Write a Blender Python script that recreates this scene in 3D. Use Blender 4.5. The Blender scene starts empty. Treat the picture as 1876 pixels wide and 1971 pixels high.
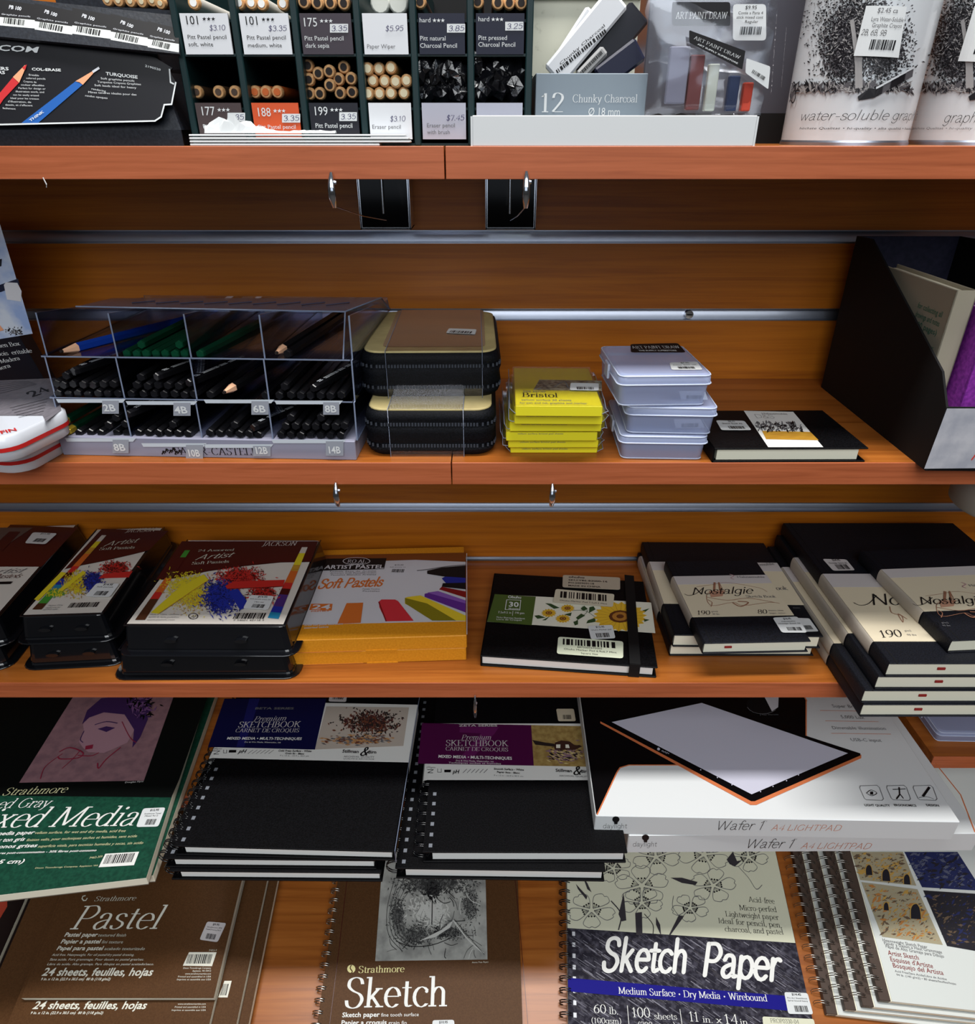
import bpy, math, random
from mathutils import Matrix, Vector
random.seed(7)
SC = bpy.context.scene
COL = SC.collection
PI = math.pi
# ------------------------------------------------------------------ camera, light, exposure
ZC = 1.45                                  # eye height above the floor
TH = math.radians(28.6)
FPX, CX, CY = 1341.0, 938.0, 985.5
cam_d = bpy.data.cameras.new('camera'); cam = bpy.data.objects.new('camera', cam_d); COL.objects.link(cam)
cam_d.sensor_width = 36; cam_d.sensor_fit = 'HORIZONTAL'; cam_d.lens = 36 * FPX / 1876
cam.location = (0, 0, ZC); cam.rotation_euler = (PI/2 - TH, 0, 0); cam_d.clip_start = 0.02
SC.camera = cam
SC.view_settings.view_transform = 'Standard'; SC.view_settings.look = 'None'
SC.view_settings.gamma = 1; SC.view_settings.use_curve_mapping = False
SC.view_settings.exposure = 0.0
w = bpy.data.worlds.new('room_light'); SC.world = w; w.use_nodes = True
bg = w.node_tree.nodes['Background']; bg.inputs[1].default_value = 0.13
_n = w.node_tree.nodes; _tc = _n.new('ShaderNodeTexCoord'); _sx = _n.new('ShaderNodeSeparateXYZ'); _rp = _n.new('ShaderNodeValToRGB')
w.node_tree.links.new(_tc.outputs['Generated'], _sx.inputs[0]); w.node_tree.links.new(_sx.outputs['Z'], _rp.inputs[0]); w.node_tree.links.new(_rp.outputs[0], bg.inputs[0])
_rp.color_ramp.elements[0].position = .0; _rp.color_ramp.elements[0].color = (.30, .29, .28, 1); _rp.color_ramp.elements[1].position = .6; _rp.color_ramp.elements[1].color = (.8, .9, 1, 1)
def area(name, loc, look, sx, sy, power, col=(1, 1, 1)):
    d = bpy.data.lights.new(name, 'AREA'); d.shape = 'RECTANGLE'; d.size = sx; d.size_y = sy
    d.energy = power; d.color = col
    o = bpy.data.objects.new(name, d); COL.objects.link(o); o.location = loc
    o.rotation_euler = (Vector(look) - Vector(loc)).to_track_quat('-Z', 'Y').to_euler()
    return o
area('ceiling_lamp_overhead', (0.05, 0.32, ZC + 1.25), (0.05, 0.42, ZC - .5), 1.3, 0.22, 36, (1, .98, .95))
area('added_blue_fill', (-.1, -2.6, ZC + .15), (0, .6, ZC - .1), 1.8, .9, 6, (.75, .86, 1))  # unseen bluish fill light, added to brighten the metal grooves and fronts
area('ceiling_lamp_behind', (0.1, -1.7, ZC + 1.3), (0, 0.6, ZC - .2), 2.4, 1.5, 46, (.95, .98, 1))

# ------------------------------------------------------------------ geometry from the lens model (distances in metres)
def ray(px, py):
    a = (px - CX) / FPX; b = (CY - py) / FPX
    return Vector((a, math.cos(TH) + b * math.sin(TH), -math.sin(TH) + b * math.cos(TH)))
def V(px, py, Y):
    r = ray(px, py); k = Y / r.y; return Vector((r.x * k, Y, ZC + r.z * k))
def H(px, py, h):
    r = ray(px, py); k = -h / r.z; return Vector((r.x * k, r.y * k, ZC - h))

# ------------------------------------------------------------------ materials
MATS = {}
def lin(c): return tuple(((v/255)/12.92 if v/255 <= .04045 else (((v/255)+.055)/1.055)**2.4) for v in c) + (1,)
def mat(name, col, rough=.5, metal=0, spec=.3, noise=None, bump=0, coat=0, sheen=0):
    """noise = (scale, colour2, (sx,sy,sz) stretch) mixes a second colour in by noise"""
    if name in MATS: return MATS[name]
    m = bpy.data.materials.new(name); m.use_nodes = True; nt = m.node_tree; b = nt.nodes['Principled BSDF']
    b.inputs['Base Color'].default_value = lin(col); b.inputs['Roughness'].default_value = rough
    b.inputs['Metallic'].default_value = metal; b.inputs['Specular IOR Level'].default_value = spec
    b.inputs['Coat Weight'].default_value = coat
    m.diffuse_color = lin(col)
    if noise or bump:
        tc = nt.nodes.new('ShaderNodeTexCoord'); mp = nt.nodes.new('ShaderNodeMapping')
        nt.links.new(tc.outputs['Object'], mp.inputs[0])
        nz = nt.nodes.new('ShaderNodeTexNoise'); nt.links.new(mp.outputs[0], nz.inputs['Vector'])
        nz.inputs['Scale'].default_value = noise[0] if noise else 400; nz.inputs['Detail'].default_value = 6
        if noise:
            if len(noise) > 2: mp.inputs['Scale'].default_value = noise[2]
            rp = nt.nodes.new('ShaderNodeValToRGB'); nt.links.new(nz.outputs[0], rp.inputs[0])
            lo, hi = (noise[3] if len(noise) > 3 else (.35, .65))
            rp.color_ramp.elements[0].position = lo; rp.color_ramp.elements[1].position = hi
            rp.color_ramp.elements[0].color = lin(col); rp.color_ramp.elements[1].color = lin(noise[1])
            nt.links.new(rp.outputs[0], b.inputs['Base Color'])
        if bump:
            bp = nt.nodes.new('ShaderNodeBump'); bp.inputs['Strength'].default_value = bump; bp.inputs['Distance'].default_value = .0006
            nt.links.new(nz.outputs[0], bp.inputs['Height']); nt.links.new(bp.outputs[0], b.inputs['Normal'])
    MATS[name] = m; return m
def wood(name, c1, c2, c3, rough=.35, sx=2.2, sz=55):
    m = bpy.data.materials.new(name); m.use_nodes = True; nt = m.node_tree; b = nt.nodes['Principled BSDF']
    tc = nt.nodes.new('ShaderNodeTexCoord'); mp = nt.nodes.new('ShaderNodeMapping'); mp.inputs['Scale'].default_value = (sx, sz, sz)
    nt.links.new(tc.outputs['Object'], mp.inputs[0])
    n0 = nt.nodes.new('ShaderNodeTexNoise'); n0.inputs['Scale'].default_value = 1.3; n0.inputs['Detail'].default_value = 9; n0.inputs['Roughness'].default_value = .62
    n0.inputs['Distortion'].default_value = .6
    nt.links.new(mp.outputs[0], n0.inputs['Vector'])
    r = nt.nodes.new('ShaderNodeValToRGB'); nt.links.new(n0.outputs[0], r.inputs[0]); e = r.color_ramp.elements
    e[0].position = .28; e[0].color = lin(c3); e[1].position = .72; e[1].color = lin(c2)
    k = e.new(.5); k.color = lin(c1)
    nt.links.new(r.outputs[0], b.inputs['Base Color']); b.inputs['Roughness'].default_value = rough
    b.inputs['Specular IOR Level'].default_value = .4
    MATS[name] = m; return m
def film(name, col=(255, 255, 255), fac=.10, rough=.05, tint=(1, 1, 1)):
    """thin clear plastic: see-through sheet with a glossy share"""
    m = bpy.data.materials.new(name); m.use_nodes = True; nt = m.node_tree
    for n in list(nt.nodes):
        if n.type == 'BSDF_PRINCIPLED': nt.nodes.remove(n)
    out = [n for n in nt.nodes if n.type == 'OUTPUT_MATERIAL'][0]
    t = nt.nodes.new('ShaderNodeBsdfTransparent'); t.inputs[0].default_value = tint + (1,)
    g = nt.nodes.new('ShaderNodeBsdfGlossy'); g.inputs['Color'].default_value = lin(col); g.inputs['Roughness'].default_value = rough
    lw = nt.nodes.new('ShaderNodeLayerWeight'); lw.inputs[0].default_value = .35
    ma = nt.nodes.new('ShaderNodeMath'); ma.operation = 'MULTIPLY_ADD'; ma.inputs[1].default_value = .5; ma.inputs[2].default_value = fac
    nt.links.new(lw.outputs['Fresnel'], ma.inputs[0])
    mx = nt.nodes.new('ShaderNodeMixShader'); nt.links.new(ma.outputs[0], mx.inputs[0])
    nt.links.new(t.outputs[0], mx.inputs[1]); nt.links.new(g.outputs[0], mx.inputs[2]); nt.links.new(mx.outputs[0], out.inputs[0])
    MATS[name] = m; return m
def frosted(name, col, alpha, rough=.3):
    """milky plastic: part see-through, part diffuse"""
    m = bpy.data.materials.new(name); m.use_nodes = True; nt = m.node_tree; b = nt.nodes['Principled BSDF']
    b.inputs['Base Color'].default_value = lin(col); b.inputs['Roughness'].default_value = rough; b.inputs['Alpha'].default_value = alpha
    MATS[name] = m; return m
white = mat('white_card', (214, 217, 218), .5)
wprint = mat('white_print', (226, 226, 222), .5)
paper = mat('paper_edge', (240, 236, 214), .8)
paperw = mat('paper_edge_white', (240, 240, 236), .8)
ink = mat('black_print', (14, 13, 16), .5)
inkg = mat('grey_print', (105, 105, 108), .5)
blackp = mat('black_plastic', (12, 12, 14), .3, noise=(300, (20, 20, 23)), bump=.05)
blackc = mat('black_book_cloth', (4, 4, 5), .5, 0, .10, noise=(700, (13, 13, 16)), bump=.25)
blackm = mat('black_matte', (8, 8, 9), .7)
chrome = mat('chrome', (215, 218, 225), .12, 1)
alu = mat('brushed_aluminium', (176, 182, 196), .36, 1)
steel = mat('binding_wire_steel', (185, 182, 175), .25, 1)
wireb = mat('binding_wire_black', (14, 14, 18), .22, 0, .8)
wallw = wood('wall_slat_wood', (176, 100, 16), (192, 112, 22), (148, 78, 10), .42, 3, 110)
edgew = wood('shelf_edge_wood', (176, 94, 56), (190, 104, 66), (154, 78, 44), .45, 6, 190)
topw = wood('shelf_top_wood', (158, 90, 34), (176, 106, 44), (128, 68, 22), .32, 3, 80)
clear = film('clear_film', fac=.07, rough=.06)
acry = film('clear_acrylic', (235, 240, 255), .10, .05, (.90, .92, .97))
acryedge = mat('acrylic_edge_and_highlight', (118, 128, 150), .15, 0, .8)

# ------------------------------------------------------------------ lettering: sans glyphs from the built-in face, serif and script from pen strokes
SANS = {}
def make_sans():
    chars = "ABCDEFGHIJKLMNOPQRSTUVWXYZabcdefghijklmnopqrstuvwxyz0123456789.,-$*/()%&'+:#x\u00e9\u00e0\u00fa\u00e8\u00ea\u00f6\u2122\u00ae\u2022\u00d8\u00e1\u00f1!"
    jobs = []
    for off in (0, .022):
        for c in list(chars) + ['|']:
            for s in ((c, c + '|') if c != '|' else (c,)):
                cu = bpy.data.curves.new('t', 'FONT'); cu.body = s; cu.offset = off; cu.resolution_u = 2
                o = bpy.data.objects.new('t', cu); COL.objects.link(o); jobs.append((off, c, s, o))
    dg = bpy.context.evaluated_depsgraph_get(); dg.update(); res = {}
    for off, c, s, o in jobs:
        ev = o.evaluated_get(dg); me = ev.to_mesh()
        res[(off, s)] = ([(v.co.x, v.co.y) for v in me.vertices], [tuple(p.vertices) for p in me.polygons]); ev.to_mesh_clear()
    for off, c, s, o in jobs:
        cu = o.data; bpy.data.objects.remove(o); bpy.data.curves.remove(cu)
    for off in (0, .022):
        bar = max(v[0] for v in res[(off, '|')][0])
        for c in chars:
            adv = max(v[0] for v in res[(off, c + '|')][0]) - bar
            SANS[('B' if off else 'r', c)] = (res[(off, c)][0], res[(off, c)][1], adv)
make_sans()
def _a(cx, cy, rx, ry, a0, a1, n=None):
    n = n or max(4, int(abs(a1 - a0) / 22))
    return [(cx + rx*math.cos(math.radians(a0 + (a1-a0)*i/n)), cy + ry*math.sin(math.radians(a0 + (a1-a0)*i/n))) for i in range(n+1)]
def _c(*p, n=5):
    P = [(p[i], p[i+1]) for i in range(0, len(p), 2)]; P = [P[0]] + P + [P[-1]]; out = []
    for i in range(1, len(P) - 2):
        for k in range(n):
            t = k / n; r = []
            for d in (0, 1):
                a, b, c, e = P[i-1][d], P[i][d], P[i+1][d], P[i+2][d]
                r.append(.5*((2*b) + (-a+c)*t + (2*a-5*b+4*c-e)*t*t + (-a+3*b-3*c+e)*t**3))
            out.append(tuple(r))
    out.append(P[-2]); return out
def _l(*p): return [(p[i], p[i+1]) for i in range(0, len(p), 2)]
# glyph: (advance, strokes, serifs[(x,y,halfwidth)], dots[(x,y,r)])
G = {
 'a': (.46, [_c(.08,.36,.13,.45,.22,.47,.31,.43,.34,.32,.34,.1,.37,.02,.43,.03), _c(.34,.28,.2,.25,.08,.18,.06,.08,.13,.0,.24,.02,.34,.12)], [], [(.1,.35,.04)]),
 'b': (.48, [_l(.1,.72,.1,.02), _a(.25,.23,.175,.23,155,-155)], [(.06,.72,.05)], []),
 'c': (.42, [_a(.24,.23,.19,.235,42,318)], [], [(.37,.36,.045)]),
 'd': (.5, [_l(.38,.72,.38,0), _a(.22,.23,.18,.23,25,335)], [(.34,.72,.05), (.42,0,.05)], []),
 'e': (.44, [_l(.06,.25,.4,.25), _a(.23,.23,.18,.235,6,318)], [], []),
 'f': (.3, [_c(.36,.66,.28,.72,.19,.66,.17,.5,.17,.2,.17,0), _l(.04,.45,.31,.45)], [(.17,0,.1)], [(.35,.65,.04)]),
 'g': (.47, [_a(.22,.24,.17,.22,25,335), _c(.39,.46,.39,.1,.37,-.1,.27,-.21,.14,-.2,.07,-.12)], [], []),
 'h': (.52, [_l(.11,.72,.11,0), _c(.11,.3,.18,.42,.29,.46,.38,.38,.39,.25,.39,0)], [(.11,0,.09), (.39,0,.09), (.07,.72,.05)], []),
 'i': (.24, [_l(.12,.46,.12,0)], [(.12,0,.09), (.08,.46,.05)], [(.12,.63,.05)]),
 'j': (.24, [_c(.13,.46,.13,0,.1,-.16,0,-.2)], [], [(.13,.63,.05)]),
 'k': (.5, [_l(.11,.72,.11,0), _l(.12,.18,.36,.45), _l(.19,.26,.4,0)], [(.11,0,.09), (.4,0,.09), (.36,.45,.08), (.07,.72,.05)], []),
 'l': (.24, [_l(.12,.72,.12,0)], [(.12,0,.09), (.08,.72,.05)], []),
 'm': (.78, [_l(.11,.46,.11,0), _c(.11,.3,.18,.42,.28,.46,.36,.38,.37,.25,.37,0), _c(.37,.3,.44,.42,.54,.46,.63,.38,.64,.25,.64,0)], [(.11,0,.09), (.37,0,.08), (.64,0,.09), (.07,.46,.05)], []),
 'n': (.52, [_l(.11,.46,.11,0), _c(.11,.3,.18,.42,.29,.46,.38,.38,.39,.25,.39,0)], [(.11,0,.09), (.39,0,.09), (.07,.46,.05)], []),
 'o': (.48, [_a(.24,.23,.19,.235,0,360)], [], []),
 'p': (.49, [_l(.1,.46,.1,-.22), _a(.26,.23,.175,.23,155,-155)], [(.1,-.22,.09), (.06,.46,.05)], []),
 'q': (.49, [_l(.39,.46,.39,-.22), _a(.22,.23,.175,.23,25,335)], [(.39,-.22,.09)], []),
 'r': (.36, [_l(.11,.46,.11,0), _c(.11,.28,.18,.42,.26,.46,.32,.43)], [(.11,0,.09), (.07,.46,.05)], [(.31,.4,.045)]),
 's': (.37, [_c(.31,.36,.26,.44,.17,.46,.08,.41,.09,.31,.18,.25,.29,.2,.33,.11,.26,.02,.16,0,.08,.03,.05,.11)], [], []),
 't': (.31, [_c(.15,.6,.15,.3,.15,.1,.19,.01,.29,.04), _l(.03,.45,.28,.45)], [], []),
 'u': (.52, [_c(.11,.46,.11,.12,.17,.01,.28,.03,.39,.14), _l(.39,.46,.39,0)], [(.07,.46,.05), (.35,.46,.05), (.43,0,.05)], []),
 'v': (.46, [_l(.06,.46,.23,0), _l(.23,0,.4,.46)], [(.06,.46,.07), (.4,.46,.06)], []),
 'w': (.66, [_l(.05,.46,.2,0), _l(.2,0,.33,.44), _l(.33,.44,.46,0), _l(.46,0,.6,.46)], [(.05,.46,.07), (.6,.46,.06)], []),
 'x': (.48, [_l(.07,.46,.4,0), _l(.07,0,.38,.46)], [(.07,.46,.07), (.38,.46,.07), (.07,0,.07), (.4,0,.07)], []),
 'y': (.47, [_l(.06,.46,.23,.02), _c(.4,.46,.23,.0,.15,-.18,.05,-.2)], [(.06,.46,.07), (.4,.46,.06)], []),
 'z': (.4, [_l(.06,.44,.34,.44,.06,.02,.35,.02)], [], []),
 'A': (.68, [_l(.08,0,.33,.7), _l(.33,.7,.59,0), _l(.17,.24,.49,.24)], [(.08,0,.08), (.59,0,.1)], []),
 'B': (.6, [_l(.13,.7,.13,0), _c(.13,.69,.35,.69,.44,.53,.35,.38,.13,.37), _c(.3,.37,.48,.33,.52,.18,.4,.01,.13,.01)], [(.09,.7,.07), (.09,0,.07)], []),
 'C': (.66, [_a(.36,.35,.29,.355,42,318)], [(.57,.58,.01)], []),
 'D': (.7, [_l(.13,.7,.13,0), _c(.13,.69,.35,.69,.58,.58,.62,.35,.58,.12,.35,.01,.13,.01)], [(.09,.7,.07), (.09,0,.07)], []),
 'E': (.58, [_l(.13,.7,.13,0), _l(.13,.69,.5,.69,.5,.57), _l(.13,.36,.38,.36), _l(.13,.01,.52,.01,.52,.14)], [(.09,.7,.07), (.09,0,.07)], []),
 'F': (.54, [_l(.13,.7,.13,0), _l(.13,.69,.48,.69,.48,.57), _l(.13,.36,.37,.36)], [(.09,.7,.07), (.13,0,.1)], []),
 'G': (.7, [_a(.36,.35,.29,.355,42,330), _l(.58,.3,.58,.08)], [(.58,.3,.09)], []),
 'H': (.72, [_l(.13,.7,.13,0), _l(.58,.7,.58,0), _l(.13,.36,.58,.36)], [(.13,.7,.1), (.13,0,.1), (.58,.7,.1), (.58,0,.1)], []),
 'I': (.32, [_l(.16,.7,.16,0)], [(.16,.7,.1), (.16,0,.1)], []),
 'J': (.4, [_c(.26,.7,.26,.15,.2,-.06,.06,-.08)], [(.26,.7,.1)], []),
 'K': (.68, [_l(.13,.7,.13,0), _l(.14,.3,.52,.7), _l(.26,.42,.58,0)], [(.13,.7,.1), (.13,0,.1), (.52,.7,.09), (.58,0,.1)], []),
 'L': (.56, [_l(.13,.7,.13,0), _l(.13,.01,.5,.01,.5,.16)], [(.13,.7,.1), (.09,0,.07)], []),
 'M': (.86, [_l(.12,0,.14,.7), _l(.14,.7,.42,.05), _l(.42,.05,.7,.7), _l(.7,.7,.73,0)], [(.12,0,.09), (.73,0,.1), (.1,.7,.07), (.75,.7,.07)], []),
 'N': (.74, [_l(.12,0,.12,.7), _l(.12,.7,.6,.0), _l(.6,0,.6,.7)], [(.12,0,.09), (.08,.7,.07), (.6,.7,.1)], []),
 'O': (.74, [_a(.36,.35,.29,.355,0,360)], [], []),
 'P': (.58, [_l(.13,.7,.13,0), _c(.13,.69,.38,.69,.5,.51,.38,.33,.13,.32)], [(.09,.7,.07), (.13,0,.1)], []),
 'Q': (.74, [_a(.36,.35,.29,.355,0,360), _c(.38,.02,.5,-.12,.64,-.13)], [], []),
 'R': (.66, [_l(.13,.7,.13,0), _c(.13,.69,.38,.69,.48,.53,.38,.37,.13,.36), _l(.3,.36,.56,0)], [(.09,.7,.07), (.13,0,.1), (.57,0,.07)], []),
 'S': (.54, [_c(.45,.55,.4,.67,.26,.71,.12,.65,.1,.5,.22,.39,.4,.31,.47,.18,.39,.03,.24,-.01,.11,.04,.07,.17)], [], []),
 'T': (.62, [_l(.31,.7,.31,0), _l(.06,.58,.06,.69,.56,.69,.56,.58)], [(.31,0,.1)], []),
 'U': (.7, [_c(.13,.7,.13,.2,.2,.03,.36,-.01,.52,.04,.58,.2,.58,.7)], [(.13,.7,.1), (.58,.7,.08)], []),
 'W': (.94, [_l(.08,.7,.28,0), _l(.28,0,.46,.68), _l(.46,.68,.66,0), _l(.66,0,.85,.7)], [(.08,.7,.09), (.85,.7,.09)], []),
 'X': (.66, [_l(.1,.7,.55,0), _l(.1,0,.53,.7)], [(.1,.7,.09), (.53,.7,.08), (.1,0,.08), (.55,0,.09)], []),
 '0': (.5, [_a(.25,.35,.19,.35,0,360)], [], []),
 '1': (.4, [_l(.08,.56,.2,.69,.2,0)], [(.2,0,.1)], []),
 '2': (.5, [_c(.08,.52,.13,.67,.26,.7,.39,.62,.4,.47,.28,.28,.08,.03), _l(.07,.02,.44,.02)], [], []),
 '3': (.48, [_c(.09,.56,.16,.68,.26,.7,.37,.6,.35,.45,.22,.38), _c(.22,.38,.37,.34,.41,.2,.33,.03,.2,0,.08,.1)], [], []),
 '5': (.48, [_l(.38,.69,.13,.69,.11,.4), _c(.11,.4,.24,.45,.37,.38,.41,.22,.33,.04,.2,0,.08,.08)], [], []),
 '7': (.46, [_l(.07,.68,.4,.68,.2,0)], [], []),
 '$': (.48, [_c(.38,.56,.3,.66,.14,.62,.12,.48,.25,.36,.38,.26,.35,.08,.18,.04,.08,.14), _l(.25,.78,.25,-.08)], [], []),
 '4': (.52, [_l(.36,0,.36,.7,.06,.2,.47,.2)], [], []),
 '6': (.5, [_a(.25,.22,.18,.22,0,360), _c(.4,.66,.2,.58,.08,.36,.07,.2)], [], []),
 '8': (.5, [_a(.25,.53,.15,.17,0,360), _a(.25,.18,.19,.19,0,360)], [], []),
 '9': (.5, [_a(.25,.48,.18,.22,0,360), _c(.43,.5,.42,.3,.28,.08,.1,.02)], [], []),
 '.': (.2, [], [], [(.1,.03,.045)]), ',': (.2, [_l(.11,.04,.06,-.1)], [], [(.1,.03,.045)]),
 '-': (.34, [_l(.07,.24,.27,.24)], [], []), '\u2022': (.4, [], [], [(.2,.27,.09)]), ' ': (.26, [], [], []),
 '(': (.28, [_c(.22,.74,.09,.5,.09,.15,.22,-.12)], [], []), ')': (.28, [_c(.06,.74,.19,.5,.19,.15,.06,-.12)], [], []),
 '&': (.62, [_c(.55,.3,.4,.02,.18,-.01,.08,.15,.2,.34,.36,.5,.33,.66,.22,.69,.16,.56,.3,.3,.56,0)], [], []),
 "'": (.16, [_l(.09,.7,.07,.56)], [], []), '|': (.2, [_l(.1,.74,.1,-.1)], [], []),
}
def pen_glyphs(s, a, b, serif, slant):
    """outline quads of a string drawn with an elliptic pen (a wide, b high)"""
    polys = []; x = 0
    for ch in s:
        if ch not in G: ch2 = ch.upper() if ch.upper() in G else ' '
        else: ch2 = ch
        adv, st, sf, dots = G[ch2]
        for P in st:
            L = []
            n = len(P)
            for i in range(n):
                p0 = P[max(0, i-1)]; p1 = P[min(n-1, i+1)]
                dx, dy = p1[0]-p0[0], p1[1]-p0[1]; d = math.hypot(dx, dy) or 1; nx, ny = -dy/d, dx/d
                q = math.sqrt(a*a*nx*nx + b*b*ny*ny) or 1; ox, oy = a*a*nx/q, b*b*ny/q
                L.append(((P[i][0]+ox, P[i][1]+oy), (P[i][0]-ox, P[i][1]-oy)))
            for i in range(n-1): polys.append([(x+q[0], q[1]) for q in (L[i][0], L[i+1][0], L[i+1][1], L[i][1])])
            if not serif:
                for e in (P[0], P[-1]): polys.append([(x+e[0]+a*math.cos(t*PI/4), e[1]+b*math.sin(t*PI/4)) for t in range(8)])
        if serif:
            for (sx, sy, hw) in sf:
                k = max(b, .016); y0 = sy - (k*2 if sy > .3 else 0)
                polys.append([(x+sx-hw-a*.3, y0), (x+sx+hw+a*.3, y0), (x+sx+hw+a*.3, y0+k*2), (x+sx-hw-a*.3, y0+k*2)])
        for (dx, dy, r) in dots:
            if not serif and ch2 in 'acfr': continue
            r = max(r, a); polys.append([(x+dx+r*math.cos(t*PI/4), dy+r*math.sin(t*PI/4)) for t in range(8)])
        x += adv + (0.0 if serif else -.02)
    return [[(px+slant*py, py) for px, py in p] for p in polys], x
PENS = {'serif': (.045, .012, True, 0), 'serifi': (.036, .010, True, .26), 'serifl': (.036, .013, True, 0),
        'script': (.034, .018, False, .45), 'brush': (.062, .044, False, .36), 'thin': (.016, .016, False, 0), 'thini': (.018, .018, False, .2),
        'round': (.05, .05, False, 0), 'hand': (.03, .03, False, .15)}
def text_polys(s, font, slant=0):
    """-> list of polygons in em units (cap height .7), total width"""
    if font in PENS:
        a, b, sf, sl = PENS[font]; return pen_glyphs(s, a, b, sf, sl + slant)
    out = []; x = 0
    for ch in s:
        if ch == ' ': x += .3; continue
        g = SANS.get((font, ch)) or SANS[(font, '-')]
        for p in g[1]: out.append([(x + g[0][i][0] + slant*g[0][i][1], g[0][i][1]) for i in p])
        x += g[2]
    return out, x

# ------------------------------------------------------------------ mesh builder
def face_m(O, U, W):
    U = Vector(U).normalized(); W = Vector(W); N = U.cross(W).normalized(); W = N.cross(U)
    m = Matrix.Identity(4)
    for i in range(3): m[i][0] = U[i]; m[i][1] = W[i]; m[i][2] = N[i]; m[i][3] = O[i]
    return m
def topface(t): return Matrix.Translation((0, 0, t))
def frontface(y=0, z=0): return face_m((0, y, z), (1, 0, 0), (0, 0, 1))
class MB:
    def __init__(s, root=None):
        s.v = []; s.f = []; s.mi = []; s.mats = []; s.sm = []; s.root = root; s.F = None; s.lay = 0; s.warp = None; s.T = None
    def _m(s, m):
        if m not in s.mats: s.mats.append(m)
        return s.mats.index(m)
    def add(s, vs, fs, m, smooth=False):
        n = len(s.v); s.v += [s.T @ Vector(v) if s.T else Vector(v) for v in vs]; k = s._m(m)
        for f in fs: s.f.append(tuple(i + n for i in f)); s.mi.append(k); s.sm.append(smooth)
    def box(s, x0, x1, y0, y1, z0, z1, m, c=0):
        if c <= 0:
            s.add([(x0,y0,z0),(x1,y0,z0),(x1,y1,z0),(x0,y1,z0),(x0,y0,z1),(x1,y0,z1),(x1,y1,z1),(x0,y1,z1)],
                  [(0,3,2,1),(4,5,6,7),(0,1,5,4),(1,2,6,5),(2,3,7,6),(3,0,4,7)], m); return
        c = min(c, (x1-x0)*.45, (y1-y0)*.45, (z1-z0)*.45)
        X, Y, Z = (x0, x1), (y0, y1), (z0, z1); vs = []; ix = {}
        for i in (0, 1):
            for j in (0, 1):
                for k in (0, 1):
                    sx, sy, sz = (1, -1)[i], (1, -1)[j], (1, -1)[k]
                    for a in range(3):
                        p = [X[i] + sx*c, Y[j] + sy*c, Z[k] + sz*c]; p[a] = (X[i], Y[j], Z[k])[a]
                        ix[(i, j, k, a)] = len(vs); vs.append(tuple(p))
        fs = []
        for a in range(3):
            b, d = [q for q in range(3) if q != a]
            for e in (0, 1):
                lp = []
                for (u, v) in ((0, 0), (1, 0), (1, 1), (0, 1)):
                    key = [0, 0, 0]; key[a] = e; key[b] = u; key[d] = v; lp.append(ix[tuple(key) + (a,)])
                fs.append(tuple(lp))
            for (u, v) in ((0, 0), (1, 0), (1, 1), (0, 1)):
                k0 = [0, 0, 0]; k0[b] = u; k0[d] = v; k1 = list(k0); k1[a] = 1
                fs.append((ix[tuple(k0)+(b,)], ix[tuple(k1)+(b,)], ix[tuple(k1)+(d,)], ix[tuple(k0)+(d,)]))
        for i in (0, 1):
            for j in (0, 1):
                for k in (0, 1): fs.append(tuple(ix[(i, j, k, a)] for a in range(3)))
        s.add(vs, fs, m)
    def prism(s, pts, z0, z1, m, mside=None, smooth=False):
        n = len(pts); s.add([(x, y, z0) for x, y in pts] + [(x, y, z1) for x, y in pts], [tuple(range(n))[::-1], tuple(range(n, 2*n))], m)
        s.add([(x, y, z0) for x, y in pts] + [(x, y, z1) for x, y in pts], [(i, (i+1) % n, (i+1) % n + n, i + n) for i in range(n)], mside or m, smooth)
    def loft(s, rings, m, cap=True, smooth=True, closed=True):
        n = len(rings[0]); vs = [p for r in rings for p in r]; fs = []
        for k in range(len(rings) - 1):
            for i in range(n if closed else n-1): fs.append((k*n+i, k*n+(i+1) % n, (k+1)*n+(i+1) % n, (k+1)*n+i))
        s.add(vs, fs, m, smooth)
        if cap:
            s.add(rings[0], [tuple(range(n))[::-1]], m); s.add(rings[-1], [tuple(range(n))], m)
    def tube(s, path, r, m, n=8, closed=False):
        P = [Vector(p) for p in path]; rings = []
        for i, p in enumerate(P):
            a = P[i-1] if (i or closed) else p; b = P[(i+1) % len(P)] if (i < len(P)-1 or closed) else p
            t = (b - a).normalized(); u = t.cross(Vector((0, 0, 1)))
            if u.length < .05: u = t.cross(Vector((1, 0, 0)))
            u.normalize(); q = t.cross(u)
            rings.append([tuple(p + u*r*math.cos(2*PI*k/n) + q*r*math.sin(2*PI*k/n)) for k in range(n)])
        if closed: rings.append(rings[0])
        s.loft(rings, m, not closed)
    def cyl(s, p0, p1, r0, r1, m, n=16, smooth=True, cap=True):
        p0, p1 = Vector(p0), Vector(p1); t = (p1 - p0).normalized(); u = t.cross(Vector((0, 0, 1)))
        if u.length < .05: u = t.cross(Vector((1, 0, 0)))
        u.normalize(); q = u.cross(t)
        s.loft([[tuple(p + u*r*math.cos(2*PI*k/n) + q*r*math.sin(2*PI*k/n)) for k in range(n)] for p, r in ((p0, r0), (p1, r1))], m, cap, smooth)
    # ---- drawing on a flat face of the thing, located through the lens model
    def on(s, F, lay=1, warp=None, cyl=0): s.F = F; s.lay = lay; s.warp = warp; s.cyl = cyl; s.inv = ((s.root.matrix_world if s.root else Matrix.Identity(4)) @ F).inverted(); return s
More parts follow.
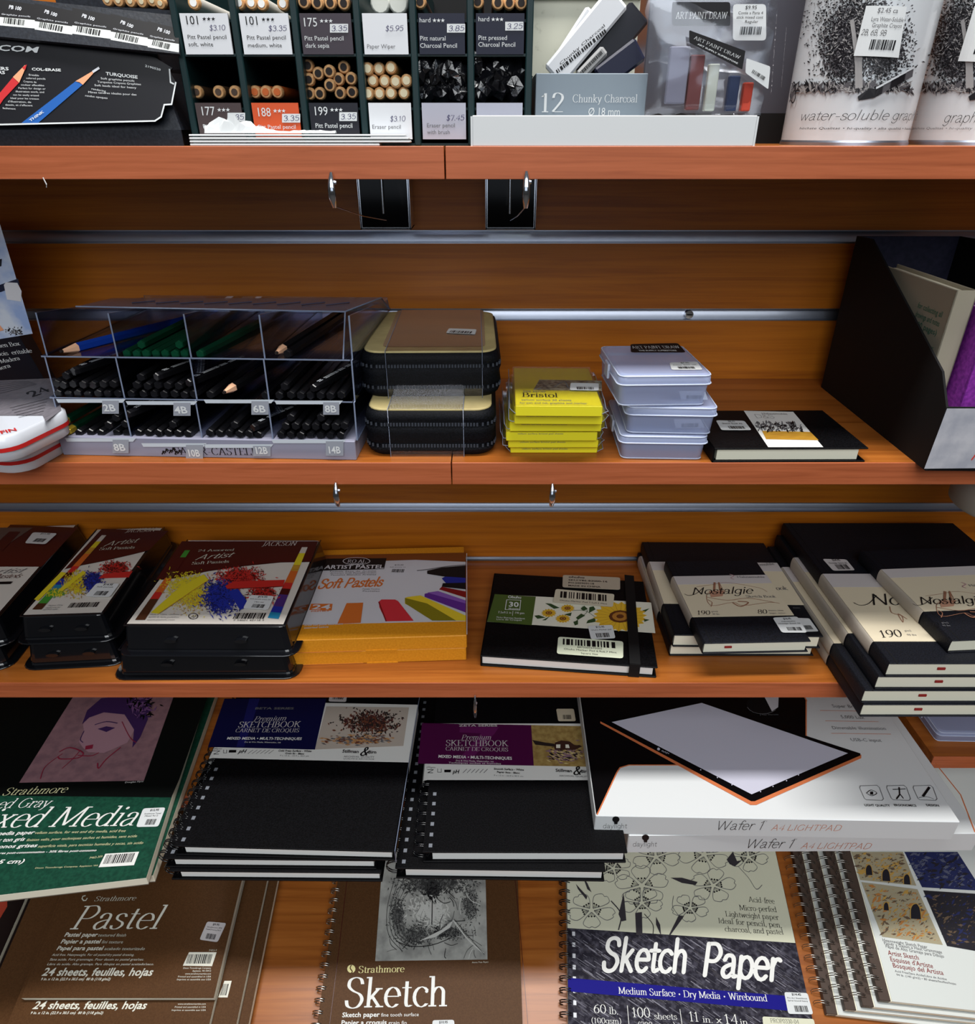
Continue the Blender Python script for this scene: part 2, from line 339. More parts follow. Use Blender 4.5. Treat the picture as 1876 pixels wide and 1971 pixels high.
    def pk(s, px, py):
        o = s.inv @ Vector((0, 0, ZC)); d = s.inv.to_3x3() @ ray(px, py); 
        if s.cyl:      # round tin standing on its root: x = arc length, y = height
            R_ = s.cyl; I = s.root.matrix_world.inverted(); o = I @ Vector((0, 0, ZC)); d = I.to_3x3() @ ray(px, py)
            a = d.x**2 + d.y**2; b = o.x*d.x + o.y*d.y; c = o.x**2 + o.y**2 - R_*R_; q = b*b - a*c
            k = (-b - math.sqrt(q))/a if q > 0 else -b/a; v = o + d*k
            return (math.atan2(v.x, -v.y)*R_, v.z)
        k = -o.z / d.z; return (o.x + d.x*k, o.y + d.y*k)
    def put(s, pts, m, lay=None):
        s.cnt = getattr(s, 'cnt', 0) + 1
        z = (s.lay if lay is None else lay) * .00018 + (s.cnt % 19) * 2.5e-6
        vs = [s.F @ (s.warp(x, y, z) if s.warp else Vector((x, y, z))) for x, y in pts]
        s.add(vs, [tuple(range(len(pts)))], m)
    def pp(s, pts, m, lay=None): s.put([s.pk(*p) for p in pts], m, lay)
    def rq(s, c, m, lay=None, r=.18):
        """rounded quad from four image corners"""
        P = [Vector(s.pk(*p)) for p in c]; out = []
        mn = min((P[i]-P[(i+1) % 4]).length for i in range(4)) * r
        for i in range(4):
            a, b, d = P[i-1], P[i], P[(i+1) % 4]; u = (a-b).normalized()*mn; v = (d-b).normalized()*mn
            for t in (0, .33, .66, 1): out.append(tuple((b+u)*(1-t)**2 + 2*b*t*(1-t) + (b+v)*t*t))
        if s.warp:
            for k in range(10):
                a, b = k/10, (k+1)/10; q = lambda i, j, u: tuple(P[i].lerp(P[j], u))
                s.put([q(3, 2, a), q(3, 2, b), q(0, 1, b), q(0, 1, a)], m, lay)
            return
        s.put(out, m, lay)
    def line(s, pts, wpx, m, lay=None, curve=False, px=True):
        if curve: pts = _c(*[q for p in pts for q in p], n=4)
        P = [s.pk(*p) for p in pts] if px else pts; w = wpx * (.00045 if px else 1) / 2
        for i in range(len(P)-1):
            a, b = Vector(P[i]), Vector(P[i+1]); d = (b-a)
            if d.length < 1e-6: continue
            n = Vector((-d.y, d.x)).normalized()*w; e = d.normalized()*w*.5
            s.put([tuple(a-n-e), tuple(b-n+e), tuple(b+n+e), tuple(a+n-e)], m, lay)
    def text(s, t, A, B, hpx, m, font='r', lay=None, slant=0, dy=0):
        """text whose baseline runs from image point A to B, capitals hpx image pixels tall"""
        a = Vector(s.pk(*A)); b = Vector(s.pk(*B)); u = (b-a); W = u.length; u.normalize(); n = Vector((-u.y, u.x))
        up = Vector(s.pk(A[0]+(B[0]-A[0])*.5, (A[1]+B[1])/2 - hpx)) - (a+b)/2; hh = abs(up.dot(n)); sh = up.dot(u)/max(hh, 1e-6)*0
        P, w = text_polys(t, font, slant)
        if not P: return
        kx = W / w; ky = hh / .7
        for p in P: s.put([tuple(a + u*(x*kx + sh*y*ky) + n*(y*ky)) for x, y in p], m, lay)
    def ltext(s, t, x, y, W, cap, m, font='r', lay=None, slant=0):
        P, w = text_polys(t, font, slant); kx = W/w; ky = cap/.7
        for p in P: s.put([(x+a*kx, y+b*ky) for a, b in p], m, lay)
    def bars(s, A, B, hpx, m=None, lay=None, n=26, seed=1):
        R = random.Random(seed); a = Vector(s.pk(*A)); b = Vector(s.pk(*B)); u = b-a; W = u.length; u.normalize(); nn = Vector((-u.y, u.x))
        up = Vector(s.pk((A[0]+B[0])/2, (A[1]+B[1])/2-hpx)) - (a+b)/2; hh = up.dot(nn); x = 0; st = W/(n*1.5)
        while x < W*.97:
            k = st*R.choice((.5, .8, 1.1, 1.6)); k = min(k, W-x); s.put([tuple(a+u*x), tuple(a+u*(x+k)), tuple(a+u*(x+k)+nn*hh), tuple(a+u*x+nn*hh)], m or ink, lay); x += k + st*R.choice((.5, .7, 1.1))
    def scatter(s, c, r, n, size, mats, lay=None, seed=1, ang=None, asp=2.2, gauss=True, clip=None):
        R = random.Random(seed)
        for i in range(n):
            if gauss: x, y = c[0] + R.gauss(0, .42)*r[0], c[1] + R.gauss(0, .42)*r[1]
            else: x, y = c[0] + R.uniform(-1, 1)*r[0], c[1] + R.uniform(-1, 1)*r[1]
            if clip and not clip(x, y): continue
            q = size*R.uniform(.5, 1.3); a = R.uniform(0, 2*PI) if ang is None else ang + R.uniform(-.35, .35)
            ca, sa = math.cos(a), math.sin(a); L = q*asp
            s.pp([(x+ca*L, y+sa*L), (x-sa*q*.5, y+ca*q*.5), (x-ca*L*R.uniform(.5, 1), y-sa*L*.8), (x+sa*q*.5, y-ca*q*.5)], R.choice(mats), (s.lay if lay is None else lay) + (i % 5)*.15)
    def build(s, name, parent=None, matrix=None):
        me = bpy.data.meshes.new(name); me.from_pydata([tuple(v) for v in s.v], [], s.f)
        for m in s.mats: me.materials.append(m)
        me.polygons.foreach_set('material_index', s.mi); me.polygons.foreach_set('use_smooth', s.sm); me.update()
        o = bpy.data.objects.new(name, me); COL.objects.link(o)
        if parent: o.parent = parent
        if matrix is not None: o.matrix_world = matrix
        return o
def tag(o, label, cat, group=None, kind=None):
    if label: o['label'] = label
    if cat: o['category'] = cat
    if group: o['group'] = group
    if kind: o['kind'] = kind
    return o
def thing(name, label, cat, M=None, group=None):
    o = bpy.data.objects.new(name, None); COL.objects.link(o); o.empty_display_size = .02
    if M is not None: o.matrix_world = M
    bpy.context.view_layer.update() if False else None
    return tag(o, label, cat, group)
def lie(h, fl, fr, d=None, rot=0):
    """frame of something lying flat: front-left and front-right corners seen at depth h below the eye; -> matrix, width"""
    A = H(*fl, h); B = H(*fr, h); w = (B-A).length; a = math.atan2((B-A).y, (B-A).x) + math.radians(rot)
    return Matrix.Translation(A) @ Matrix.Rotation(a, 4, 'Z'), w
def down(M, t): return Matrix.Translation((0, 0, -t)) @ M
# deck at the bottom: sloping board
DS = math.radians(15)
def incl(fl, fr, off):
    """frame on the sloping deck (off = height above the deck along its normal)"""
    o = Vector((0, .40, ZC - .880)); n = Vector((0, -math.sin(DS), math.cos(DS))); o = o + n*off; C = Vector((0, 0, ZC))
    def hit(p): r = ray(*p); return C + r * ((o - C).dot(n) / r.dot(n))
    A, B = hit(fl), hit(fr); U = (B-A); w = U.length; U.normalize(); W = n.cross(U)
    M = Matrix.Identity(4)
    for i in range(3): M[i][0] = U[i]; M[i][1] = W[i]; M[i][2] = n[i]; M[i][3] = A[i]
    return M, w
def part(root, name, fn, label=None):
    m = MB(root); fn(m); o = m.build(name, root)
    if label: o['label'] = label
    return o
def sticker(root, F, c, lines=None, name='price_sticker', lay=3, col=None, bar=(.25, .95, .10, .42), seed=1, warp=None, cyl=0):
    """white price label from its four image corners (TL,TR,BR,BL) with small print and a bar code"""
    m = MB(root); m.on(F, lay, warp, cyl); m.rq(c, col or white, r=.12)
    def q(u, v):
        t = ((1-u)*c[0][0]+u*c[1][0], (1-u)*c[0][1]+u*c[1][1]); b = ((1-u)*c[3][0]+u*c[2][0], (1-u)*c[3][1]+u*c[2][1])
        return (t[0]*v+b[0]*(1-v), t[1]*v+b[1]*(1-v))
    hp = math.dist(c[0], c[3])
    for (t, u0, u1, v, hh, *f) in (lines or []): m.text(t, q(u0, v), q(u1, v), hp*hh, ink if len(f) < 2 else f[1], f[0] if f else 'r', lay+1)
    if bar: m.bars(q(bar[0], bar[2]), q(bar[1], bar[2]), hp*(bar[3]-bar[2]), ink, lay+1, 16, seed)
    return m.build(name, root)
# ------------------------------------------------------------------ room shell
YW = .732                                   # face of the slatted wall
YF = .512                                   # front edge of the shelves
HT, HM, HL, HB = .008, .234, .4675, .668    # depth below the eye of each shelf top
TS = .0195
m = MB(); m.box(-2.2, 2.2, -3, YW + .02, -.05, 0, mat('grey_carpet', (92, 88, 84), .9, noise=(60, (80, 76, 72)))); tag(m.build('floor'), None, None, kind='structure')
m = MB()
PITCH, GR = .0755, .0115
g0 = .0905
z = ZC - g0 + 4*PITCH
edges = [ZC - g0 + (4 - i)*PITCH for i in range(21)]
for i in range(20):
    zt = edges[i] - GR/2; zb = edges[i+1] + GR/2
    m.box(-1.6, 1.6, YW, YW + .016, zb, zt, wallw)
m.box(-1.6, 1.6, YW + .016, YW + .03, 0, ZC + .5, blackm)
o = m.build('wall_back'); tag(o, None, None, kind='structure')
for i in range(1, 20):
    z = edges[i]; m = MB()
    # metal channel lining the groove: thin lips on both sides, a curved face set back between them
    m.box(-1.6, 1.6, YW - .0006, YW + .0155, z - GR/2 - .0004, z - GR/2 + .0008, alu)
    m.box(-1.6, 1.6, YW - .0006, YW + .0155, z + GR/2 - .0006, z + GR/2 + .0004, alu)
    n = 8; ring = [[(x, YW + .007 - .0034*k/n - .0006*math.sin(PI*k/n), z + GR/2 - GR*k/n) for k in range(n+1)] for x in (-1.6, 1.6)]
    m.loft(ring, alu, cap=False, closed=False)
    o = m.build('trim_%d' % i); tag(o, None, None, kind='structure')

def shelf(x0, x1, yf, h, label, t=TS, yb=None, nm='shelf_board'):
    m = MB(); yb = yb or YW - .0012
    m.box(x0, x1, yf + .0012, yb, ZC-h-t, ZC-h, topw)
    m.box(x0, x1, yf, yf + .0012, ZC-h-t, ZC-h, edgew, .0003)
    o = m.build(nm); tag(o, label, 'shelf', 'shelf boards on the slatted wall'); return o
def seamx(px, py): return V(px, py, YF).x
xs1, xs2 = seamx(856, 312), seamx(869, 912)
shelf(-1.3, xs1 - .0005, YF, HT, 'top wooden shelf board, left of its seam, under the pencil dispenser')
shelf(xs1 + .0005, 1.3, YF, HT, 'top wooden shelf board, right of its seam, under the white tray and tins')
shelf(-1.3, xs2 - .0005, YF, HM, 'second wooden shelf board from the top, left of its seam, under the clear pencil rack')
shelf(xs2 + .0005, 1.3, YF, HM, 'second wooden shelf board from the top, right of its seam, under the clear plastic boxes')
shelf(-1.3, 1.3, YF, HL, 'long wooden shelf board holding the pastel sets and cream sketch books', .0186)
shelf(-1.3, .30, .545, HB, 'low wooden shelf board under the black wirebound sketchbooks and the white boxes')
c = H(1797, 1457, HB)
shelf(c.x, 1.3, c.y, HB, 'short wooden shelf end at the lower right, under a clear plastic box')
# sloping deck at the bottom
m = MB()
dl = .34; o_ = Vector((0, .40, ZC - .880)); n_ = Vector((0, -math.sin(DS), math.cos(DS)))
Md = Matrix.Identity(4); Wd = Vector((0, math.cos(DS), math.sin(DS)))
for i in range(3): Md[i][0] = (1, 0, 0)[i]; Md[i][1] = Wd[i]; Md[i][2] = n_[i]; Md[i][3] = o_[i]
m.box(-1.3, 1.3, -.22, .334, -.02, 0, topw); m.box(-1.3, 1.3, -.24, -.22, -.02, .045, edgew, .001)
m.T = None
tag(m.build('display_deck', None, Md), 'sloping wooden display deck at the bottom under the paper pads', 'shelf')

# ------------------------------------------------------------------ shelf hardware
def bracket(x0, x1, hx, label, rot):
    a = V(x0, 400, YW - .03); b = V(x1, 400, YW - .03)
    zt = ZC - HT - TS; zb = V(740, 441, YW-.03).z
    M = Matrix.Translation((a.x, YW - .034, zb)); r = thing('metal_bracket', label, 'bracket', M, 'chrome brackets under the top shelf')
    w_ = b.x - a.x; h_ = zt - zb
    def plate(m):
        m.box(0, w_, 0, .0012, 0, h_, chrome, .0004)
        m.box(0, .0012, 0, .032, 0, h_, chrome); m.box(w_-.0012, w_, 0, .032, 0, h_, chrome)
        m.box(0, w_, 0, .032, 0, .0012, chrome)
    part(r, 'plate', plate)
    def rib(m): m.cyl((w_*.48, -.002, .014), (w_*.48, -.002, h_), .0013, .0013, chrome, 10)
    part(r, 'rib', rib)
    def blk(m): m.box(.002, w_-.002, -.0004, 0, .002, h_, mat('black_reflection_plate', (10, 9, 9), .08, .6))
    part(r, 'face_plate', blk, 'glossy black face plate')
    return r
bracket(692, 790, 0, 'chrome bracket with glossy black face under the top shelf, left of the shelf pair', 0)
bracket(934, 1031, 0, 'chrome bracket with glossy black face under the top shelf, right of the seam', 0)
def clip(px, y0, y1, label, wire=None, Y=YF, w=.0026):
    a = V(px, y0, Y - .002); b = V(px, y1, Y - .002)
    r = thing('shelf_clip', label, 'clip', Matrix.Translation((a.x, Y - .0015, b.z)), 'chrome clips at the shelf fronts')
    h_ = a.z - b.z
    def body(m):
        n = 10; rings = []
        for k in range(n+1):
            t = k/n; zz = h_*t; yy = -.004*math.sin(PI*t) ; rr = w*(.35 + .65*math.sin(PI*min(1, t*.9+.1)))
            rings.append([(rr*math.cos(q*PI/5), yy - .001 + .0009*math.sin(q*PI/5), zz) for q in range(10)])
        m.loft(rings, chrome)
        m.cyl((w*.3, -.003, h_*.72), (w*1.25, -.003, h_*.71), .0017, .0012, alu, 8)
    part(r, 'clip_body', body)
    if wire:
        q = V(wire[0], wire[1], Y + .12) - Vector((a.x, Y - .0015, b.z))
        part(r, 'wire', lambda m: m.tube([(0, -.001, .001), tuple(q*.5 + Vector((0, 0, -.001))), tuple(q)], .0004, chrome, 6), 'thin wire')
    return r
clip(637, 331, 400, 'chrome clip at the top shelf front, left of the two brackets', (743, 424))
clip(1013, 329, 401, 'chrome clip at the top shelf front, before the right bracket', (982, 424))
clip(646, 928, 974, 'chrome clip under the second shelf front, above the orange pastel box')
clip(1063, 930, 974, 'chrome clip under the second shelf front, above the flower-banded black notebook')
clip(914, 1338, 1380, 'slim white clip hanging below the third shelf edge', w=.0016)
def scr(m):
    m.cyl((0, 0, 0), (0, .006, 0), .0042, .0042, chrome, 18); m.box(-.0028, .0028, -.0004, 0, -.0006, .0006, blackm)
p = V(1326, 605, YW + .001); m = MB(); scr(m)
tag(m.build('wall_screw', None, Matrix.Translation(p - Vector((0, .0015, 0)))), 'round screw head in the metal groove above the clear boxes', 'screw')
m = MB(); m.tube([(0, 0, 0), (.001, 0, -.004), (.0006, 0, -.006)], .0004, white, 6)
p = V(82, 345, YF - .001); tag(m.build('adhesive_thread', None, Matrix.Translation(p + Vector((0, .001, .001)))), 'tiny white shred of glue hanging under the top shelf at left', 'scrap')
# ------------------------------------------------------------------ top shelf
woodp = mat('pencil_wood', (222, 176, 122), .55, noise=(500, (196, 142, 92)))
greenp = mat('pencil_green', (8, 52, 34), .25)
blackpen = mat('pencil_black', (16, 16, 18), .3)
ZT = ZC - HT
# pencil dispenser: dark green frame with six columns
YD = .5255
rackc = mat('dispenser_dark_green', (18, 42, 44), .4)
def X(px, py=150, Y=YD): return V(px, py, Y).x
def Z(py, Y=YD): return V(700, py, Y).z
bx = [X(p) for p in (357, 467, 579, 695, 799, 906, 1017)]
R = thing('pencil_dispenser', 'dark green pencil dispenser with six columns of labelled bins on the top shelf', 'pencil display', Matrix.Translation((bx[0], YD, ZT)))
bx = [b - bx[0] for b in bx]; WD = bx[-1]
zrow = [0, Z(197) - ZT, Z(25) - ZT, Z(-80) - ZT]; TOPZ = Z(-90) - ZT
zl2 = (Z(105) - ZT, Z(26) - ZT)   # upper label strip
zl1 = (max(.0015, Z(268) - ZT), Z(198) - ZT)
for i, b in enumerate(bx):
    part(R, 'divider', lambda m: m.box(b-.0022, b+.0022, -.001, .18, 0, TOPZ, rackc, .0006))
part(R, 'back_panel_or_added_backdrop', lambda m: m.box(0, WD, .178, .182, 0, TOPZ + .09, blackm))
for z_ in (0.0, zl2[0] - .001, ):
    part(R, 'bin_floor', lambda m: m.box(.002, WD-.002, 0, .178, z_, z_ + .0015, rackc))
part(R, 'bin_floor', lambda m: m.box(.002, WD-.002, .004, .178, zl1[1]-.004, zl1[1] - .0025, rackc))
part(R, 'bin_floor', lambda m: m.box(.002, WD-.002, .004, .178, zl2[1]-.004, zl2[1] - .0025, rackc))
lgrey = mat('label_light_grey', (206, 208, 214), .35); lgrey2 = mat('label_pale_grey', (196, 197, 204), .35)
labels = [ # col, row, background, lines
 (0, 1, mat('label_white', (220, 222, 226), .35), ink, [('101 ***', 356, 416, 47, 17), ('Pitt Pastel pencil', 361, 437, 75, 8), ('soft, white', 363, 411, 89, 8)], ('$3.10', 403, 434, 59, 0)),
 (1, 1, MATS['label_white'], ink, [('101 ***', 470, 530, 48, 17), ('Pitt Pastel pencil', 475, 551, 76, 8), ('medium, white', 477, 543, 91, 8)], ('$3.35', 516, 552, 60, 0)),
 (2, 1, mat('label_sepia', (62, 54, 62), .35), white, [('175 ***', 582, 642, 51, 17), ('Pitt Pastel pencil', 586, 662, 78, 9), ('dark sepia', 588, 634, 92, 9)], ('3.35', 637, 668, 60, 1)),
 (3, 1, MATS['label_white'], inkg, [('Paper Wiper', 699, 754, 93, 8)], ('$5.95', 741, 776, 60, 0)),
 (4, 1, mat('label_navy', (22, 24, 44), .35), white, [('hard ***', 807, 857, 43, 9), ('Pitt natural', 808, 858, 78, 9), ('Charcoal Pencil', 808, 880, 92, 9)], ('3.85', 862, 893, 60, 1)),
 (5, 1, MATS['label_navy'], white, [('hard ***', 920, 970, 41, 9), ('Pitt pressed', 920, 976, 77, 9), ('Charcoal Pencil', 920, 992, 90, 9)], ('3.25', 974, 1005, 56, 1)),
 (0, 0, mat('label_brown', (74, 62, 62), .35), white, [('177 ***', 386, 444, 222, 17), ('Pitt Pastel pencil', 391, 465, 247, 8)], ('3.35', 440, 470, 231, 1)),
 (1, 0, mat('label_orange', (206, 84, 44), .35), white, [('188 ***', 494, 551, 224, 17), ('Pitt Pastel pencil', 497, 570, 248, 8)], ('3.35', 545, 576, 233, 1)),
 (2, 0, mat('label_black', (30, 30, 38), .35), white, [('199 ***', 603, 661, 222, 17), ('Pitt Pastel pencil', 607, 679, 246, 9)], ('3.35', 655, 685, 230, 1)),
 (3, 0, MATS['label_white'], inkg, [('Eraser pencil', 709, 765, 248, 8)], ('$3.10', 750, 780, 234, 0)),
 (4, 0, mat('label_greyviolet', (176, 178, 192), .35), inkg, [('Eraser pencil', 814, 869, 245, 8), ('with brush', 815, 859, 258, 8)], ('$7.45', 858, 893, 232, 0)),
 (5, 0, MATS['label_greyviolet'], inkg, [], None)]
pen_ink = mat('ballpoint_ink', (40, 36, 90), .5)
for c, r_, bgc, tc_, lines, price in labels:
    z0, z1 = (zl1, zl2)[r_]
    def f(m):
        m.box(bx[c]+.0035, bx[c+1]-.0035, -.0012, .0004, z0, z1, bgc); m.on(frontface(-.0012), 1)
        for (t, xa, xb, y, hp) in lines:
            if '***' in t:
                xm = xa + (xb-xa)*(.5 if t[0] in '12' else .44); m.text(t[:-4], (xa, y), (xm, y), hp, tc_, 'r')
                for q in range(3):
                    sx_, sy_ = xm + 7 + q*(xb-xm-4)/3, y - hp*.62 + (0 if hp > 10 else 2); m.pp([(sx_+(4.2 if a % 2 == 0 else 1.7)*math.sin(a*PI/5), sy_-(4.2 if a % 2 == 0 else 1.7)*math.cos(a*PI/5)) for a in range(10)], tc_)
                continue
            if t.startswith(('Paper', 'Eraser', 'with')): xa += 7; xb += 7
            m.text(t, (xa, y), (xb, y), hp, tc_, 'r')
        if price:
            t, xa, xb, y, boxed = price
            if boxed: m.rq([(xa-2, y-14), (xb+2, y-14), (xb+2, y+3), (xa-2, y+3)], white, 2, .05)
            m.text(t, (xa, y), (xb, y-1), 10, pen_ink, 'hand', 3)
    part(R, 'bin_label', f)

def pencil_mesh(nm, r, L, body, core, cr=.45, hexa=False, dip=None, tip=0.0035):
    """pencil lying along +y, front end at y=0"""
    m = MB(); n = 6 if hexa else 14
    def ring(y, rr): return [(rr*math.cos(2*PI*k/n + PI/6), y, rr*math.sin(2*PI*k/n + PI/6)) for k in range(n)]
    e = dip or woodp
    m.loft([ring(0, r*.82), ring(.0008, r*.97), ring(tip, r)], e, cap=False, smooth=not hexa)
    m.loft([ring(tip, r), ring(L, r)], body, cap=True, smooth=not hexa)
    m.add(ring(0, r*.82), [tuple(range(n))[::-1]], e)
    if core:
        q = [(cr*r*math.cos(2*PI*k/14), -.0006, cr*r*math.sin(2*PI*k/14)) for k in range(14)]
        m.loft([[(x, .0001, z) for x, y, z in q], q], core, True, False)
    me = m.build(nm); d = me.data; bpy.data.objects.remove(me); return d
PM = {}
PM['white'] = pencil_mesh('pastel_pencil', .0039, .165, mat('pencil_body_white', (214, 210, 200), .3), mat('lead_white', (238, 238, 236), .5), .55)
PM['sepia'] = pencil_mesh('pastel_pencil', .0039, .165, mat('pencil_body_sepia', (70, 46, 34), .3), mat('lead_dark', (34, 26, 24), .6), .55)
PM['umber'] = pencil_mesh('pastel_pencil', .0039, .165, mat('pencil_body_umber', (80, 60, 44), .3), mat('lead_umber', (84, 66, 54), .6), .5)
PM['sang'] = pencil_mesh('pastel_pencil', .0039, .165, mat('pencil_body_sanguine', (190, 90, 40), .3), mat('lead_sanguine', (214, 110, 52), .6), .55)
PM['ers'] = pencil_mesh('eraser_pencil', .0039, .165, mat('pencil_body_cream', (206, 176, 120), .3), mat('lead_cream', (240, 226, 190), .6), .62)
PM['wiper'] = pencil_mesh('paper_wiper', .0062, .13, mat('wiper_paper', (206, 208, 200), .8), None, dip=MATS['wiper_paper'], tip=.006)
def place(mesh, name, label, cat, group, p, yaw=0, pitch=0):
    o = bpy.data.objects.new(name, mesh); COL.objects.link(o)
    o.location = p; o.rotation_euler = (pitch, 0, yaw); return tag(o, label, cat, group)
PC = [
 ('white', 'pastel_pencil', 'white-cored pastel pencil end above the first 101 label at the left', [(372, 5)]),
 ('white', 'pastel_pencil', 'white-cored pastel pencil end above the second 101 label', [(459,5),(483,5),(503,7),(544,7)]),
 ('sepia', 'pastel_pencil', 'dark-cored pastel pencil end above the 175 label', [(584,3),(610,5),(635,5),(661,6)]),
 ('sepia', 'charcoal_pencil', 'dark-cored charcoal pencil end above the Pitt natural label', [(808,3)]),
 ('sepia', 'charcoal_pencil', 'dark-cored charcoal pencil end above the Pitt pressed label', [(919,3),(958,5),(980,5),(1003,5)]),
 ('umber', 'pastel_pencil', 'brown-cored pastel pencil in the bin above the 177 label', [(378,177),(420,177),(451,177)]),
 ('sang', 'pastel_pencil', 'orange-cored pastel pencil in the bin above the 188 label', [(490,177),(511,177),(533,177)]),
 ('sepia', 'pastel_pencil', 'black-cored pastel pencil piled in the bin above the 199 label', [(612,141),(633,137),(661,129),(651,152),(675,151),(634,164),(615,180),(654,179),(677,177),(592,126),(594,153),(595,180)]),
 ('ers', 'eraser_pencil', 'cream-tipped eraser pencil piled in the bin of the 3.10 label', [(707,132),(729,132),(752,130),(717,155),(740,156),(761,157),(782,155),(708,180),(730,180),(752,179),(777,179)]),
]
R2 = random.Random(3)
for k, nm, lab, pts in PC:
    for (px, py) in pts:
        p = V(px, py, YD + .006 + R2.uniform(-.003, .003)); place(PM[k], nm, lab, 'pencil', lab.replace(' pencil end', ' pencil ends'), p, 0, 0)
for (px, py) in [(731, 5), (766, 5)]:
    place(PM['wiper'], 'paper_wiper', 'white paper blending stump above the Paper Wiper label', 'blending stump', 'paper wipers', V(px, py, YD + .006))
# wrapped eraser pencils with brush: crumpled black cellophane heads
wrap = mat('black_cellophane', (16, 16, 20), .12, 0, 1, bump=.5)
def wrapped(p, sd):
    R = random.Random(sd); m = MB(); n = 9; rings = []
    for k, (y, r) in enumerate([(.10, .004), (.02, .0045), (.004, .0055), (-.002, .0075), (-.0065, .0045), (-.0075, .001)]):
        rings.append([(r*math.cos(2*PI*q/n)*R.uniform(.55, 1.3), y + R.uniform(-.0012, .0012), r*math.sin(2*PI*q/n)*R.uniform(.7, 1.7)) for q in range(n)])
    m.loft(rings, wrap, True, False)
    o = m.build('wrapped_brush_pencil', None, Matrix.Translation(p)); return o
for (c, y0, lab) in ((0, 0, 'pencil in crumpled black wrap in the bin under the Pitt natural label'), (1, 0, 'pencil in crumpled black wrap in the bin under the Pitt pressed label')):
    pts = ([(814,135),(826,165),(838,142),(850,170),(862,138),(874,160),(886,145),(818,178),(884,178)], [(917,120),(925,150),(935,165),(948,135),(962,160),(975,140),(990,168),(1000,148),(915,175)])[c]
    for i, (px, py) in enumerate(pts):
        tag(wrapped(V(px, py, YD + .0095 + (i % 2)*.004), i + 20*c), lab, 'pencil', 'wrapped pencils, ' + ('left' if c == 0 else 'right') + ' bin')

# white papers and a crumpled sheet before the dispenser
a = V(368, 268, YD - .0085); b = V(790, 268, YD - .0085)
r = thing('paper_stack', 'low stack of white paper sheets standing before the pencil dispenser', 'paper', Matrix.Translation((a.x, YF + .001, ZT)))
for i in range(4):
    part(r, 'sheet', lambda m: m.box(0, (b.x-a.x) + (-.02, 0, -.001, -.003)[i], .0002*i, .0106 - .0003*i, .0002 + i*.0018, i*.0018 + .0014, white, .0003))
m = MB(); n = 26; R = random.Random(5); rings = []
for j in range(7):
    rings.append([(k*.0034, .0025 + j*.0008, (0 if j in (0, 6) else 1)*(.0075*math.exp(-((k-5)/5.)**2) + .0015)*R.uniform(.5, 1.3)*math.sin(PI*(j+.5)/7) ) for k in range(n)])
m.loft(rings, white, False, False, False)
p = V(392, 254, YF + .003); tag(m.build('crumpled_paper', None, Matrix.Translation((p.x, YF + .0015, ZT + .0074))), 'crumpled white paper scrap on the paper stack', 'paper')

# white cardboard tray on the right
a = V(909, 240, YF + .001); b = V(1455, 240, YF + .001); zt = V(1200, 222, YF).z
Rt = thing('cardboard_tray', 'long white cardboard tray at the front of the top shelf', 'tray', Matrix.Translation((a.x, YF + .001, ZT)))
tw = b.x - a.x; th_ = zt - ZT
part(Rt, 'front_wall', lambda m: m.box(0, tw, 0, .0012, 0, th_, white, .0004))
part(Rt, 'side_wall', lambda m: m.box(-.0012, 0, .0, .09, 0, th_-.0005, white)); part(Rt, 'side_wall', lambda m: m.box(tw, tw+.0012, 0, .09, 0, th_-.0005, white))
part(Rt, 'tray_floor', lambda m: m.box(0, tw, .0012, .09, 0, .001, white)); part(Rt, 'back_wall', lambda m: m.box(0, tw, .089, .0902, 0, th_, white))
# charcoal box with raised beige lid
YB = YF + .020
a = V(1030, 200, YB); b = V(1242, 200, YB); zt = V(1100, 141, YB).z
Rc = thing('charcoal_box', 'grey box of chunky charcoal with its beige lid raised, standing in the white tray', 'box', Matrix.Translation((a.x, YB, ZT + .0015)))
gb = mat('charcoal_box_grey', (128, 140, 150), .45); bw = b.x - a.x; bh = zt - ZT - .0015
def f(m):
    m.box(0, bw, 0, .0015, 0, bh, gb, .0004); m.box(0, .0012, .0015, .05, 0, bh, gb); m.box(bw-.0012, bw, .0015, .05, 0, bh, gb); m.box(0, bw, .0015, .05, 0, .001, gb)
    m.on(frontface(0), 1)
    m.text('12', (1038, 216), (1086, 216), 37, white, 'serif'); m.text('Chunky Charcoal', (1101, 197), (1226, 197), 15, white, 'serifl'); m.text('\u00d8 18 mm', (1131, 222), (1193, 222), 15, white, 'r')
part(Rc, 'box_body', f)
lid = mat('lid_beige_grubby', (196, 196, 180), .8, noise=(120, (150, 150, 136), (1, 1, 1), (.6, .75)))
def f(m):
    zl = V(1100, 4, YB+.05).z - ZT; m.box(-.001, bw*1.0, .050, .052, 0, zl, lid, .0005); m.box(-.001, bw, .047, .052, zl, zl+.0015, lid)
part(Rc, 'lid', f, 'grubby beige lid standing up')
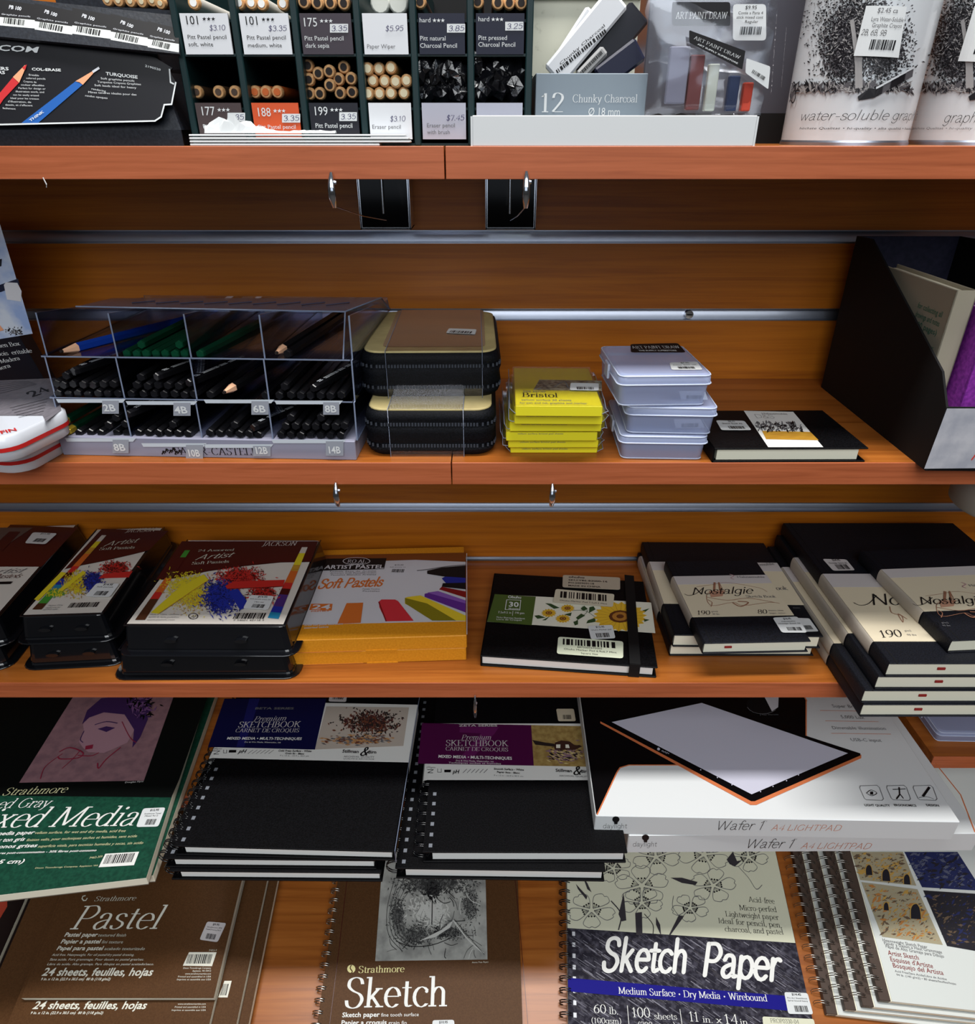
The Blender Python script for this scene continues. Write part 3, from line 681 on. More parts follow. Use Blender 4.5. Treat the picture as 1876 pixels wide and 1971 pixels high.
# charcoal packs sticking out of the box
def pack(tl, tr, br, bl, Y, col, label, lines=(), bar=None, t=.009):
    c = [V(*q, Y) for q in (bl, br, tr, tl)]; W = (c[3]+c[2]-c[0]-c[1])/2; w_ = (c[1]-c[0]).length*.5+(c[2]-c[3]).length*.5; h_ = W.length; U = W.cross(Vector((0, 1, 0))).normalized()
    if U.x < 0: U = -U
    M = face_m((c[0]+c[1])/2 - U*w_/2, U, W)
    r = thing('charcoal_pack', label, 'pack', M, 'charcoal packs in the grey box')
    def f(m):
        m.box(0, w_, 0, h_, -t, 0, col, .0015); m.on(Matrix.Identity(4), 1)
        for (tx, A, B, hp, fm) in lines: m.text(tx, A, B, hp, fm)
    part(r, 'sleeve', f)
    if bar:
        part(r, 'bar_code', lambda m: (m.on(Matrix.Identity(4), 1), m.bars(*bar, seed=4)))
    return r
pack((1166,-22), (1218,8), (1085,150), (1046,142), YB+.012, mat('pack_white', (214,216,220), .3), 'white barcoded charcoal pack leaning to the upper right in the grey box', [('Chunky Charcoal', (1078,126), (1165,50), 7, ink)], ((1073,142), (1168,62), 10))
pack((1126,14), (1166,36), (1100,130), (1062,120), YB+.026, MATS['pack_white'], 'short white charcoal pack behind the barcoded one in the grey box')
pack((1218,2), (1246,40), (1150,165), (1098,145), YB+.021, mat('pack_dark_sleeve', (34,34,40), .2), 'dark charcoal pack leaning behind the white barcoded pack', t=.008)
pack((1158,88), (1172,102), (1125,150), (1104,146), YB+.011, mat('pack_grey_sleeve', (150,150,150), .3), 'small grey barcoded pack low in the grey box', bar=((1119,144),(1160,103),9), t=.006)
pack((1222,74), (1244,112), (1176,156), (1130,152), YB+.010, mat('pack_black_blue', (30,32,52), .25), 'black and blue charcoal pack at the right of the grey box', t=.007)

# crinkled clear bags with pastel sticks
def bag(cn, Y, label, nx=16, ny=14, seed=1, amp=.003, dep=.006):
    TL, TR, BR, BL = [V(*q, Y) for q in cn]; R = random.Random(seed)
    U = (BR-BL); M = Matrix.Translation(BL)
    r = thing('plastic_bag', label, 'bag', M, 'clear bags in the white tray')
    g = [[R.gauss(0, 1) for _ in range(nx+3)] for _ in range(ny+3)]
    for side in (-1, 1):
        m = MB(r); rings = []
        for j in range(ny+1):
            v = j/ny; row = []
            for i in range(nx+1):
                u = i/nx; p = (BL*(1-u)+BR*u)*(1-v) + (TL*(1-u)+TR*u)*v - BL
                puff = math.sin(PI*u)**.6*math.sin(PI*min(1, v*1.02))**.6
                row.append((p.x + g[j][i]*.0007, side*(dep*puff) + g[j][i]*amp*puff*.5 + g[j//2][i//2]*amp*.4*puff, p.z + g[j][(i*3) % nx]*.0007))
            rings.append(row)
        m.loft(rings, film('bag_film', (235, 240, 250), .07, .16) if 'bag_film' not in MATS else MATS['bag_film'], False, True, False)
        m.build('bag_side', r)
    return r
Yb = YF + .0125
B1 = bag([(1245,-20), (1490,60), (1462,222), (1240,222)], Yb, 'crinkled clear bag of assorted pastel sticks in the right of the white tray', seed=4, amp=.0011, dep=.006)
B2 = bag([(1240,-40), (1500,-40), (1478,150), (1250,120)], Yb+.022, 'clear bag with a round-cornered 9.95 price label, standing behind the stick bag', seed=9, amp=.0010, dep=.007)
def stick(c, col, lab, cl):
    P = [V(*q, Yb) for q in c]; A = (P[2]+P[3])/2; B = (P[0]+P[1])/2; w_ = (P[1]-P[0]).length; M = face_m(A, (P[2]-P[3]), B-A)
    m = MB(); m.box(-w_/2, w_/2, 0, (B-A).length, -.003, .0022, mat(cl, col, .8), .0006); return tag(m.build('pastel_stick', None, M), lab, 'pastel stick', 'sticks in the clear bag')
stick([(1350,105),(1375,112),(1342,212),(1318,212)], (128,78,78), 'dull red-brown pastel stick in the clear bag', 'stick_umber')
stick([(1390,124),(1408,132),(1373,214),(1352,214)], (214,220,210), 'off-white pastel stick in the clear bag', 'stick_white')
stick([(1300,85),(1336,95),(1312,200),(1282,200)], (150,150,168), 'pale grey pastel stick in the clear bag', 'stick_grey')
stick([(1428,148),(1446,156),(1412,214),(1396,214)], (54,66,98), 'dark blue pastel stick in the clear bag', 'stick_blue')
stick([(1450,160),(1466,166),(1440,214),(1424,214)], (190,70,52), 'red pastel stick in the clear bag', 'stick_red')
def f(m):
    m.on(Matrix.Identity(4), 1); m.rq([(1326,58),(1433,98),(1428,133),(1326,84)], ink, 1, .1); m.text('ART PAINT DRAW', (1334,76),(1424,117), 8, white, 'serifl', 2); m.text('ART SUPPLY SUPERSTORE', (1340,88),(1422,126), 3, white, 'B', 2)
Mb = face_m(V(1326, 130, Yb - .0075), (1, 0, 0), (0, 0, 1)); Mb2 = B1.matrix_world.inverted() @ Mb if False else None
bpy.context.view_layer.update()
def bagface(root, Y): return root.matrix_world.inverted() @ face_m(V(1326, 130, Y), (1, 0, 0), (0, 0, 1))
def bl(root, Y, c, bgm, lines, name, bar=None, sd=1):
    F = bagface(root, Y); return sticker(root, F, c, lines, name, 1, bgm, bar, sd)
bl(B1, Yb-.0095, [(1326,58),(1434,98),(1428,134),(1326,82)], ink, [('ART PAINT DRAW', .08, .92, .45, .3, 'serifl', white), ('ART SUPPLY SUPERSTORE', .15, .9, .15, .14, 'B', white)], 'logo_label')
bl(B1, Yb-.0095, [(1436,112),(1482,128),(1478,172),(1434,140)], white, [], 'price_sticker', (.25,.8,.25,.55), 5)
bl(B2, Yb+.0105, [(1293,4),(1405,4),(1405,50),(1293,50)], ink, [('ART PAINT DRAW', .06, .94, .3, .28, 'serifl', white)], 'logo_label')
bl(B2, Yb+.0105, [(1410,8),(1474,8),(1474,78),(1410,78)], white, [('$9.95', .36, .72, .86, .1), ('Conte a Paris 4', .15, .9, .72, .08), ('stick mixed cont', .1, .9, .6, .08), ('Regular', .35, .75, .48, .08)], 'price_sticker', (.2,.85,.16,.38), 6)

# dark upright box with sideways lettering
a = V(1232, 210, .628); b = V(1540, 210, .628)
Rk = thing('upright_box', 'dark grey upright box with sideways CREATOR lettering between tray and tins', 'box', Matrix.Translation((a.x, .628, ZT)))
dk = mat('box_dark_grey', (72, 72, 80), .35)
def f(m):
    zt = V(1500, -60, .628).z - ZT; m.box(0, b.x-a.x+.01, 0, .06, 0, zt, dk, .001); m.on(frontface(0), 1)
    m.text('CREATOR', (1494,26), (1483,182), 15, lgrey, 'serifl'); m.text('Beyond Strips', (1513,50), (1503,165), 8, lgrey, 'script'); m.text('NEWDRA', (1478,6), (1474,70), 8, lgrey, 'serifl')
    m.box(0, b.x-a.x+.01, -.0004, 0, 0, V(1500, 218, .628).z - ZT, blackm)
part(Rk, 'carton', f)

# tins with a charcoal tree print
tinw = mat('tin_print_white', (204, 208, 212), .22, .0, .6, coat=.5)
tk1 = mat('tree_ink', (24, 22, 26), .4); tk2 = mat('tree_grey', (84, 82, 86), .4); tk3 = mat('tree_light', (150, 148, 148), .4)
def tin(cx, dx, label, yc, full=True):
    """round tin; cx = image x of its axis at the base"""
    RR = .0420; c = V(cx, 276, yc + RR)
    r = thing('graphite_tin', label, 'tin', Matrix.Translation((c.x, yc + RR, ZT)), 'tins of graphite crayons')
    def f(m):
        n = 64; hh = .115
        for (z0, z1, r0, r1, mm) in ((0, .0018, RR+.0006, RR+.0006, alu), (.0018, .003, RR+.0003, RR, alu), (.003, hh, RR, RR, tinw)):
            m.loft([[(rr*math.cos(2*PI*k/n), rr*math.sin(2*PI*k/n), zz) for k in range(n)] for zz, rr in ((z0, r0), (z1, r1))], mm, False, True)
    part(r, 'tin_body', f)
    bpy.context.view_layer.update()
    F = frontface(-RR)
    def wrapf(x, y, z):      # x = arc length; frontface maps (x, height, out)
        a = x / RR; return Vector(((RR+z)*math.sin(a), y, (RR+z)*math.cos(a) - RR))
    def g(m):
        m.on(F, 1, wrapf, RR)
        D = dx
        # background ground tone + foliage + trunks
        m.scatter((1655+D, 50), (88, 66), 4200, 2.6, [tk1, tk1, tk2, tk1], 2, 3, asp=1.1, clip=lambda x, y: y < 168 and x < 1765+D)
        m.scatter((1622+D, 110), (50, 62), 2600, 2.6, [tk1, tk1, tk1, tk2], 2, 4, asp=1.1, clip=lambda x, y: y < 168)
        m.scatter((1700+D, 100), (54, 70), 2400, 2.6, [tk1, tk1, tk2], 2, 5, asp=1.1, clip=lambda x, y: y < 168)
        m.scatter((1640+D, 60), (100, 110), 420, 2, [tk3, tk3, tk2], 4, 6, clip=lambda x, y: y < 165)
        m.scatter((1640+D, 168), (110, 7), 220, 5, [tk2, tk3, tk1], 5, 8, gauss=False)
        m.line([(1540+D,166),(1600+D,172),(1650+D,170),(1700+D,174),(1755+D,172)], 2, tk2, 5, True)
        for (xa, xb) in ((1640, 1648), (1662, 1655)): m.line([(xa+D,40),(xb+D,110),(xb+1+D,168)], 5, tk3, 6, True)
        # crayon
        m.pp([(1650+D,186),(1672+D,170),(1690+D,172),(1682+D,188),(1652+D,194)], tk1, 7)
        for k in range(5):
            xa, xb = 1684+k*14, 1699+k*14; fa, fb = 170-k*8, 162-k*8
            m.pp([(xa+D,fa),(xb+D,fb),(xb-3+D,fb+18),(xa-3+D,fa+18)], (tk1, tk2, tk1, tk1, tk2)[k], 7)
            m.pp([(xa+D,fa-2),(xb+D,fb-2),(xb+D,fb+2),(xa+D,fa+2)], tinw, 8)
        if full: m.text('water-soluble graphite', (1541+D,232), (1768+D,232), 20, ink, 'thini', 9)
        else: m.text('graphite', (1816,236), (1904,236), 21, ink, 'thini', 9)
        m.text('h\u00f6chste Qualit\u00e4t \u2022 hi-quality \u2022 alta qualit\u00e0 \u2022 haute qualit\u00e9'.replace('\u00e4', 'a'), (1541+D+(0 if full else 4),249), (1770+D,250), 5, inkg if not full else ink, 'r', 9, .15)
        if full:
            m.line([(1527+k, 170 + 20*j) for k, j in ((0,0),(5,-.6),(8,0),(7,1),(2,1.4),(-2,.8),(0,0))], 2, tk1, 9, True)
            m.line([(1530,168),(1526,185),(1532,178),(1524,195)], 4, tk2, 9, True)
    part(r, 'printed_wrap', g)
    return r, F, wrapf, RR
T1 = tin(1620, 0, 'water-soluble graphite tin printed with a black tree, in front at the right end', .530)
sticker(T1[0], T1[1], [(1667,12),(1741,14),(1725,112),(1643,108)], [('$2.45 ca', .3, .8, .87, .1, 'r', inkg), ('Lyra Water-Soluble', .2, .97, .7, .09, 'r', inkg), ('Graphite Crayon', .25, .95, .58, .09, 'r', inkg), ('2B, 6B, 9B', .04, .62, .42, .11, 'hand')], lay=12, bar=(.3, .88, .14, .34), seed=8, warp=T1[2], cyl=T1[3])
T2 = tin(1858, 214, 'graphite tin printed with a black tree, cut off by the right picture edge', .538, False)
sticker(T2[0], T2[1], [(1878,12),(1952,14),(1926,122),(1846,118)], [], lay=12, bar=(.3, .88, .14, .34), seed=9, warp=T2[2], cyl=T2[3])

# black plastic display stand at the left
Ys = .519
a = V(-60, 270, Ys); b = V(352, 270, Ys)
Rs = thing('display_stand', 'black plastic pencil display stand with printed black card, far left of top shelf', 'display stand', Matrix.Translation((a.x, Ys, ZT)))
sw = b.x - a.x
def zz(py, px=200, Y=Ys): return V(px, py, Y).z - ZT
standp = mat('stand_plastic', (34, 38, 46), .45, bump=.2, noise=(500, (24, 27, 34)))
def f(m):
    m.prism([(0, 0), (sw, 0), (sw-.004, .012), (sw-.004, .16), (0, .16)], 0, zz(250), standp)
    xr = sw - .012
    m.loft([[(0, .003, zz(250)), (sw-.001, .003, zz(250)), (sw-.004, .16, zz(250)), (0, .16, zz(250))], [(0, .012, zz(135)), (xr+.001, .012, zz(135)), (xr-.004, .16, zz(120)), (0, .16, zz(120))], [(0, .02, zz(84)), (xr-.002, .02, zz(84)), (xr-.004, .16, zz(80)), (0, .16, zz(80))]], standp, True, False)
part(Rs, 'stand_body', f)
part(Rs, 'back_panel_or_added_backdrop', lambda m: m.box(0, sw - .014, .157, .161, 0, .16, standp))  # dark backdrop added to darken the bright wall behind the pencils
bpy.context.view_layer.update()
Fs = face_m((0, -.002, zz(250)), (1, 0, 0), (0, .012, zz(84) - zz(250)))
redp = mat('card_red', (196, 44, 48), .5); bluep = mat('card_blue', (30, 92, 170), .5); peach = mat('card_peach', (230, 160, 120), .5)
def f(m):
    m.on(Fs, 0); cardc = mat('card_black', (18, 18, 24), .4)
    out = [(-40,242),(300,234),(312,226),(318,203),(332,202),(340,160),(328,138),(333,132),(300,112),(240,96),(100,80),(-40,64)]
    P = [m.pk(*q) for q in out]
    m.T = Fs; m.prism(P[::-1], -.0002, .001, cardc, None); m.T = None
    m.lay = 7
    m.line(out[0:6], 2, white, 8); m.line([(328,135),(330,160),(336,163)], 2, white, 8)
    m.text('VE.COM', (-47,96), (76,103), 11, white, 'B', 8, .2)
    m.pp([(-40,236),(-4,188),(28,150),(40,160),(10,192),(-20,236)], redp, 8); m.pp([(28,150),(51,127),(54,129),(40,161)], peach, 9); m.pp([(46,132),(55,126),(52,137)], redp, 10)
    m.pp([(44,238),(148,158),(162,164),(76,238)], bluep, 8); m.pp([(148,158),(182,138),(184,141),(162,165),(156,160)], peach, 9); m.line([(182,140),(193,133)], 3, lgrey, 10)
    m.text('THINK', (62,236), (88,218), 6, white, 'B', 10)
    m.text('COL-ERASE', (64,137), (120,139), 5, white, 'B', 8); m.text('TURQUOISE', (206,146), (267,153), 6, white, 'B', 8); m.text('2190520', (281,130), (311,138), 4, white, 'B', 8)
    m.text('ERS', (-2,136), (20,137), 6, white, 'B', 8); m.text('RS', (0,144), (13,144), 6, white, 'B', 8)
    for i, t in enumerate(['Erasable', 'colored pencils', 'Crayons de', 'couleur effacables', 'Perfect for design or', 'illustration work, and', 'can be easily erased', 'Ideal pour les travaux', "d'illustration, de", "dessin, et s'effacent", 'facilement']):
        x = 58 - i*5; m.text(t, (x, 147+i*6.4), (x+len(t)*2.5, 148.5+i*6.4), 3.5, white, 'r', 8)
    for i, t in enumerate(['Soft graphite pencils', 'Turquoise Crayons Graphites', 'Soft leads ideal for heavy', 'rendering', 'Mines tendres ideales pour des', 'rendus opaques']):
        x = 196 - i*6; m.text(t, (x, 154+i*6.6), (x+len(t)*3.1, 159+i*6.6), 3.8, white, 'r', 8)
part(Rs, 'printed_card', f, 'printed black card with a red and a blue pencil')
# strip of barcodes and black brand labels above the card
stripw = mat('strip_white', (206, 210, 206), .35)
def f(m):
    F = face_m((0, .004, zz(84)), (1, 0, 0), (0, .03, .05)); m.on(F, 0)
    for i, (xa, xb, ya, yb) in enumerate(((-70,0,20,26), (0,68,30,38), (68,140,38,50), (140,214,46,58), (214,285,58,72), (285,345,72,84))):
        m.T = None
        m.pp([(xa,ya+4),(xb,yb+2),(xb,yb+18),(xa,ya+20)], stripw, 3)
        m.pp([(xa,ya-30),(xb,yb-28),(xb,yb+2),(xa,ya+4)], ink, 3)
        m.bars((xa+8,ya+16),(xb-18,yb+13), 11, ink, 4, 16, i)
        m.text('PB 100', (xa+18,ya-12), (xa+42,yb-16), 7, lgrey, 'B', 4)
        m.text('Graphite pencils', (xa+4,ya), (xb-8,yb-3), 3, lgrey, 'r', 4)
    m.pp([(-70,26),(345,92),(345,104),(-70,60)], blackm, 1)
part(Rs, 'barcode_strip', f, 'strip of white barcode labels under black brand labels')
def f(m):
    F = face_m((0, .0035, zz(84)), (1, 0, 0), (0, .03, .05)); m.on(F, 0)
    P = [m.pk(*q) for q in [(-70,-14),(340,30),(345,104),(-70,64)]]; m.T = F; m.prism(P, -.002, .0001, standp); m.T = None
part(Rs, 'label_rail', f)
darkwood = mat('pencil_dark_lacquer', (52, 34, 28), .3)
PM['dark'] = pencil_mesh('drawing_pencil', .0037, .12, darkwood, MATS['lead_cream'], .4)
for i, (px, py) in enumerate([(196,2),(217,3),(240,4),(262,5),(282,3),(298,8),(228,-12),(270,-12)]):
    place(PM['dark'], 'drawing_pencil', 'brown-lacquered pencil with a pale end lying above the barcode strip at left', 'pencil', 'pencils in the black display stand', V(px+10, py-2, .555), 0, .12)
# ------------------------------------------------------------------ second shelf
ZM = ZC - HM
# clear acrylic pencil rack
A = H(122, 876, HM); B = H(686, 886, HM); U = (B-A).normalized(); RW = (B-A).length
MR = face_m(A, U, Vector((0, 0, 1)).cross(U)); MR = Matrix.Translation(A) @ Matrix.Rotation(math.atan2(U.y, U.x), 4, 'Z')
RK = thing('acrylic_pencil_rack', 'clear acrylic pencil rack of four columns and three tiers on a grey base', 'pencil rack', MR)
bpy.context.view_layer.update()
IR = MR.inverted()
def rz(py, y, px=400):     # height in rack frame of an image row on the local plane y
    F = MR @ frontface(y); i = F.inverted(); o = i @ Vector((0, 0, ZC)); d = i.to_3x3() @ ray(px, py); return o.y - d.y*o.z/d.z
def rx(px, py, y):
    F = MR @ frontface(y); i = F.inverted(); o = i @ Vector((0, 0, ZC)); d = i.to_3x3() @ ray(px, py); return o.x - d.x*o.z/d.z
greyb = mat('rack_base_grey', (140, 140, 158), .4)
zb1 = rz(845, 0); zt2 = rz(770, .005); zt3 = rz(690, .010); DEP = .185
cols = [rx(p, 850, 0) for p in (122, 252, 388, 524, 686)]
def f(m):
    m.box(0, RW, 0, DEP, 0, zb1, greyb, .0006); m.on(frontface(0), 1)
    m.text('FABER-CASTELL', (336, 875), (497, 876), 14, ink, 'serif')
    for k, (x, y) in enumerate([(312,868),(318,864),(326,866),(331,862),(337,868),(343,866)]):
        m.line([(x, y+6), (x+3, y), (x+7, y+3)], 2.2, ink); m.line([(x+1, y), (x+5, y+5)], 2, ink)
part(RK, 'base', f, 'grey base')
def slab(c4, col=None, t=.0012, nm='panel', edge=True):
    """thin acrylic sheet between four rack-frame corners with bright cut edges"""
    P = [Vector(p) for p in c4]; n = (P[1]-P[0]).cross(P[3]-P[0]).normalized()*t/2; m = MB(RK)
    vs = [tuple(p-n) for p in P] + [tuple(p+n) for p in P]
    m.add(vs, [(0,3,2,1),(4,5,6,7)], col or acry); m.add(vs, [(i, (i+1) % 4, (i+1) % 4+4, i+4) for i in range(4)], acryedge)
    return m.build(nm, RK)
tiers = [(0, zb1, .0, 845), (1, zt2, .005, 770), (2, zt3, .010, 690)]
ztop = rz(601, .012); zback = rz(578, .165)
# tier floors
for k, z, y, _ in tiers[1:]: slab([(0, y, z), (RW, y, z), (RW, DEP, z-.004), (0, DEP, z-.004)], nm='tier_floor')
# dividers: slanting front edges, one per column border and tier
for x in cols:
    for (z0, z1, y0) in ((zb1, zt2, .0), (zt2, zt3, .005)):
        slab([(x, y0+.002, z0), (x, y0+.004, z1), (x, DEP, z1), (x, DEP, z0)], nm='divider')
    slab([(x, .012, zt3), (x, .014, ztop-.002), (x, DEP-.01, zback), (x, DEP, zt3)], nm='divider')
slab([(0, DEP, 0), (RW, DEP, 0), (RW, DEP, zback), (0, DEP, zback)], nm='back_panel_or_added_backdrop')
# lid sheet, grey-tinted, tipped up at the right
lidm = frosted('lid_grey_film', (106, 100, 118), .86, .25)
def P3(px, py, y): return (rx(px, py, y), y, rz(py, y, px))
l0, l1, l2, l3 = P3(146, 590, .045), P3(664, 600, .045), P3(733, 573, .13), P3(215, 574, .13)
m = MB(RK); n = 14; rows = []
for j in range(5):
    t = j/4; row = []
    for i in range(n+1):
        u = i/n; p = (Vector(l0)*(1-u)+Vector(l1)*u)*(1-t) + (Vector(l3)*(1-u)+Vector(l2)*u)*t
        row.append((p.x, p.y, p.z + .004*max(0, u-.85)/.15*(1-t)*0))
    rows.append(row)
m.loft(rows, lidm, False, True, False)
m.tube([l0, l1, l2], .0007, acryedge, 6)
for i in range(9):
    u = .16+.09*i; a = Vector(l0).lerp(Vector(l1), u).lerp(Vector(l3).lerp(Vector(l2), u), .35); b = Vector(l0).lerp(Vector(l1), u+.06).lerp(Vector(l3).lerp(Vector(l2), u+.06), .55); b = Vector((b.x, b.y, a.z+(b.z-a.z)))
    m.tube([tuple(a+Vector((0,0,.0008))), tuple(b+Vector((0,0,.0008)))], .0006, mat('lid_print', (70, 66, 84), .6), 4)
m.build('lid', RK)['label'] = 'grey printed lid sheet'
slab([l1, (l1[0]+.003, .012, zt3), (l2[0]-.002, DEP, zt3), l2], nm='side_panel')
# number labels on the tier fronts
lab = mat('tier_label_grey', (150, 154, 164), .4); labt = mat('tier_strip', (196, 204, 212), .4)
for (t, tx0, tx1, ty, sx0, sx1, sy, yy) in [('2B',201,224,791,108,236,771,.0035),('4B',338,362,795,242,374,775,.0035),('6B',488,512,793,392,522,772,.0035),('8B',626,648,793,528,654,774,.0035),
        ('8B',221,243,867,125,256,846,-.0015),('10B',362,386,878,272,392,856,-.0015),('12B',491,516,873,392,520,858,-.0015),('14B',631,656,872,522,660,849,-.0015)]:
    def f(m):
        m.on(frontface(yy), 1)
        m.pp([(sx0, sy-3), (sx1+6, sy-3), (sx1, sy+4), (sx0+4, sy+4)], labt, 1)
        m.pp([(tx0-4, sy), (tx1+5, sy), (tx1+5, ty+5), (tx0-4, ty+5)], lab, 2); m.text(t, (tx0, ty), (tx1, ty), 13, white, 'B', 3)
    part(RK, 'grade_label', f)

HEXB = pencil_mesh('graphite_pencil', .0036, .165, blackpen, None, hexa=True, dip=mat('pencil_black_dip', (22, 22, 25), .18), tip=.004)
HEXG = pencil_mesh('graphite_pencil', .0036, .165, greenp, None, hexa=True, dip=mat('pencil_green_dip', (10, 62, 40), .15), tip=.004)
HEXY = pencil_mesh('gold_tipped_pencil', .0036, .165, greenp, None, hexa=True, dip=mat('pencil_gold_dip', (206, 176, 60), .3, .6), tip=.008)
def sharp(nm, body):
    m = MB(); r = .0038; n = 6
    def ring(y, rr): return [(rr*math.cos(2*PI*k/n+PI/6), y, rr*math.sin(2*PI*k/n+PI/6)) for k in range(n)]
    m.loft([ring(0, .0012), ring(.002, .0013)], MATS['lead_dark'], True); m.loft([ring(.002, .0014), ring(.014, r)], mat('sharpened_wood', (236, 184, 148), .5), False, False)
    m.loft([ring(.014, r), ring(.160, r)], body, True, False); me = m.build(nm); d = me.data; bpy.data.objects.remove(me); return d
SHK = sharp('sharpened_pencil', blackpen); SHB = sharp('sharpened_pencil', mat('pencil_blue', (20, 56, 150), .25))
GW = Vector((U.x, U.y, 0))
def inrack(mesh, pts, y, name, label, group, yawr=(.0, .03), seed=1, pitch=-.01):
    R = random.Random(seed)
    for (px, py) in pts:
        yy = y + R.uniform(0, .003); p = MR @ Vector((rx(px, py, yy), yy, rz(py, yy, px)))
        ang = math.atan2(U.y, U.x) - R.uniform(*yawr)
        place(mesh, name, label, 'pencil', group, p, ang, pitch)
inrack(HEXB, [(111,758),(131,759),(149,758),(168,760),(188,758),(206,758),(226,758),(108,739),(121,742),(140,740),(159,741),(178,742),(198,740),(217,740),(126,724)], .0065, 'graphite_pencil', 'black hexagonal pencil piled in the 2B bin of the acrylic rack', 'pencils in the 2B bin', seed=1)
inrack(HEXB, [(252,759),(262,742),(270,727),(283,744),(303,742),(322,743),(343,744),(275,759),(296,759),(315,760),(335,759),(354,761),(372,759)], .0065, 'graphite_pencil', 'black hexagonal pencil piled in the 4B bin of the acrylic rack', 'pencils in the 4B bin', seed=2)
inrack(HEXB, [(404,760),(510,762)], .0065, 'graphite_pencil', 'black hexagonal pencil lying in the sparse 6B bin of the acrylic rack', 'pencils in the 6B bin', seed=3)
inrack(HEXB, [(537,762),(547,745),(559,761),(578,762),(597,762),(616,762),(635,763),(656,761)], .0065, 'graphite_pencil', 'black hexagonal pencil lying in the middle-tier 8B bin of the acrylic rack', 'pencils in the middle 8B bin', seed=4)
inrack(SHK, [(430,756)], .001, 'sharpened_pencil', 'sharpened black pencil with bare wood tip in the 6B bin', None, (.16, .17))
inrack(HEXY, [(116,815),(129,831)], .001, 'gold_tipped_pencil', 'green pencil with a gold end in the bottom left bin of the acrylic rack', 'gold-ended pencils', (.05, .06))
inrack(HEXB, [(151,834),(173,833),(193,834),(208,819),(224,834),(243,834),(240,817),(222,805)], .0015, 'graphite_pencil', 'black hexagonal pencil in the bottom 8B bin of the acrylic rack', 'pencils in the bottom 8B bin', seed=5)
inrack(HEXB, [(266,834),(285,834),(304,834),(323,834),(342,835),(361,836),(332,818)], .0015, 'graphite_pencil', 'black hexagonal pencil in the 10B bin of the acrylic rack', 'pencils in the 10B bin', seed=6)
inrack(HEXB, [(403,834),(422,835),(441,835),(460,836),(479,836),(451,819),(496,838)], .0015, 'graphite_pencil', 'black hexagonal pencil in the 12B bin of the acrylic rack', 'pencils in the 12B bin', seed=7)
inrack(HEXB, [(540,838),(559,838),(578,839),(597,839),(616,839),(635,839),(655,839),(549,821),(568,821),(588,822),(607,822),(626,822),(645,822),(559,805),(617,805),(662,820)], .0015, 'graphite_pencil', 'black hexagonal pencil piled in the 14B bin of the acrylic rack', 'pencils in the 14B bin', seed=8)
inrack(HEXG, [(243,681),(262,682),(280,681),(299,681),(317,681),(336,682),(354,681),(271,664),(344,664)], .0145, 'graphite_pencil', 'dark green hexagonal pencil in the second top bin of the acrylic rack', 'green pencils in the top tier', seed=9, pitch=-.02)
inrack(HEXG, [(384,682)], .0145, 'graphite_pencil', 'single dark green pencil in the third top bin of the acrylic rack', None, (.1, .11))
inrack(HEXB, [(552,682)], .0145, 'graphite_pencil', 'black pencil with a dipped end in the top right bin of the acrylic rack', None, (.1, .11))
inrack(SHK, [(531,680)], .0135, 'sharpened_pencil', 'black pencil with a bare wood tip in the top right bin of the acrylic rack', None, (.10, .105))
inrack(SHB, [(116,677)], .012, 'sharpened_pencil', 'sharpened blue pencil slanting across the top left bin of the acrylic rack', None, (.42, .43))
# a few pencils lying skewed on the heaps with white print along the barrel
def printed(px, py, y, yaw, label, extra=0):
    p = MR @ Vector((rx(px, py, y), y, rz(py, y, px)))
    r = thing('graphite_pencil', label, 'pencil', Matrix.Translation(p) @ Matrix.Rotation(math.atan2(U.y, U.x) - yaw, 4, 'Z') @ Matrix.Rotation(.02, 4, 'X'), 'printed pencils lying skewed on the heaps')
    o = bpy.data.objects.new('barrel', HEXB); COL.objects.link(o); o.parent = r
    def f(m):
        for k, (a, b) in enumerate([(.008, .013), (.017, .03), (.031, .035), (.037, .045), (.048, .055), (.058, .066)]): m.box(-.0017, .0013, a, b, .00325, .0034, mat('barrel_print', (214, 216, 216), .4))
    part(r, 'barrel_print', f)
printed(140, 716, .008, .40, 'black pencil with white print lying skewed on the 2B heap')
printed(300, 726, .008, .42, 'black pencil with white print lying skewed on the 4B heap')
printed(362, 738, .008, .36, 'black pencil with white print at the right wall of the 4B bin')
printed(602, 748, .008, .36, 'black pencil with white print lying skewed on the middle 8B heap')
printed(486, 824, .002, .5, 'black pencil with white print lying skewed in the 12B bin')
printed(246, 798, .003, .4, 'black pencil with white print high in the 10B bin')

# zip cases in clear sleeves
cream = mat('case_lid_cream', (196, 180, 126), .6, noise=(40, (176, 160, 112)), bump=.2)
nyl = mat('case_black_nylon', (6, 7, 9), .6, 0, .12, noise=(900, (18, 20, 26)), bump=.5)
def rrect(w_, d_, r, n=5):
    return [(w_-r+r*math.cos(t), d_-r+r*math.sin(t)) for t in [PI/2*k/n for k in range(n+1)]] + [(r+r*math.cos(t), d_-r+r*math.sin(t)) for t in [PI/2+PI/2*k/n for k in range(n+1)]] + \
           [(r+r*math.cos(t), r+r*math.sin(t)) for t in [PI+PI/2*k/n for k in range(n+1)]] + [(w_-r+r*math.cos(t), r+r*math.sin(t)) for t in [1.5*PI+PI/2*k/n for k in range(n+1)]]
def inset(P, w_, d_, k): return [(w_/2+(x-w_/2)*(1-2*k/w_), d_/2+(y-d_/2)*(1-2*k/d_)) for x, y in P]
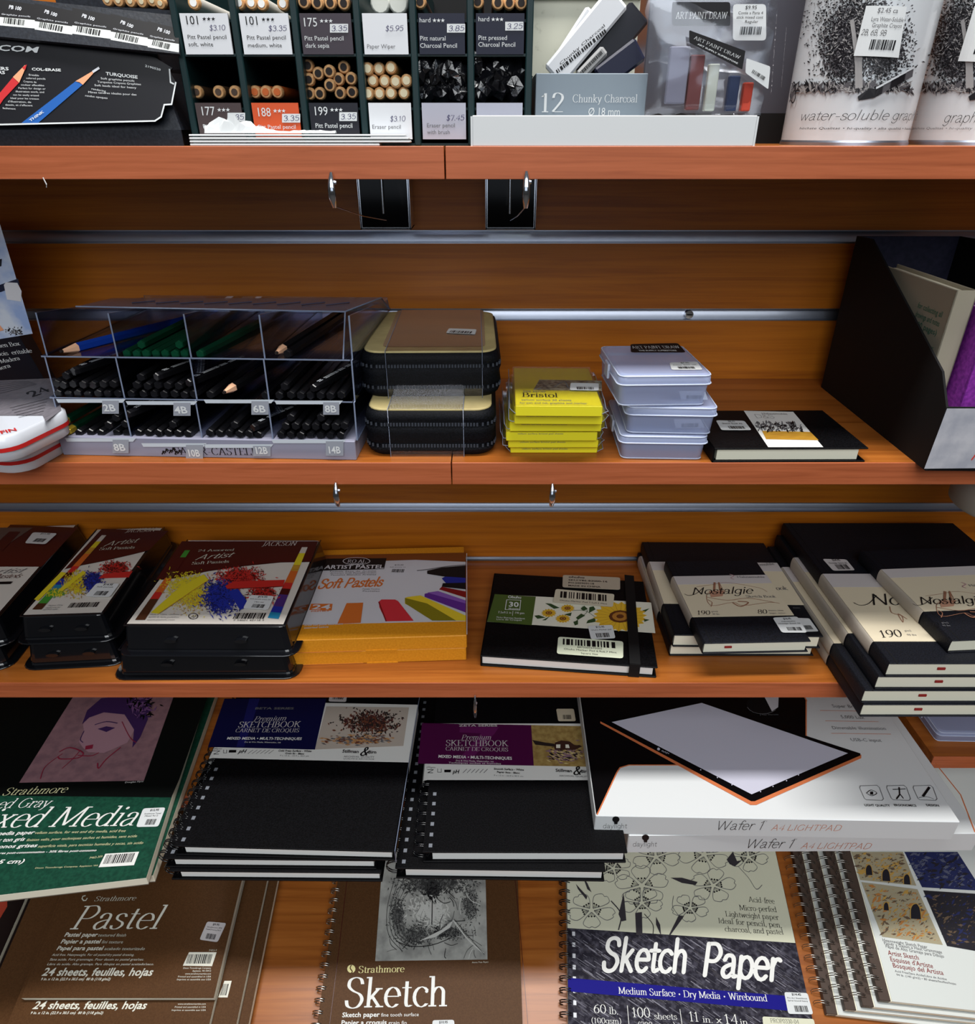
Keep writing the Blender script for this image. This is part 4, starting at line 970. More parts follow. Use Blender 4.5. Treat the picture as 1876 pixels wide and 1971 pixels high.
def zipcase(fl, fr, htop, t, d_, rot, label, sl):
    M, w_ = lie(htop, fl, fr, rot=rot); M = down(M, t)
    r = thing('zip_pencil_case', label, 'pencil case', M, 'zipped pencil cases')
    base = rrect(w_, d_, .014)
    def body(m):
        rings = []
        for (z, k) in ((0, .002), (.003, -.001), (t*.18, -.0025), (t*.24, 0), (t*.32, -.0028), (t*.5, -.0015), (t*.62, -.003), (t*.70, 0), (t*.78, -.0028), (t-.003, -.001), (t-.001, .002)):
            rings.append([(x, y, z) for x, y in inset(base, w_, d_, k)])
        m.loft(rings, nyl)
    part(r, 'body', body)
    for z in (t*.24, t*.70):
        def z_(m):
            P = inset(base, w_, d_, -.0022); n = len(P); pts = []
            for i in range(n):
                a, b = P[i], P[(i+1) % n]; L = math.dist(a, b); k = max(1, int(L/.0024))
                for q in range(k): pts.append((a[0]+(b[0]-a[0])*q/k, a[1]+(b[1]-a[1])*q/k))
            for (x, y) in pts: m.box(x-.0008, x+.0008, y-.0008, y+.0008, z-.0013, z+.0013, mat('zip_teeth', (58, 62, 70), .3))
        part(r, 'zip', z_)
    def top(m):
        m.loft([[(x, y, z) for x, y in inset(base, w_, d_, k)] for z, k in ((t-.0015, .001), (t-.0004, .0008), (t, .002))], cream)
    part(r, 'lid_panel', top, 'cream lid panel')
    def sleeve(m):
        x0, x1 = sl; e = .0028
        m.loft([[(x, -e, .000), (x, -e, t+.0012), (x, d_, t+.0012)] for x in (x0, x1)], film('sleeve_film', (235, 235, 240), .05, .08) if 'sleeve_film' not in MATS else MATS['sleeve_film'], False, False, False)
        for x in (x0, x1): m.tube([(x, -e, 0), (x, -e, t+.0012), (x, d_, t+.0012)], .0003, acryedge, 4)
    part(r, 'clear_sleeve_or_highlight', sleeve)
    return r, w_, t
c1 = zipcase((703,788), (948,788), HM-.040, .040, .145, 0, 'lower black zip pencil case with a cream lid, under its twin', (.018, .078))
c2 = zipcase((694,677), (958,677), HM-.040-.0385, .0385, .145, 1, 'upper black zip pencil case with a cream lid and small price label', (.020, .098))
cw = c2[1]
def f(m): m.loft([[(x, y, c2[2]+.0006) for x, y in inset(rrect(cw-.02, .132, .006), cw-.02, .132, 0)]], mat('case_card_tan', (168, 140, 112), .4), True)
def f(m):
    P = [(x+.016, y+.012, 0) for x, y in rrect(cw-.026, .135, .006)]
    m.add([(x, y, c2[2]+.0007) for x, y, z in P], [tuple(range(len(P)))], mat('case_card_tan', (164, 136, 108), .4))
part(c2[0], 'insert_card', f, 'tan printed insert card')
bpy.context.view_layer.update()
sticker(c2[0], topface(c2[2]+.0012), [(864,633),(917,635),(914,645),(858,642)], [], seed=3, bar=(.1, .9, .1, .5))

# yellow drawing pads in plastic
yel = mat('pad_yellow', (236, 224, 40), .5); yell = mat('pad_yellow_light', (244, 236, 90), .5)
def ypad(fl, fr, htop, t, label, sd, top=False):
    M, w_ = lie(htop, fl, fr); M = down(M, t); d_ = .098; R = random.Random(sd)
    r = thing('drawing_pad', label, 'paper pad', M, 'stack of small yellow pads')
    def f(m):
        m.box(0, w_, 0, d_, 0, t*.92, yel, .0006)
        if top:
            m.on(topface(t*.92), 1)
            m.pp([(1038,731),(1158,733),(1158,756),(1028,752)], mat('pad_picture', (178, 172, 150), .5, noise=(260, (90, 84, 76))), 1)
            m.line([(1040,736),(1060,748),(1085,735),(1100,750),(1150,738)], 2, inkg, 2, True); m.line([(1035,750),(1070,738),(1110,752),(1130,736)], 2, inkg, 2, True)
            m.text('Bristol', (1004,763), (1074,764), 9, ink, 'serif', 1); m.text('series', (1006,755), (1070,754), 3, inkg, 'r', 1)
            m.text('vellum surface 20 sheets', (1003,772), (1100,774), 4, inkg, 'r', 1); m.text('for pen and ink, graphite and marker', (1000,779), (1130,780), 3, inkg, 'r', 1)
        else:
            m.on(frontface(0), 1)
            x0, y0 = fl; m.text('vellum surface bristol pad sheets', (x0+22, y0+7), (x0+110, y0+7), 3, inkg, 'r', 1)
    part(r, 'pad', f)
    def bagf(m):
        e = .004
        for sgn, x in ((-1, 0), (1, w_)):
            n = 8; R2 = random.Random(sd*7+sgn)
            rows = [[(x+sgn*(k*.0022), -.001 + d_*j/n, t*.3 + R2.uniform(-.0012, .0022)*k + .001*k) for j in range(n+1)] for k in range(3)]
            m.loft(rows, MATS['bag_film'], False, False, False)
            m.tube([rows[2][j] for j in range(n+1)], .0003, acryedge, 4)
            m.tube([rows[0][0], rows[1][0], rows[2][0]], .0003, acryedge, 4)
        m.box(-.001, w_+.001, -.0012, d_+.002, t*.93, t*.96, clear)
    part(r, 'plastic_wrap', bagf)
    return r
YY = [((982,858),(1150,858),'bottom pad of the small yellow stack'),((978,845),(1152,845),'yellow pad second from the bottom of the small stack'),((974,829),(1150,829),'yellow pad third from the bottom, jutting left'),
      ((981,811),(1158,811),'yellow pad third from the top of the small stack'),((990,795),(1160,796),'yellow pad just below the top one of the small stack'),((992,779),(1160,780),'top yellow pad with a picture and price label')]
hh = HM; YYt = [.0066, .0078, .0090, .0088, .0094, .0094]
Ypads = []
for i, (fl, fr, lb) in enumerate(YY):
    t = YYt[i]; hh -= t; r = ypad(fl, fr, hh, t, lb, i+1, i == 5); Ypads.append((r, t))
bpy.context.view_layer.update()
r, t = Ypads[-1]
m_ = MB(r)
sticker(r, topface(t*.97), [(1098,738),(1152,739),(1152,753),(1096,752)], [], seed=12, bar=(.25, .85, .1, .45))
for ch in r.children:
    if ch.name.startswith('pad'): bpy.data.objects.remove(ch)
def f(m):
    m.box(0, H_w, 0, .098, 0, t*.92, yel, .0006); m.on(topface(t*.92), 1)
    m.pp([(1038,731),(1158,733),(1158,752),(1026,751)], MATS['pad_picture'], 1)
    m.line([(1040,736),(1060,748),(1085,735),(1100,750),(1150,738)], 2, inkg, 2, True); m.line([(1035,750),(1070,738),(1110,752),(1130,736)], 2, inkg, 2, True)
    m.text('Bristol', (1004,764), (1074,765), 8, ink, 'serif', 1); m.text('500 series', (1006,755), (1050,755), 3, inkg, 'r', 1)
    m.text('vellum surface 20 sheets', (1003,771), (1100,772), 3, inkg, 'r', 1); m.text('for pen and ink, graphite and marker', (1000,777), (1130,778), 3, inkg, 'r', 1)
H_w = lie(HM - sum(YYt), (992,779), (1160,780))[1]
part(r, 'pad', f)

# frosted plastic boxes
fro = frosted('frosted_plastic', (178, 190, 226), .58, .22); froe = frosted('frosted_plastic_rim', (206, 216, 240), .85, .2)
def cbox(fl, fr, htop, t, d_, rot, label, rs=1):
    M, w_ = lie(htop, fl, fr, rot=rot); M = down(M, t)
    r = thing('plastic_box', label, 'plastic box', M, 'stack of clear plastic boxes'); lidt = t*.30
    b0 = rrect(w_-.003, d_-.003, .005, 3)
    def body(m):
        P = [(x+.0015, y+.0015) for x, y in b0]
        m.loft([[(x, y, z) for x, y in inset(P, w_, d_, k)] for z, k in ((0, .0022), (.0012, .0012), (t-lidt, 0))], fro, False, True)
        m.add([(x, y, .0003) for x, y in inset(P, w_, d_, .0022)], [tuple(range(len(P)))[::-1]], fro)
        for z, k in ((.0008, .0013), (t-lidt-.0006, -.0004)): m.tube([(x, y, z) for x, y in inset(P, w_, d_, k)], .0006, froe, 5, True)
    part(r, 'box_body', body)
    def lidf(m):
        P = rrect(w_, d_, .006, 3)
        m.loft([[(x, y, z) for x, y in inset(P, w_, d_, k)] for z, k in ((t-lidt, 0), (t-.0025, .0002), (t-.0004, .0014), (t, .004))], fro, False, True)
        m.add([(x, y, t) for x, y in inset(P, w_, d_, .004)], [tuple(range(len(P)))], fro)
        for z, k in ((t-lidt, -.0003), (t-.0012, .0006)): m.tube([(x, y, z) for x, y in inset(P, w_, d_, k)], .0006, froe, 5, True)
    part(r, 'lid', lidf)
    part(r, 'latch', lambda m: m.box(-.0018, .0002, d_*.42, d_*.58, t*.45, t*.92, froe, .0004))
    return r, w_, t
k1 = cbox((1194,838), (1364,838), HM-.0215, .0215, .088, -2, 'bottom frosted clear plastic box of the stack of three')
k2 = cbox((1206,782), (1383,783), HM-.0455, .0235, .088, -2, 'middle frosted clear plastic box, jutting to the right')
k3 = cbox((1192,723), (1376,723), HM-.0715, .0255, .086, 2, 'top frosted clear plastic box with a black logo label and price label')
bpy.context.view_layer.update()
sticker(k3[0], topface(k3[2]), [(1213,663),(1304,661),(1320,679),(1214,679)], [('ART PAINT DRAW', .04, .96, .42, .32, 'serifl', white), ('THE SUPPLY SUPERSTORE', .15, .85, .12, .14, 'B', white)], 'logo_label', 2, ink, None)
sticker(k3[0], topface(k3[2]), [(1288,699),(1341,697),(1352,713),(1292,713)], [('$7.95', .4, .7, .8, .14), ('Clear box set', .1, .9, .55, .12)], seed=6, bar=(.25, .8, .12, .4))
for kk, c in ((k3, [(1306,752),(1356,752),(1362,769),(1310,769)]), (k2, [(1296,806),(1348,806),(1356,823),(1300,824)])):
    sticker(kk[0], frontface(.004), c, [], seed=7, col=mat('label_seen_through', (186, 194, 216), .6), bar=(.2, .8, .1, .5))

# black D&S sketch book on the shelf
M, w_ = lie(HM-.0125, (1374,863), (1672,862)); M = down(M, .0125)
rb = thing('sketch_book', 'thin black sketch book with a printed paper band lying alone before the magazine holder', 'book', M)
bd = .086
part(rb, 'page_block', lambda m: m.box(.004, w_-.006, .003, bd-.003, .0014, .0111, paper))
def f(m):
    m.box(0, w_, 0, bd, .0111, .0125, blackc, .0005); m.box(0, w_, 0, bd, 0, .0014, blackc, .0005); m.box(0, .0014, 0, bd, 0, .0125, blackc, .0005)
part(rb, 'cover', f); bpy.context.view_layer.update()
ochre = mat('band_ochre', (196, 148, 50), .5, noise=(90, (170, 122, 40), (1, 6, 1)))
def f(m):
    m.on(topface(.0125), 1); m.pp([(1431,791),(1526,793),(1584,861),(1478,861)], wprint, 1); m.pp([(1466,830),(1559,832),(1575,848),(1474,846)], ochre, 2)
    m.text('D&S', (1454,805), (1492,806), 7, inkg, 'thin', 2); m.text('Hahnemuhle', (1466,798), (1516,799), 3, inkg, 'r', 2)
    m.scatter((1500,822), (44, 9), 120, 3, [ink, inkg], 2, 5, asp=1.5, gauss=False)
    for k in range(7): m.line([(1456+k*12,812),(1462+k*12,828)], 1.4, inkg, 3)
part(rb, 'paper_band', f, 'white paper band with an ochre stripe and street sketch')
sticker(rb, topface(.0125), [(1377,810),(1432,811),(1446,829),(1388,829)], [('$8.95', .4, .65, .82, .12), ('Sketch Book A5', .15, .85, .6, .12)], seed=4, bar=(.3, .85, .12, .36))

# magazine holder
a = H(1780, 906, HM); YH = a.y; X1 = .47
Rm = thing('magazine_holder', 'black magazine file holder with a pale front label at the right of the second shelf', 'magazine holder', Matrix.Translation(a) @ Matrix.Rotation(-.02, 4, 'Z'))
zf = V(1800, 784, YH).z - ZM; zbk = .148; dd = YW - YH - .03
hol = mat('holder_black_card', (7, 7, 9), .75); holn = mat('holder_navy_inside', (22, 24, 44), .7, noise=(200, (34, 34, 56)))
def sidef(m, x, c=hol):
    P = [(0, 0), (dd, 0), (dd, zbk), (dd-.03, zbk+.001), (.018, zf+.022), (0, zf)]
    n = len(P); m.add([(x, y, z) for y, z in P] + [(x+.0018, y, z) for y, z in P], [tuple(range(n))[::-1], tuple(range(n, 2*n))] + [(i, (i+1) % n, (i+1) % n+n, i+n) for i in range(n)], c)
part(Rm, 'side_panel', lambda m: sidef(m, 0)); part(Rm, 'side_panel', lambda m: sidef(m, .095))
part(Rm, 'back_panel_or_added_backdrop', lambda m: m.box(.0018, .095, dd-.0018, dd, 0, zbk, holn)); part(Rm, 'base', lambda m: m.box(.0018, .095, 0, dd, 0, .0018, hol))
part(Rm, 'front_panel', lambda m: m.box(.0018, .095, 0, .0018, 0, zf, hol))
bpy.context.view_layer.update()
def f(m):
    m.on(frontface(0), 1); m.pp([(1822,786),(1960,786),(1960,900),(1778,902)], mat('holder_label_grey', (188, 188, 194), .7, noise=(60, (160, 162, 172))), 1)
    m.text('A', (1866,884), (1896,884), 40, mat('marker_red', (206, 60, 50), .6), 'hand', 2)
part(Rm, 'front_label', f, 'pale grey front label')
# books in the holder
def hbook(x, y0, t, d_, h_, lean, cov, label, page=paper, fn=None):
    M = Rm.matrix_world @ Matrix.Translation((x, y0, .002)) @ Matrix.Rotation(lean, 4, 'Y')
    r = thing('book', label, 'book', M, 'books in the magazine holder')
    part(r, 'page_block', lambda m: m.box(.0015, t-.0015, .002, d_-.002, .001, h_-.003, page))
    def f(m): m.box(0, .0015, 0, d_, 0, h_, cov, .0004); m.box(t-.0015, t, 0, d_, 0, h_, cov, .0004); m.box(0, t, 0, .0015, 0, h_, cov, .0004)
    part(r, 'cover', f)
    return r
tan = mat('book_tan', (168, 160, 140), .6); pur = mat('book_purple_velvet', (112, 32, 134), .8, noise=(300, (146, 50, 166)), bump=.3)
h1 = hbook(.006, .040, .016, .12, .128, .0, tan, 'tan-covered book with green print, leftmost in the magazine holder')
h2 = hbook(.0245, .022, .013, .12, .116, .0, pur, 'purple velvet book beside the tan book in the magazine holder')
bpy.context.view_layer.update()
grn = mat('green_print', (24, 116, 92), .6)
def f(m):
    F = face_m((0, .12, 0), (0, -1, 0), (0, 0, 1)); m.on(F, 1)
    for k, t in enumerate(['for collecting all', 'drawings and notes', '(100 pages)']): m.ltext(t, .076, .106-.007*k, .036, .0045, grn)
    m.ltext('the paper', .086, .079, .026, .006, grn, 'script')
    for k, t in enumerate(('The drawing', 'sketches book')): m.ltext(t, .098, .066-.011*k, .02, .007, grn, 'script')
part(h1, 'cover_print', f)

# leaning pencil-set carton at the far left
Yl = .668
P0, P1, P2, P3_ = V(-70, 735, Yl-.01), V(76, 716, Yl-.01), V(-2, 424, Yl-.035), V(-130, 424, Yl-.035)
Mx = face_m(P0, (P1-P0), (P2-P1)); ww = (P1-P0).length; hw = (P2-P1).length
base = H(60, 735, HM)
Rx = thing('pencil_set_carton', 'tall photo-printed carton leaning at the far left of the second shelf', 'box', Mx)
bpy.context.view_layer.update()
zlow = Mx.inverted()
cph = mat('carton_photo_blue', (150, 172, 214), .3, noise=(30, (206, 214, 226), (1, 1, 1), (.4, .6))); cblk = mat('carton_black', (26, 26, 34), .35)
def f(m):
    hlow = (ZM - (Mx @ Vector((0, 0, 0))).z) / (Mx.to_3x3() @ Vector((0, 1, 0))).z
    m.box(0, ww, hlow+.002, hw, -.018, 0, cblk, .0008)
    m.on(Matrix.Identity(4), 1)
    m.pp([(-70,470),(-70,424),(-2,424),(63,642),(-70,664)], cph, 1)
    m.pp([(-70,560),(-70,536),(0,548),(35,536),(38,548),(2,562)], mat('carton_dark_blue', (24, 30, 54), .3), 2)
    m.pp([(8,548),(12,543),(34,544),(42,560),(41,580),(14,576)], mat('carton_eraser', (214, 214, 218), .5), 3)
    m.pp([(-10,500),(4,498),(3,512),(-10,514)], cblk, 3); m.pp([(-60,480),(-20,450),(0,452),(-10,490)], mat('carton_pale', (100, 120, 160), .3), 2)
    m.scatter((32,638), (18, 9), 60, 2.2, [ink, inkg], 3, 3, asp=1.2); m.pp([(-70,640),(0,625),(8,635),(-70,655)], peach, 3)
    for k, (t, xa, xb) in enumerate([('Wooden Box', -26, 40), ('En Bois Veritable', -22, 63), ('En Madera', -14, 40), ('Madera', -20, 22)]): m.text(t, (xa, 672+k*15), (xb, 664+k*14), 8, white, 'serif', 2)
part(Rx, 'carton', f)

# white tins with a red line, lower left
red = mat('tin_red_line', (190, 36, 34), .35); tinwh = mat('tin_white', (206, 210, 218), .22, coat=.4); ting = mat('tin_lid_grey', (120, 116, 122), .35, noise=(140, (96, 92, 98), (8, 1, 1)))
def flat_tin(fr, bk, htop, t, label, top, sd):
    A = H(*fr, htop); Bk = H(*bk, htop); w_ = .17; d_ = .07
    Ux = Vector((Bk.x-A.x, Bk.y-A.y, 0)).normalized(); Rr = math.atan2(Ux.y, Ux.x) - PI/2
    M = Matrix.Translation((A.x, A.y, ZC-htop-t)) @ Matrix.Rotation(Rr, 4, 'Z') @ Matrix.Translation((-w_, 0, 0))
    r = thing('pencil_tin', label, 'tin', M, 'white pencil tins at the left')
    P = rrect(w_, d_, .016)
    def body(m): m.loft([[(x, y, z) for x, y in inset(P, w_, d_, k)] for z, k in ((0, .0015), (.001, .0004), (t*.42, 0))], tinwh, True)
    def lf(m): m.loft([[(x, y, z) for x, y in inset(P, w_, d_, k)] for z, k in ((t*.55, -.0006), (t*.92, -.0006), (t, .001))], tinwh, True)
    part(r, 'tin_base', body); part(r, 'lid', lf)
    part(r, 'red_line', lambda m: m.loft([[(x, y, z) for x, y in inset(P, w_, d_, -.0008)] for z in (t*.40, t*.56)], red, False), 'red seam line')
    return r
ft1 = flat_tin((35,872), (115,830), HM-.019, .019, 'lower white pencil tin with a red line, left of the acrylic rack', False, 1)
ft2 = flat_tin((5,846), (95,804), HM-.040, .020, 'upper white pencil tin with a red line and grey printed lid', True, 2)
bpy.context.view_layer.update()
def f(m):
    m.on(topface(.0202), 1)
    m.pp([(-60,800),(-60,735),(108,728),(118,790),(88,812),(82,800)], ting, 1)
    m.text('24', (62,765), (98,752), 12, ink, 'brush', 2)
    for k in range(5): m.line([(20+k*4, 786+k*4.5), (92-k*2, 768+k*6)], 1.5, ink, 2)
    for k in range(6): m.line([(-40, 768-k*6), (70-k*3, 740-k*1.2)], 2.5, mat('lid_stripe', (84, 80, 88), .4), 2)
    m.text('FIN', (2,836), (34,829), 6, red, 'B', 2)
part(ft2, 'lid_print', f)
# ------------------------------------------------------------------ third shelf
ZL = ZC - HL
maroon = mat('card_maroon', (70, 22, 20), .3); cardw = mat('card_stock_white', (206, 200, 192), .35)
pyel = mat('powder_yellow', (214, 196, 40), .6); pblu = mat('powder_blue', (30, 44, 150), .6); pred = mat('powder_red', (186, 40, 34), .6)
pora = mat('strip_orange', (196, 96, 36), .5); pgrn = mat('strip_green', (64, 140, 50), .5); ptea = mat('strip_teal', (30, 120, 160), .5); pbrn = mat('strip_brown', (74, 42, 24), .5); ppur = mat('strip_purple', (70, 40, 110), .5)
blist = mat('blister_black', (14, 15, 19), .13, 0, .7, coat=.3)
def blister(M, w_, d_, t, label, group='black blister packs of pastels'):
    r = thing('pastel_blister_pack', label, 'pastel set', M, group)
    P = rrect(w_, d_, .006, 3)
    part(r, 'tray_flange', lambda m: m.loft([[(x, y, z) for x, y in inset(rrect(w_, d_, .012, 4), w_, d_, k)] for z, k in ((0, -.010), (.0006, -.0108), (.0014, -.010))], blist))
    def shell(m): m.loft([[(x, y, z) for x, y in inset(P, w_, d_, k)] for z, k in ((.001, -.0045), (.003, -.0035), (.0045, -.0038), (t-.002, -.0004), (t-.0006, .0004), (t-.0004, .002))], blist, True, False)
    part(r, 'blister_shell', shell)
    part(r, 'catch', lambda m: m.loft([[(w_*.28+.006*math.cos(q*PI/6), -.0052-k, t*.5+.0022*math.sin(q*PI/6)) for q in range(12)] for k in (-.003, .0006)], blist))
    part(r, 'catch', lambda m: m.loft([[(w_*.72+.006*math.cos(q*PI/6), -.0052-k, t*.5+.0022*math.sin(q*PI/6)) for q in range(12)] for k in (-.003, .0006)], blist))
    def rim(m):
        for (x, y, X2, Y2) in ((0,0,w_,0),(w_,0,w_,d_),(0,0,0,d_)): m.tube([(x, y, t-.0005), (X2, Y2, t-.0005)], .0006, blist, 6)
    part(r, 'shell_rim', rim)
    return r
def wcard(m, w_, d_, t, c=None): m.add([(.002, .002, t-.0001), (w_-.002, .002, t-.0001), (w_-.002, d_-.002, t-.0001), (.002, d_-.002, t-.0001)], [(0, 1, 2, 3)], c or cardw); m.on(topface(t), 1)
TJ = .0298
M0, wj = lie(HL-TJ, (228,1250), (548,1254), rot=1.5)
j0 = blister(down(M0, TJ), wj, .150, TJ, 'lower large black blister pack of pastels, under its twin beside the orange boxes')
def f(m):
    wcard(m, wj, .150, TJ); m.text('www.artist-soft-pastels.com', (275,1249), (325,1249), 3, inkg, 'r', 2)
part(j0, 'cover_card', f, 'white printed card')
M1, wj1 = lie(HL-2*TJ, (238,1203), (546,1209), rot=1.5); DJ = .157
j1 = blister(down(M1, TJ), wj1, DJ, TJ, 'upper large black blister pack of soft pastels with a yellow, blue and red powder picture')
def strip(m, bl, br, tr, tl, cols, lay=4):
    n = len(cols)
    for k, c in enumerate(cols):
        a, b = k/n, (k+1)/n; q = lambda s, e, u: (s[0]+(e[0]-s[0])*u, s[1]+(e[1]-s[1])*u)
        m.pp([q(bl, tl, a), q(br, tr, a), q(br, tr, b), q(bl, tl, b)], c, lay)
def f(m):
    wcard(m, wj1, DJ, TJ)
    m.pp([(300,1117),(340,1113),(400,1100),(470,1090),(540,1083),(598,1082),(612,1042),(350,1042)], maroon, 1)
    m.line([(300,1117),(340,1113),(400,1100),(470,1090),(540,1083),(597,1082)], 1.5, ink, 2, True)
    strip(m, (260,1194), (279,1194), (366,1060), (356,1060), [pbrn, pbrn, pbrn, pred, pora, pora, pbrn, maroon, maroon, pgrn], 3)
    strip(m, (515,1190), (536,1192), (592,1054), (581,1054), [ptea, pblu, ppur, ppur, maroon, pred, pora, pora, ochre, pyel, pyel, cardw], 3)
    m.scatter((372,1148), (48,30), 2200, 1.7, [pyel, pyel, ochre], 4, 2, asp=.9); m.scatter((360,1128), (45,26), 900, 1.5, [pyel], 4, 3)
    m.scatter((425,1150), (34,32), 2000, 1.9, [pblu, pblu, mat('powder_navy', (20, 26, 84), .6)], 5, 4)
    m.scatter((462,1112), (44,19), 1500, 1.6, [pred, pred, maroon], 5, 5)
    m.scatter((505,1145), (26,20), 900, 1.8, [pred, maroon], 5, 6)
    m.pp([(290,1181),(306,1183),(402,1118),(392,1107),(345,1133)], pyel, 6); m.line([(306,1183),(402,1118)], 2, ochre, 7)
    m.pp([(434,1130),(450,1121),(548,1118),(545,1131),(438,1136)], pred, 7); m.line([(438,1136),(545,1131)], 2, maroon, 8)
    m.pp([(440,1140),(458,1135),(482,1168),(462,1176)], pblu, 7)
    m.text('JACKSON', (503,1052), (569,1051), 8, cardw, 'serif', 4, .15); m.text('24 Assorted', (380,1063), (450,1061), 4, lid, 'serif', 4)
    m.text('Artist', (374,1079), (444,1073), 9, lid, 'script', 4); m.text('Soft Pastels', (368,1088), (440,1084), 5, lid, 'serif', 4)
    m.bars((448,1192), (508,1192), 11, ink, 4, 22, 3); m.text('7 34001 45118 2', (448,1196), (508,1196), 2.5, ink, 'r', 4)
    for k in range(3): m.text(('Made in China, conforms to', 'ASTM D 4236 guidelines', 'www.pastels.com')[k], (288-k*3,1185+k*5), (352-k*8,1185+k*5), 2.5, inkg, 'r', 4)
    m.line([(372+9*math.cos(a*PI/6), 1187+5.5*math.sin(a*PI/6)) for a in range(13)], 1.6, ink, 4); m.text('AP', (366,1190), (378,1190), 5, ink, 'serif', 4)
part(j1, 'cover_card', f, 'printed card with yellow, blue and red pastel powder')
sticker(j1, topface(TJ), [(482,1148),(528,1150),(516,1177),(468,1174)], [('$14.95', .35, .75, .84, .1, 'B'), ('Soft pastels artist 24', .08, .92, .68, .07), ('24pc set', .3, .7, .48, .07)], seed=5, lay=10, bar=(.3, .8, .1, .34))
# middle stack
TS3 = .0275
Ms, ws = lie(HL-TS3, (52,1236), (212,1228)); s0 = blister(down(Ms, TS3), ws, .17, TS3, 'lower small black blister pack of pastels, between the two other pastel stacks')
part(s0, 'cover_card', lambda m: wcard(m, ws, .17, TS3), 'printed card')
Ms1, ws1 = lie(HL-2*TS3, (38,1186), (200,1177), rot=-2.5); DS1 = .170
s1 = blister(down(Ms1, TS3), ws1, DS1, TS3, 'upper small black blister pack of soft pastels, second stack from the left')
def f(m):
    wcard(m, ws1, DS1, TS3)
    m.pp([(124,1096),(155,1089),(210,1078),(286,1060),(324,1022),(196,1018)], maroon, 1); m.line([(124,1096),(155,1089),(210,1078),(286,1060)], 1.5, ink, 2, True)
    strip(m, (62,1174), (80,1174), (205,1031), (196,1031), [pbrn, pgrn, pgrn, ptea, pblu, maroon, pred, pora, pora, ochre, pyel, cardw], 3)
    m.scatter((150,1125), (28,22), 1000, 1.5, [pyel, pyel, ochre], 4, 2); m.scatter((108,1142), (20,8), 300, 1.5, [pyel, pgrn], 4, 3)
    m.scatter((178,1122), (20,20), 1000, 1.6, [pblu, MATS['powder_navy']], 5, 4); m.scatter((222,1095), (30,13), 900, 1.5, [pred, maroon], 5, 5)
    m.pp([(66,1155),(74,1158),(128,1104),(118,1102)], pyel, 5); m.pp([(112,1138),(120,1140),(166,1104),(160,1100)], pyel, 6)
    m.pp([(190,1115),(200,1106),(256,1101),(248,1113)], pred, 6)
    m.text('JACKSON', (240,1026), (297,1024), 7, cardw, 'serif', 4, .15); m.text('Artist', (198,1053), (262,1045), 8, lid, 'script', 4); m.text('Soft Pastels', (190,1060), (258,1057), 5, lid, 'serif', 4)
    m.bars((130,1171), (186,1169), 9, ink, 4, 22, 3)
    for k in range(3): m.text(('Made in China', 'conforms to', 'ASTM D 4236')[k], (92-k*5,1168+k*4), (120-k*5,1167+k*4), 2.5, inkg, 'r', 4)
part(s1, 'cover_card', f, 'printed card with pastel powder picture')
sticker(s1, topface(TS3), [(187,1125),(231,1126),(212,1152),(164,1151)], [('$14.95', .35, .75, .84, .1, 'B'), ('Soft pastels', .15, .85, .68, .07)], seed=5, lay=10, bar=(.3, .8, .1, .34))
# left stack, cut off by the picture edge
for k, (lb, y) in enumerate((('bottom black blister pack of pastels in the stack cut off at the left', 1236), ('top black blister pack of brown Artist pastels in the stack cut off at the left', 1190))):
    Ma, wa = lie(HL-(k+1)*TS3, (-170, y+8), (-8, y)); ra = blister(down(Ma, TS3), wa, .185, TS3, lb)
    def f(m):
        wcard(m, wa, .185, TS3)
        if k:
            m.pp([(-60,1091),(80,1091),(150,1016),(20,1010)], maroon, 1); m.pp([(0,1016),(64,1016),(50,1025),(0,1058)], mat('card_taupe', (92, 76, 70), .4), 2); m.pp([(-10,1050),(18,1024),(40,1024),(6,1060)], maroon, 3)
            m.text('Artist', (-34,1106), (40,1103), 9, inkg, 'script', 3); m.text('Soft Pastels', (-60,1115), (36,1113), 8, maroon, 'script', 3)
            m.pp([(-30,1121),(25,1120),(20,1125),(-34,1126)], ink, 3)
    part(ra, 'cover_card', f, 'printed card in white and dark maroon')
    if k: sticker(ra, topface(TS3), [(64,1026),(111,1028),(88,1049),(48,1047)], [('$11.95', .35, .75, .84, .1, 'B')], seed=6, lay=6, bar=(.3, .8, .15, .42))

# orange boxes of soft pastels
obox = mat('box_orange', (226, 152, 36), .5, noise=(500, (214, 138, 26))); oedge = mat('box_fold_tan', (196, 120, 50), .6)
def orange(fl, fr, htop, t, d_, label, rot=0):
    M, w_ = lie(htop, fl, fr, rot=rot); M = down(M, t); r = thing('pastel_box', label, 'pastel set', M, 'orange boxes of soft pastels')
    def f(m):
        m.box(0, w_, 0, d_, 0, t, obox, .0007)
        m.box(w_*.42, w_*.6, -.0006, 0, 0, .0012, obox); m.box(w_*.02, w_*.40, -.0005, 0, t*.02, t*.05, oedge)
    part(r, 'carton', f); return r, w_
TO = .0158
o0, wo0 = orange((562,1257), (897,1247), HL-TO, TO, .162, 'lower orange box of soft pastels, under its twin')
o1, wo = orange((557,1233), (898,1223), HL-2*TO, TO, .168, 'upper orange box of 24 soft pastels with a white printed lid')
oran = mat('print_orange', (206, 108, 44), .45); crim = mat('print_red', (204, 50, 60), .45); pviol = mat('print_violet', (96, 44, 140), .45); pviol2 = mat('print_lilac', (136, 88, 176), .45); oliv = mat('print_olive', (132, 120, 24), .5); pye = mat('print_yellow', (226, 196, 48), .45); pdr = mat('print_dark_red', (130, 24, 24), .45); pnb = mat('print_blue', (30, 40, 140), .45)
lidw = mat('lid_print_lilac_white', (206, 204, 210), .3)
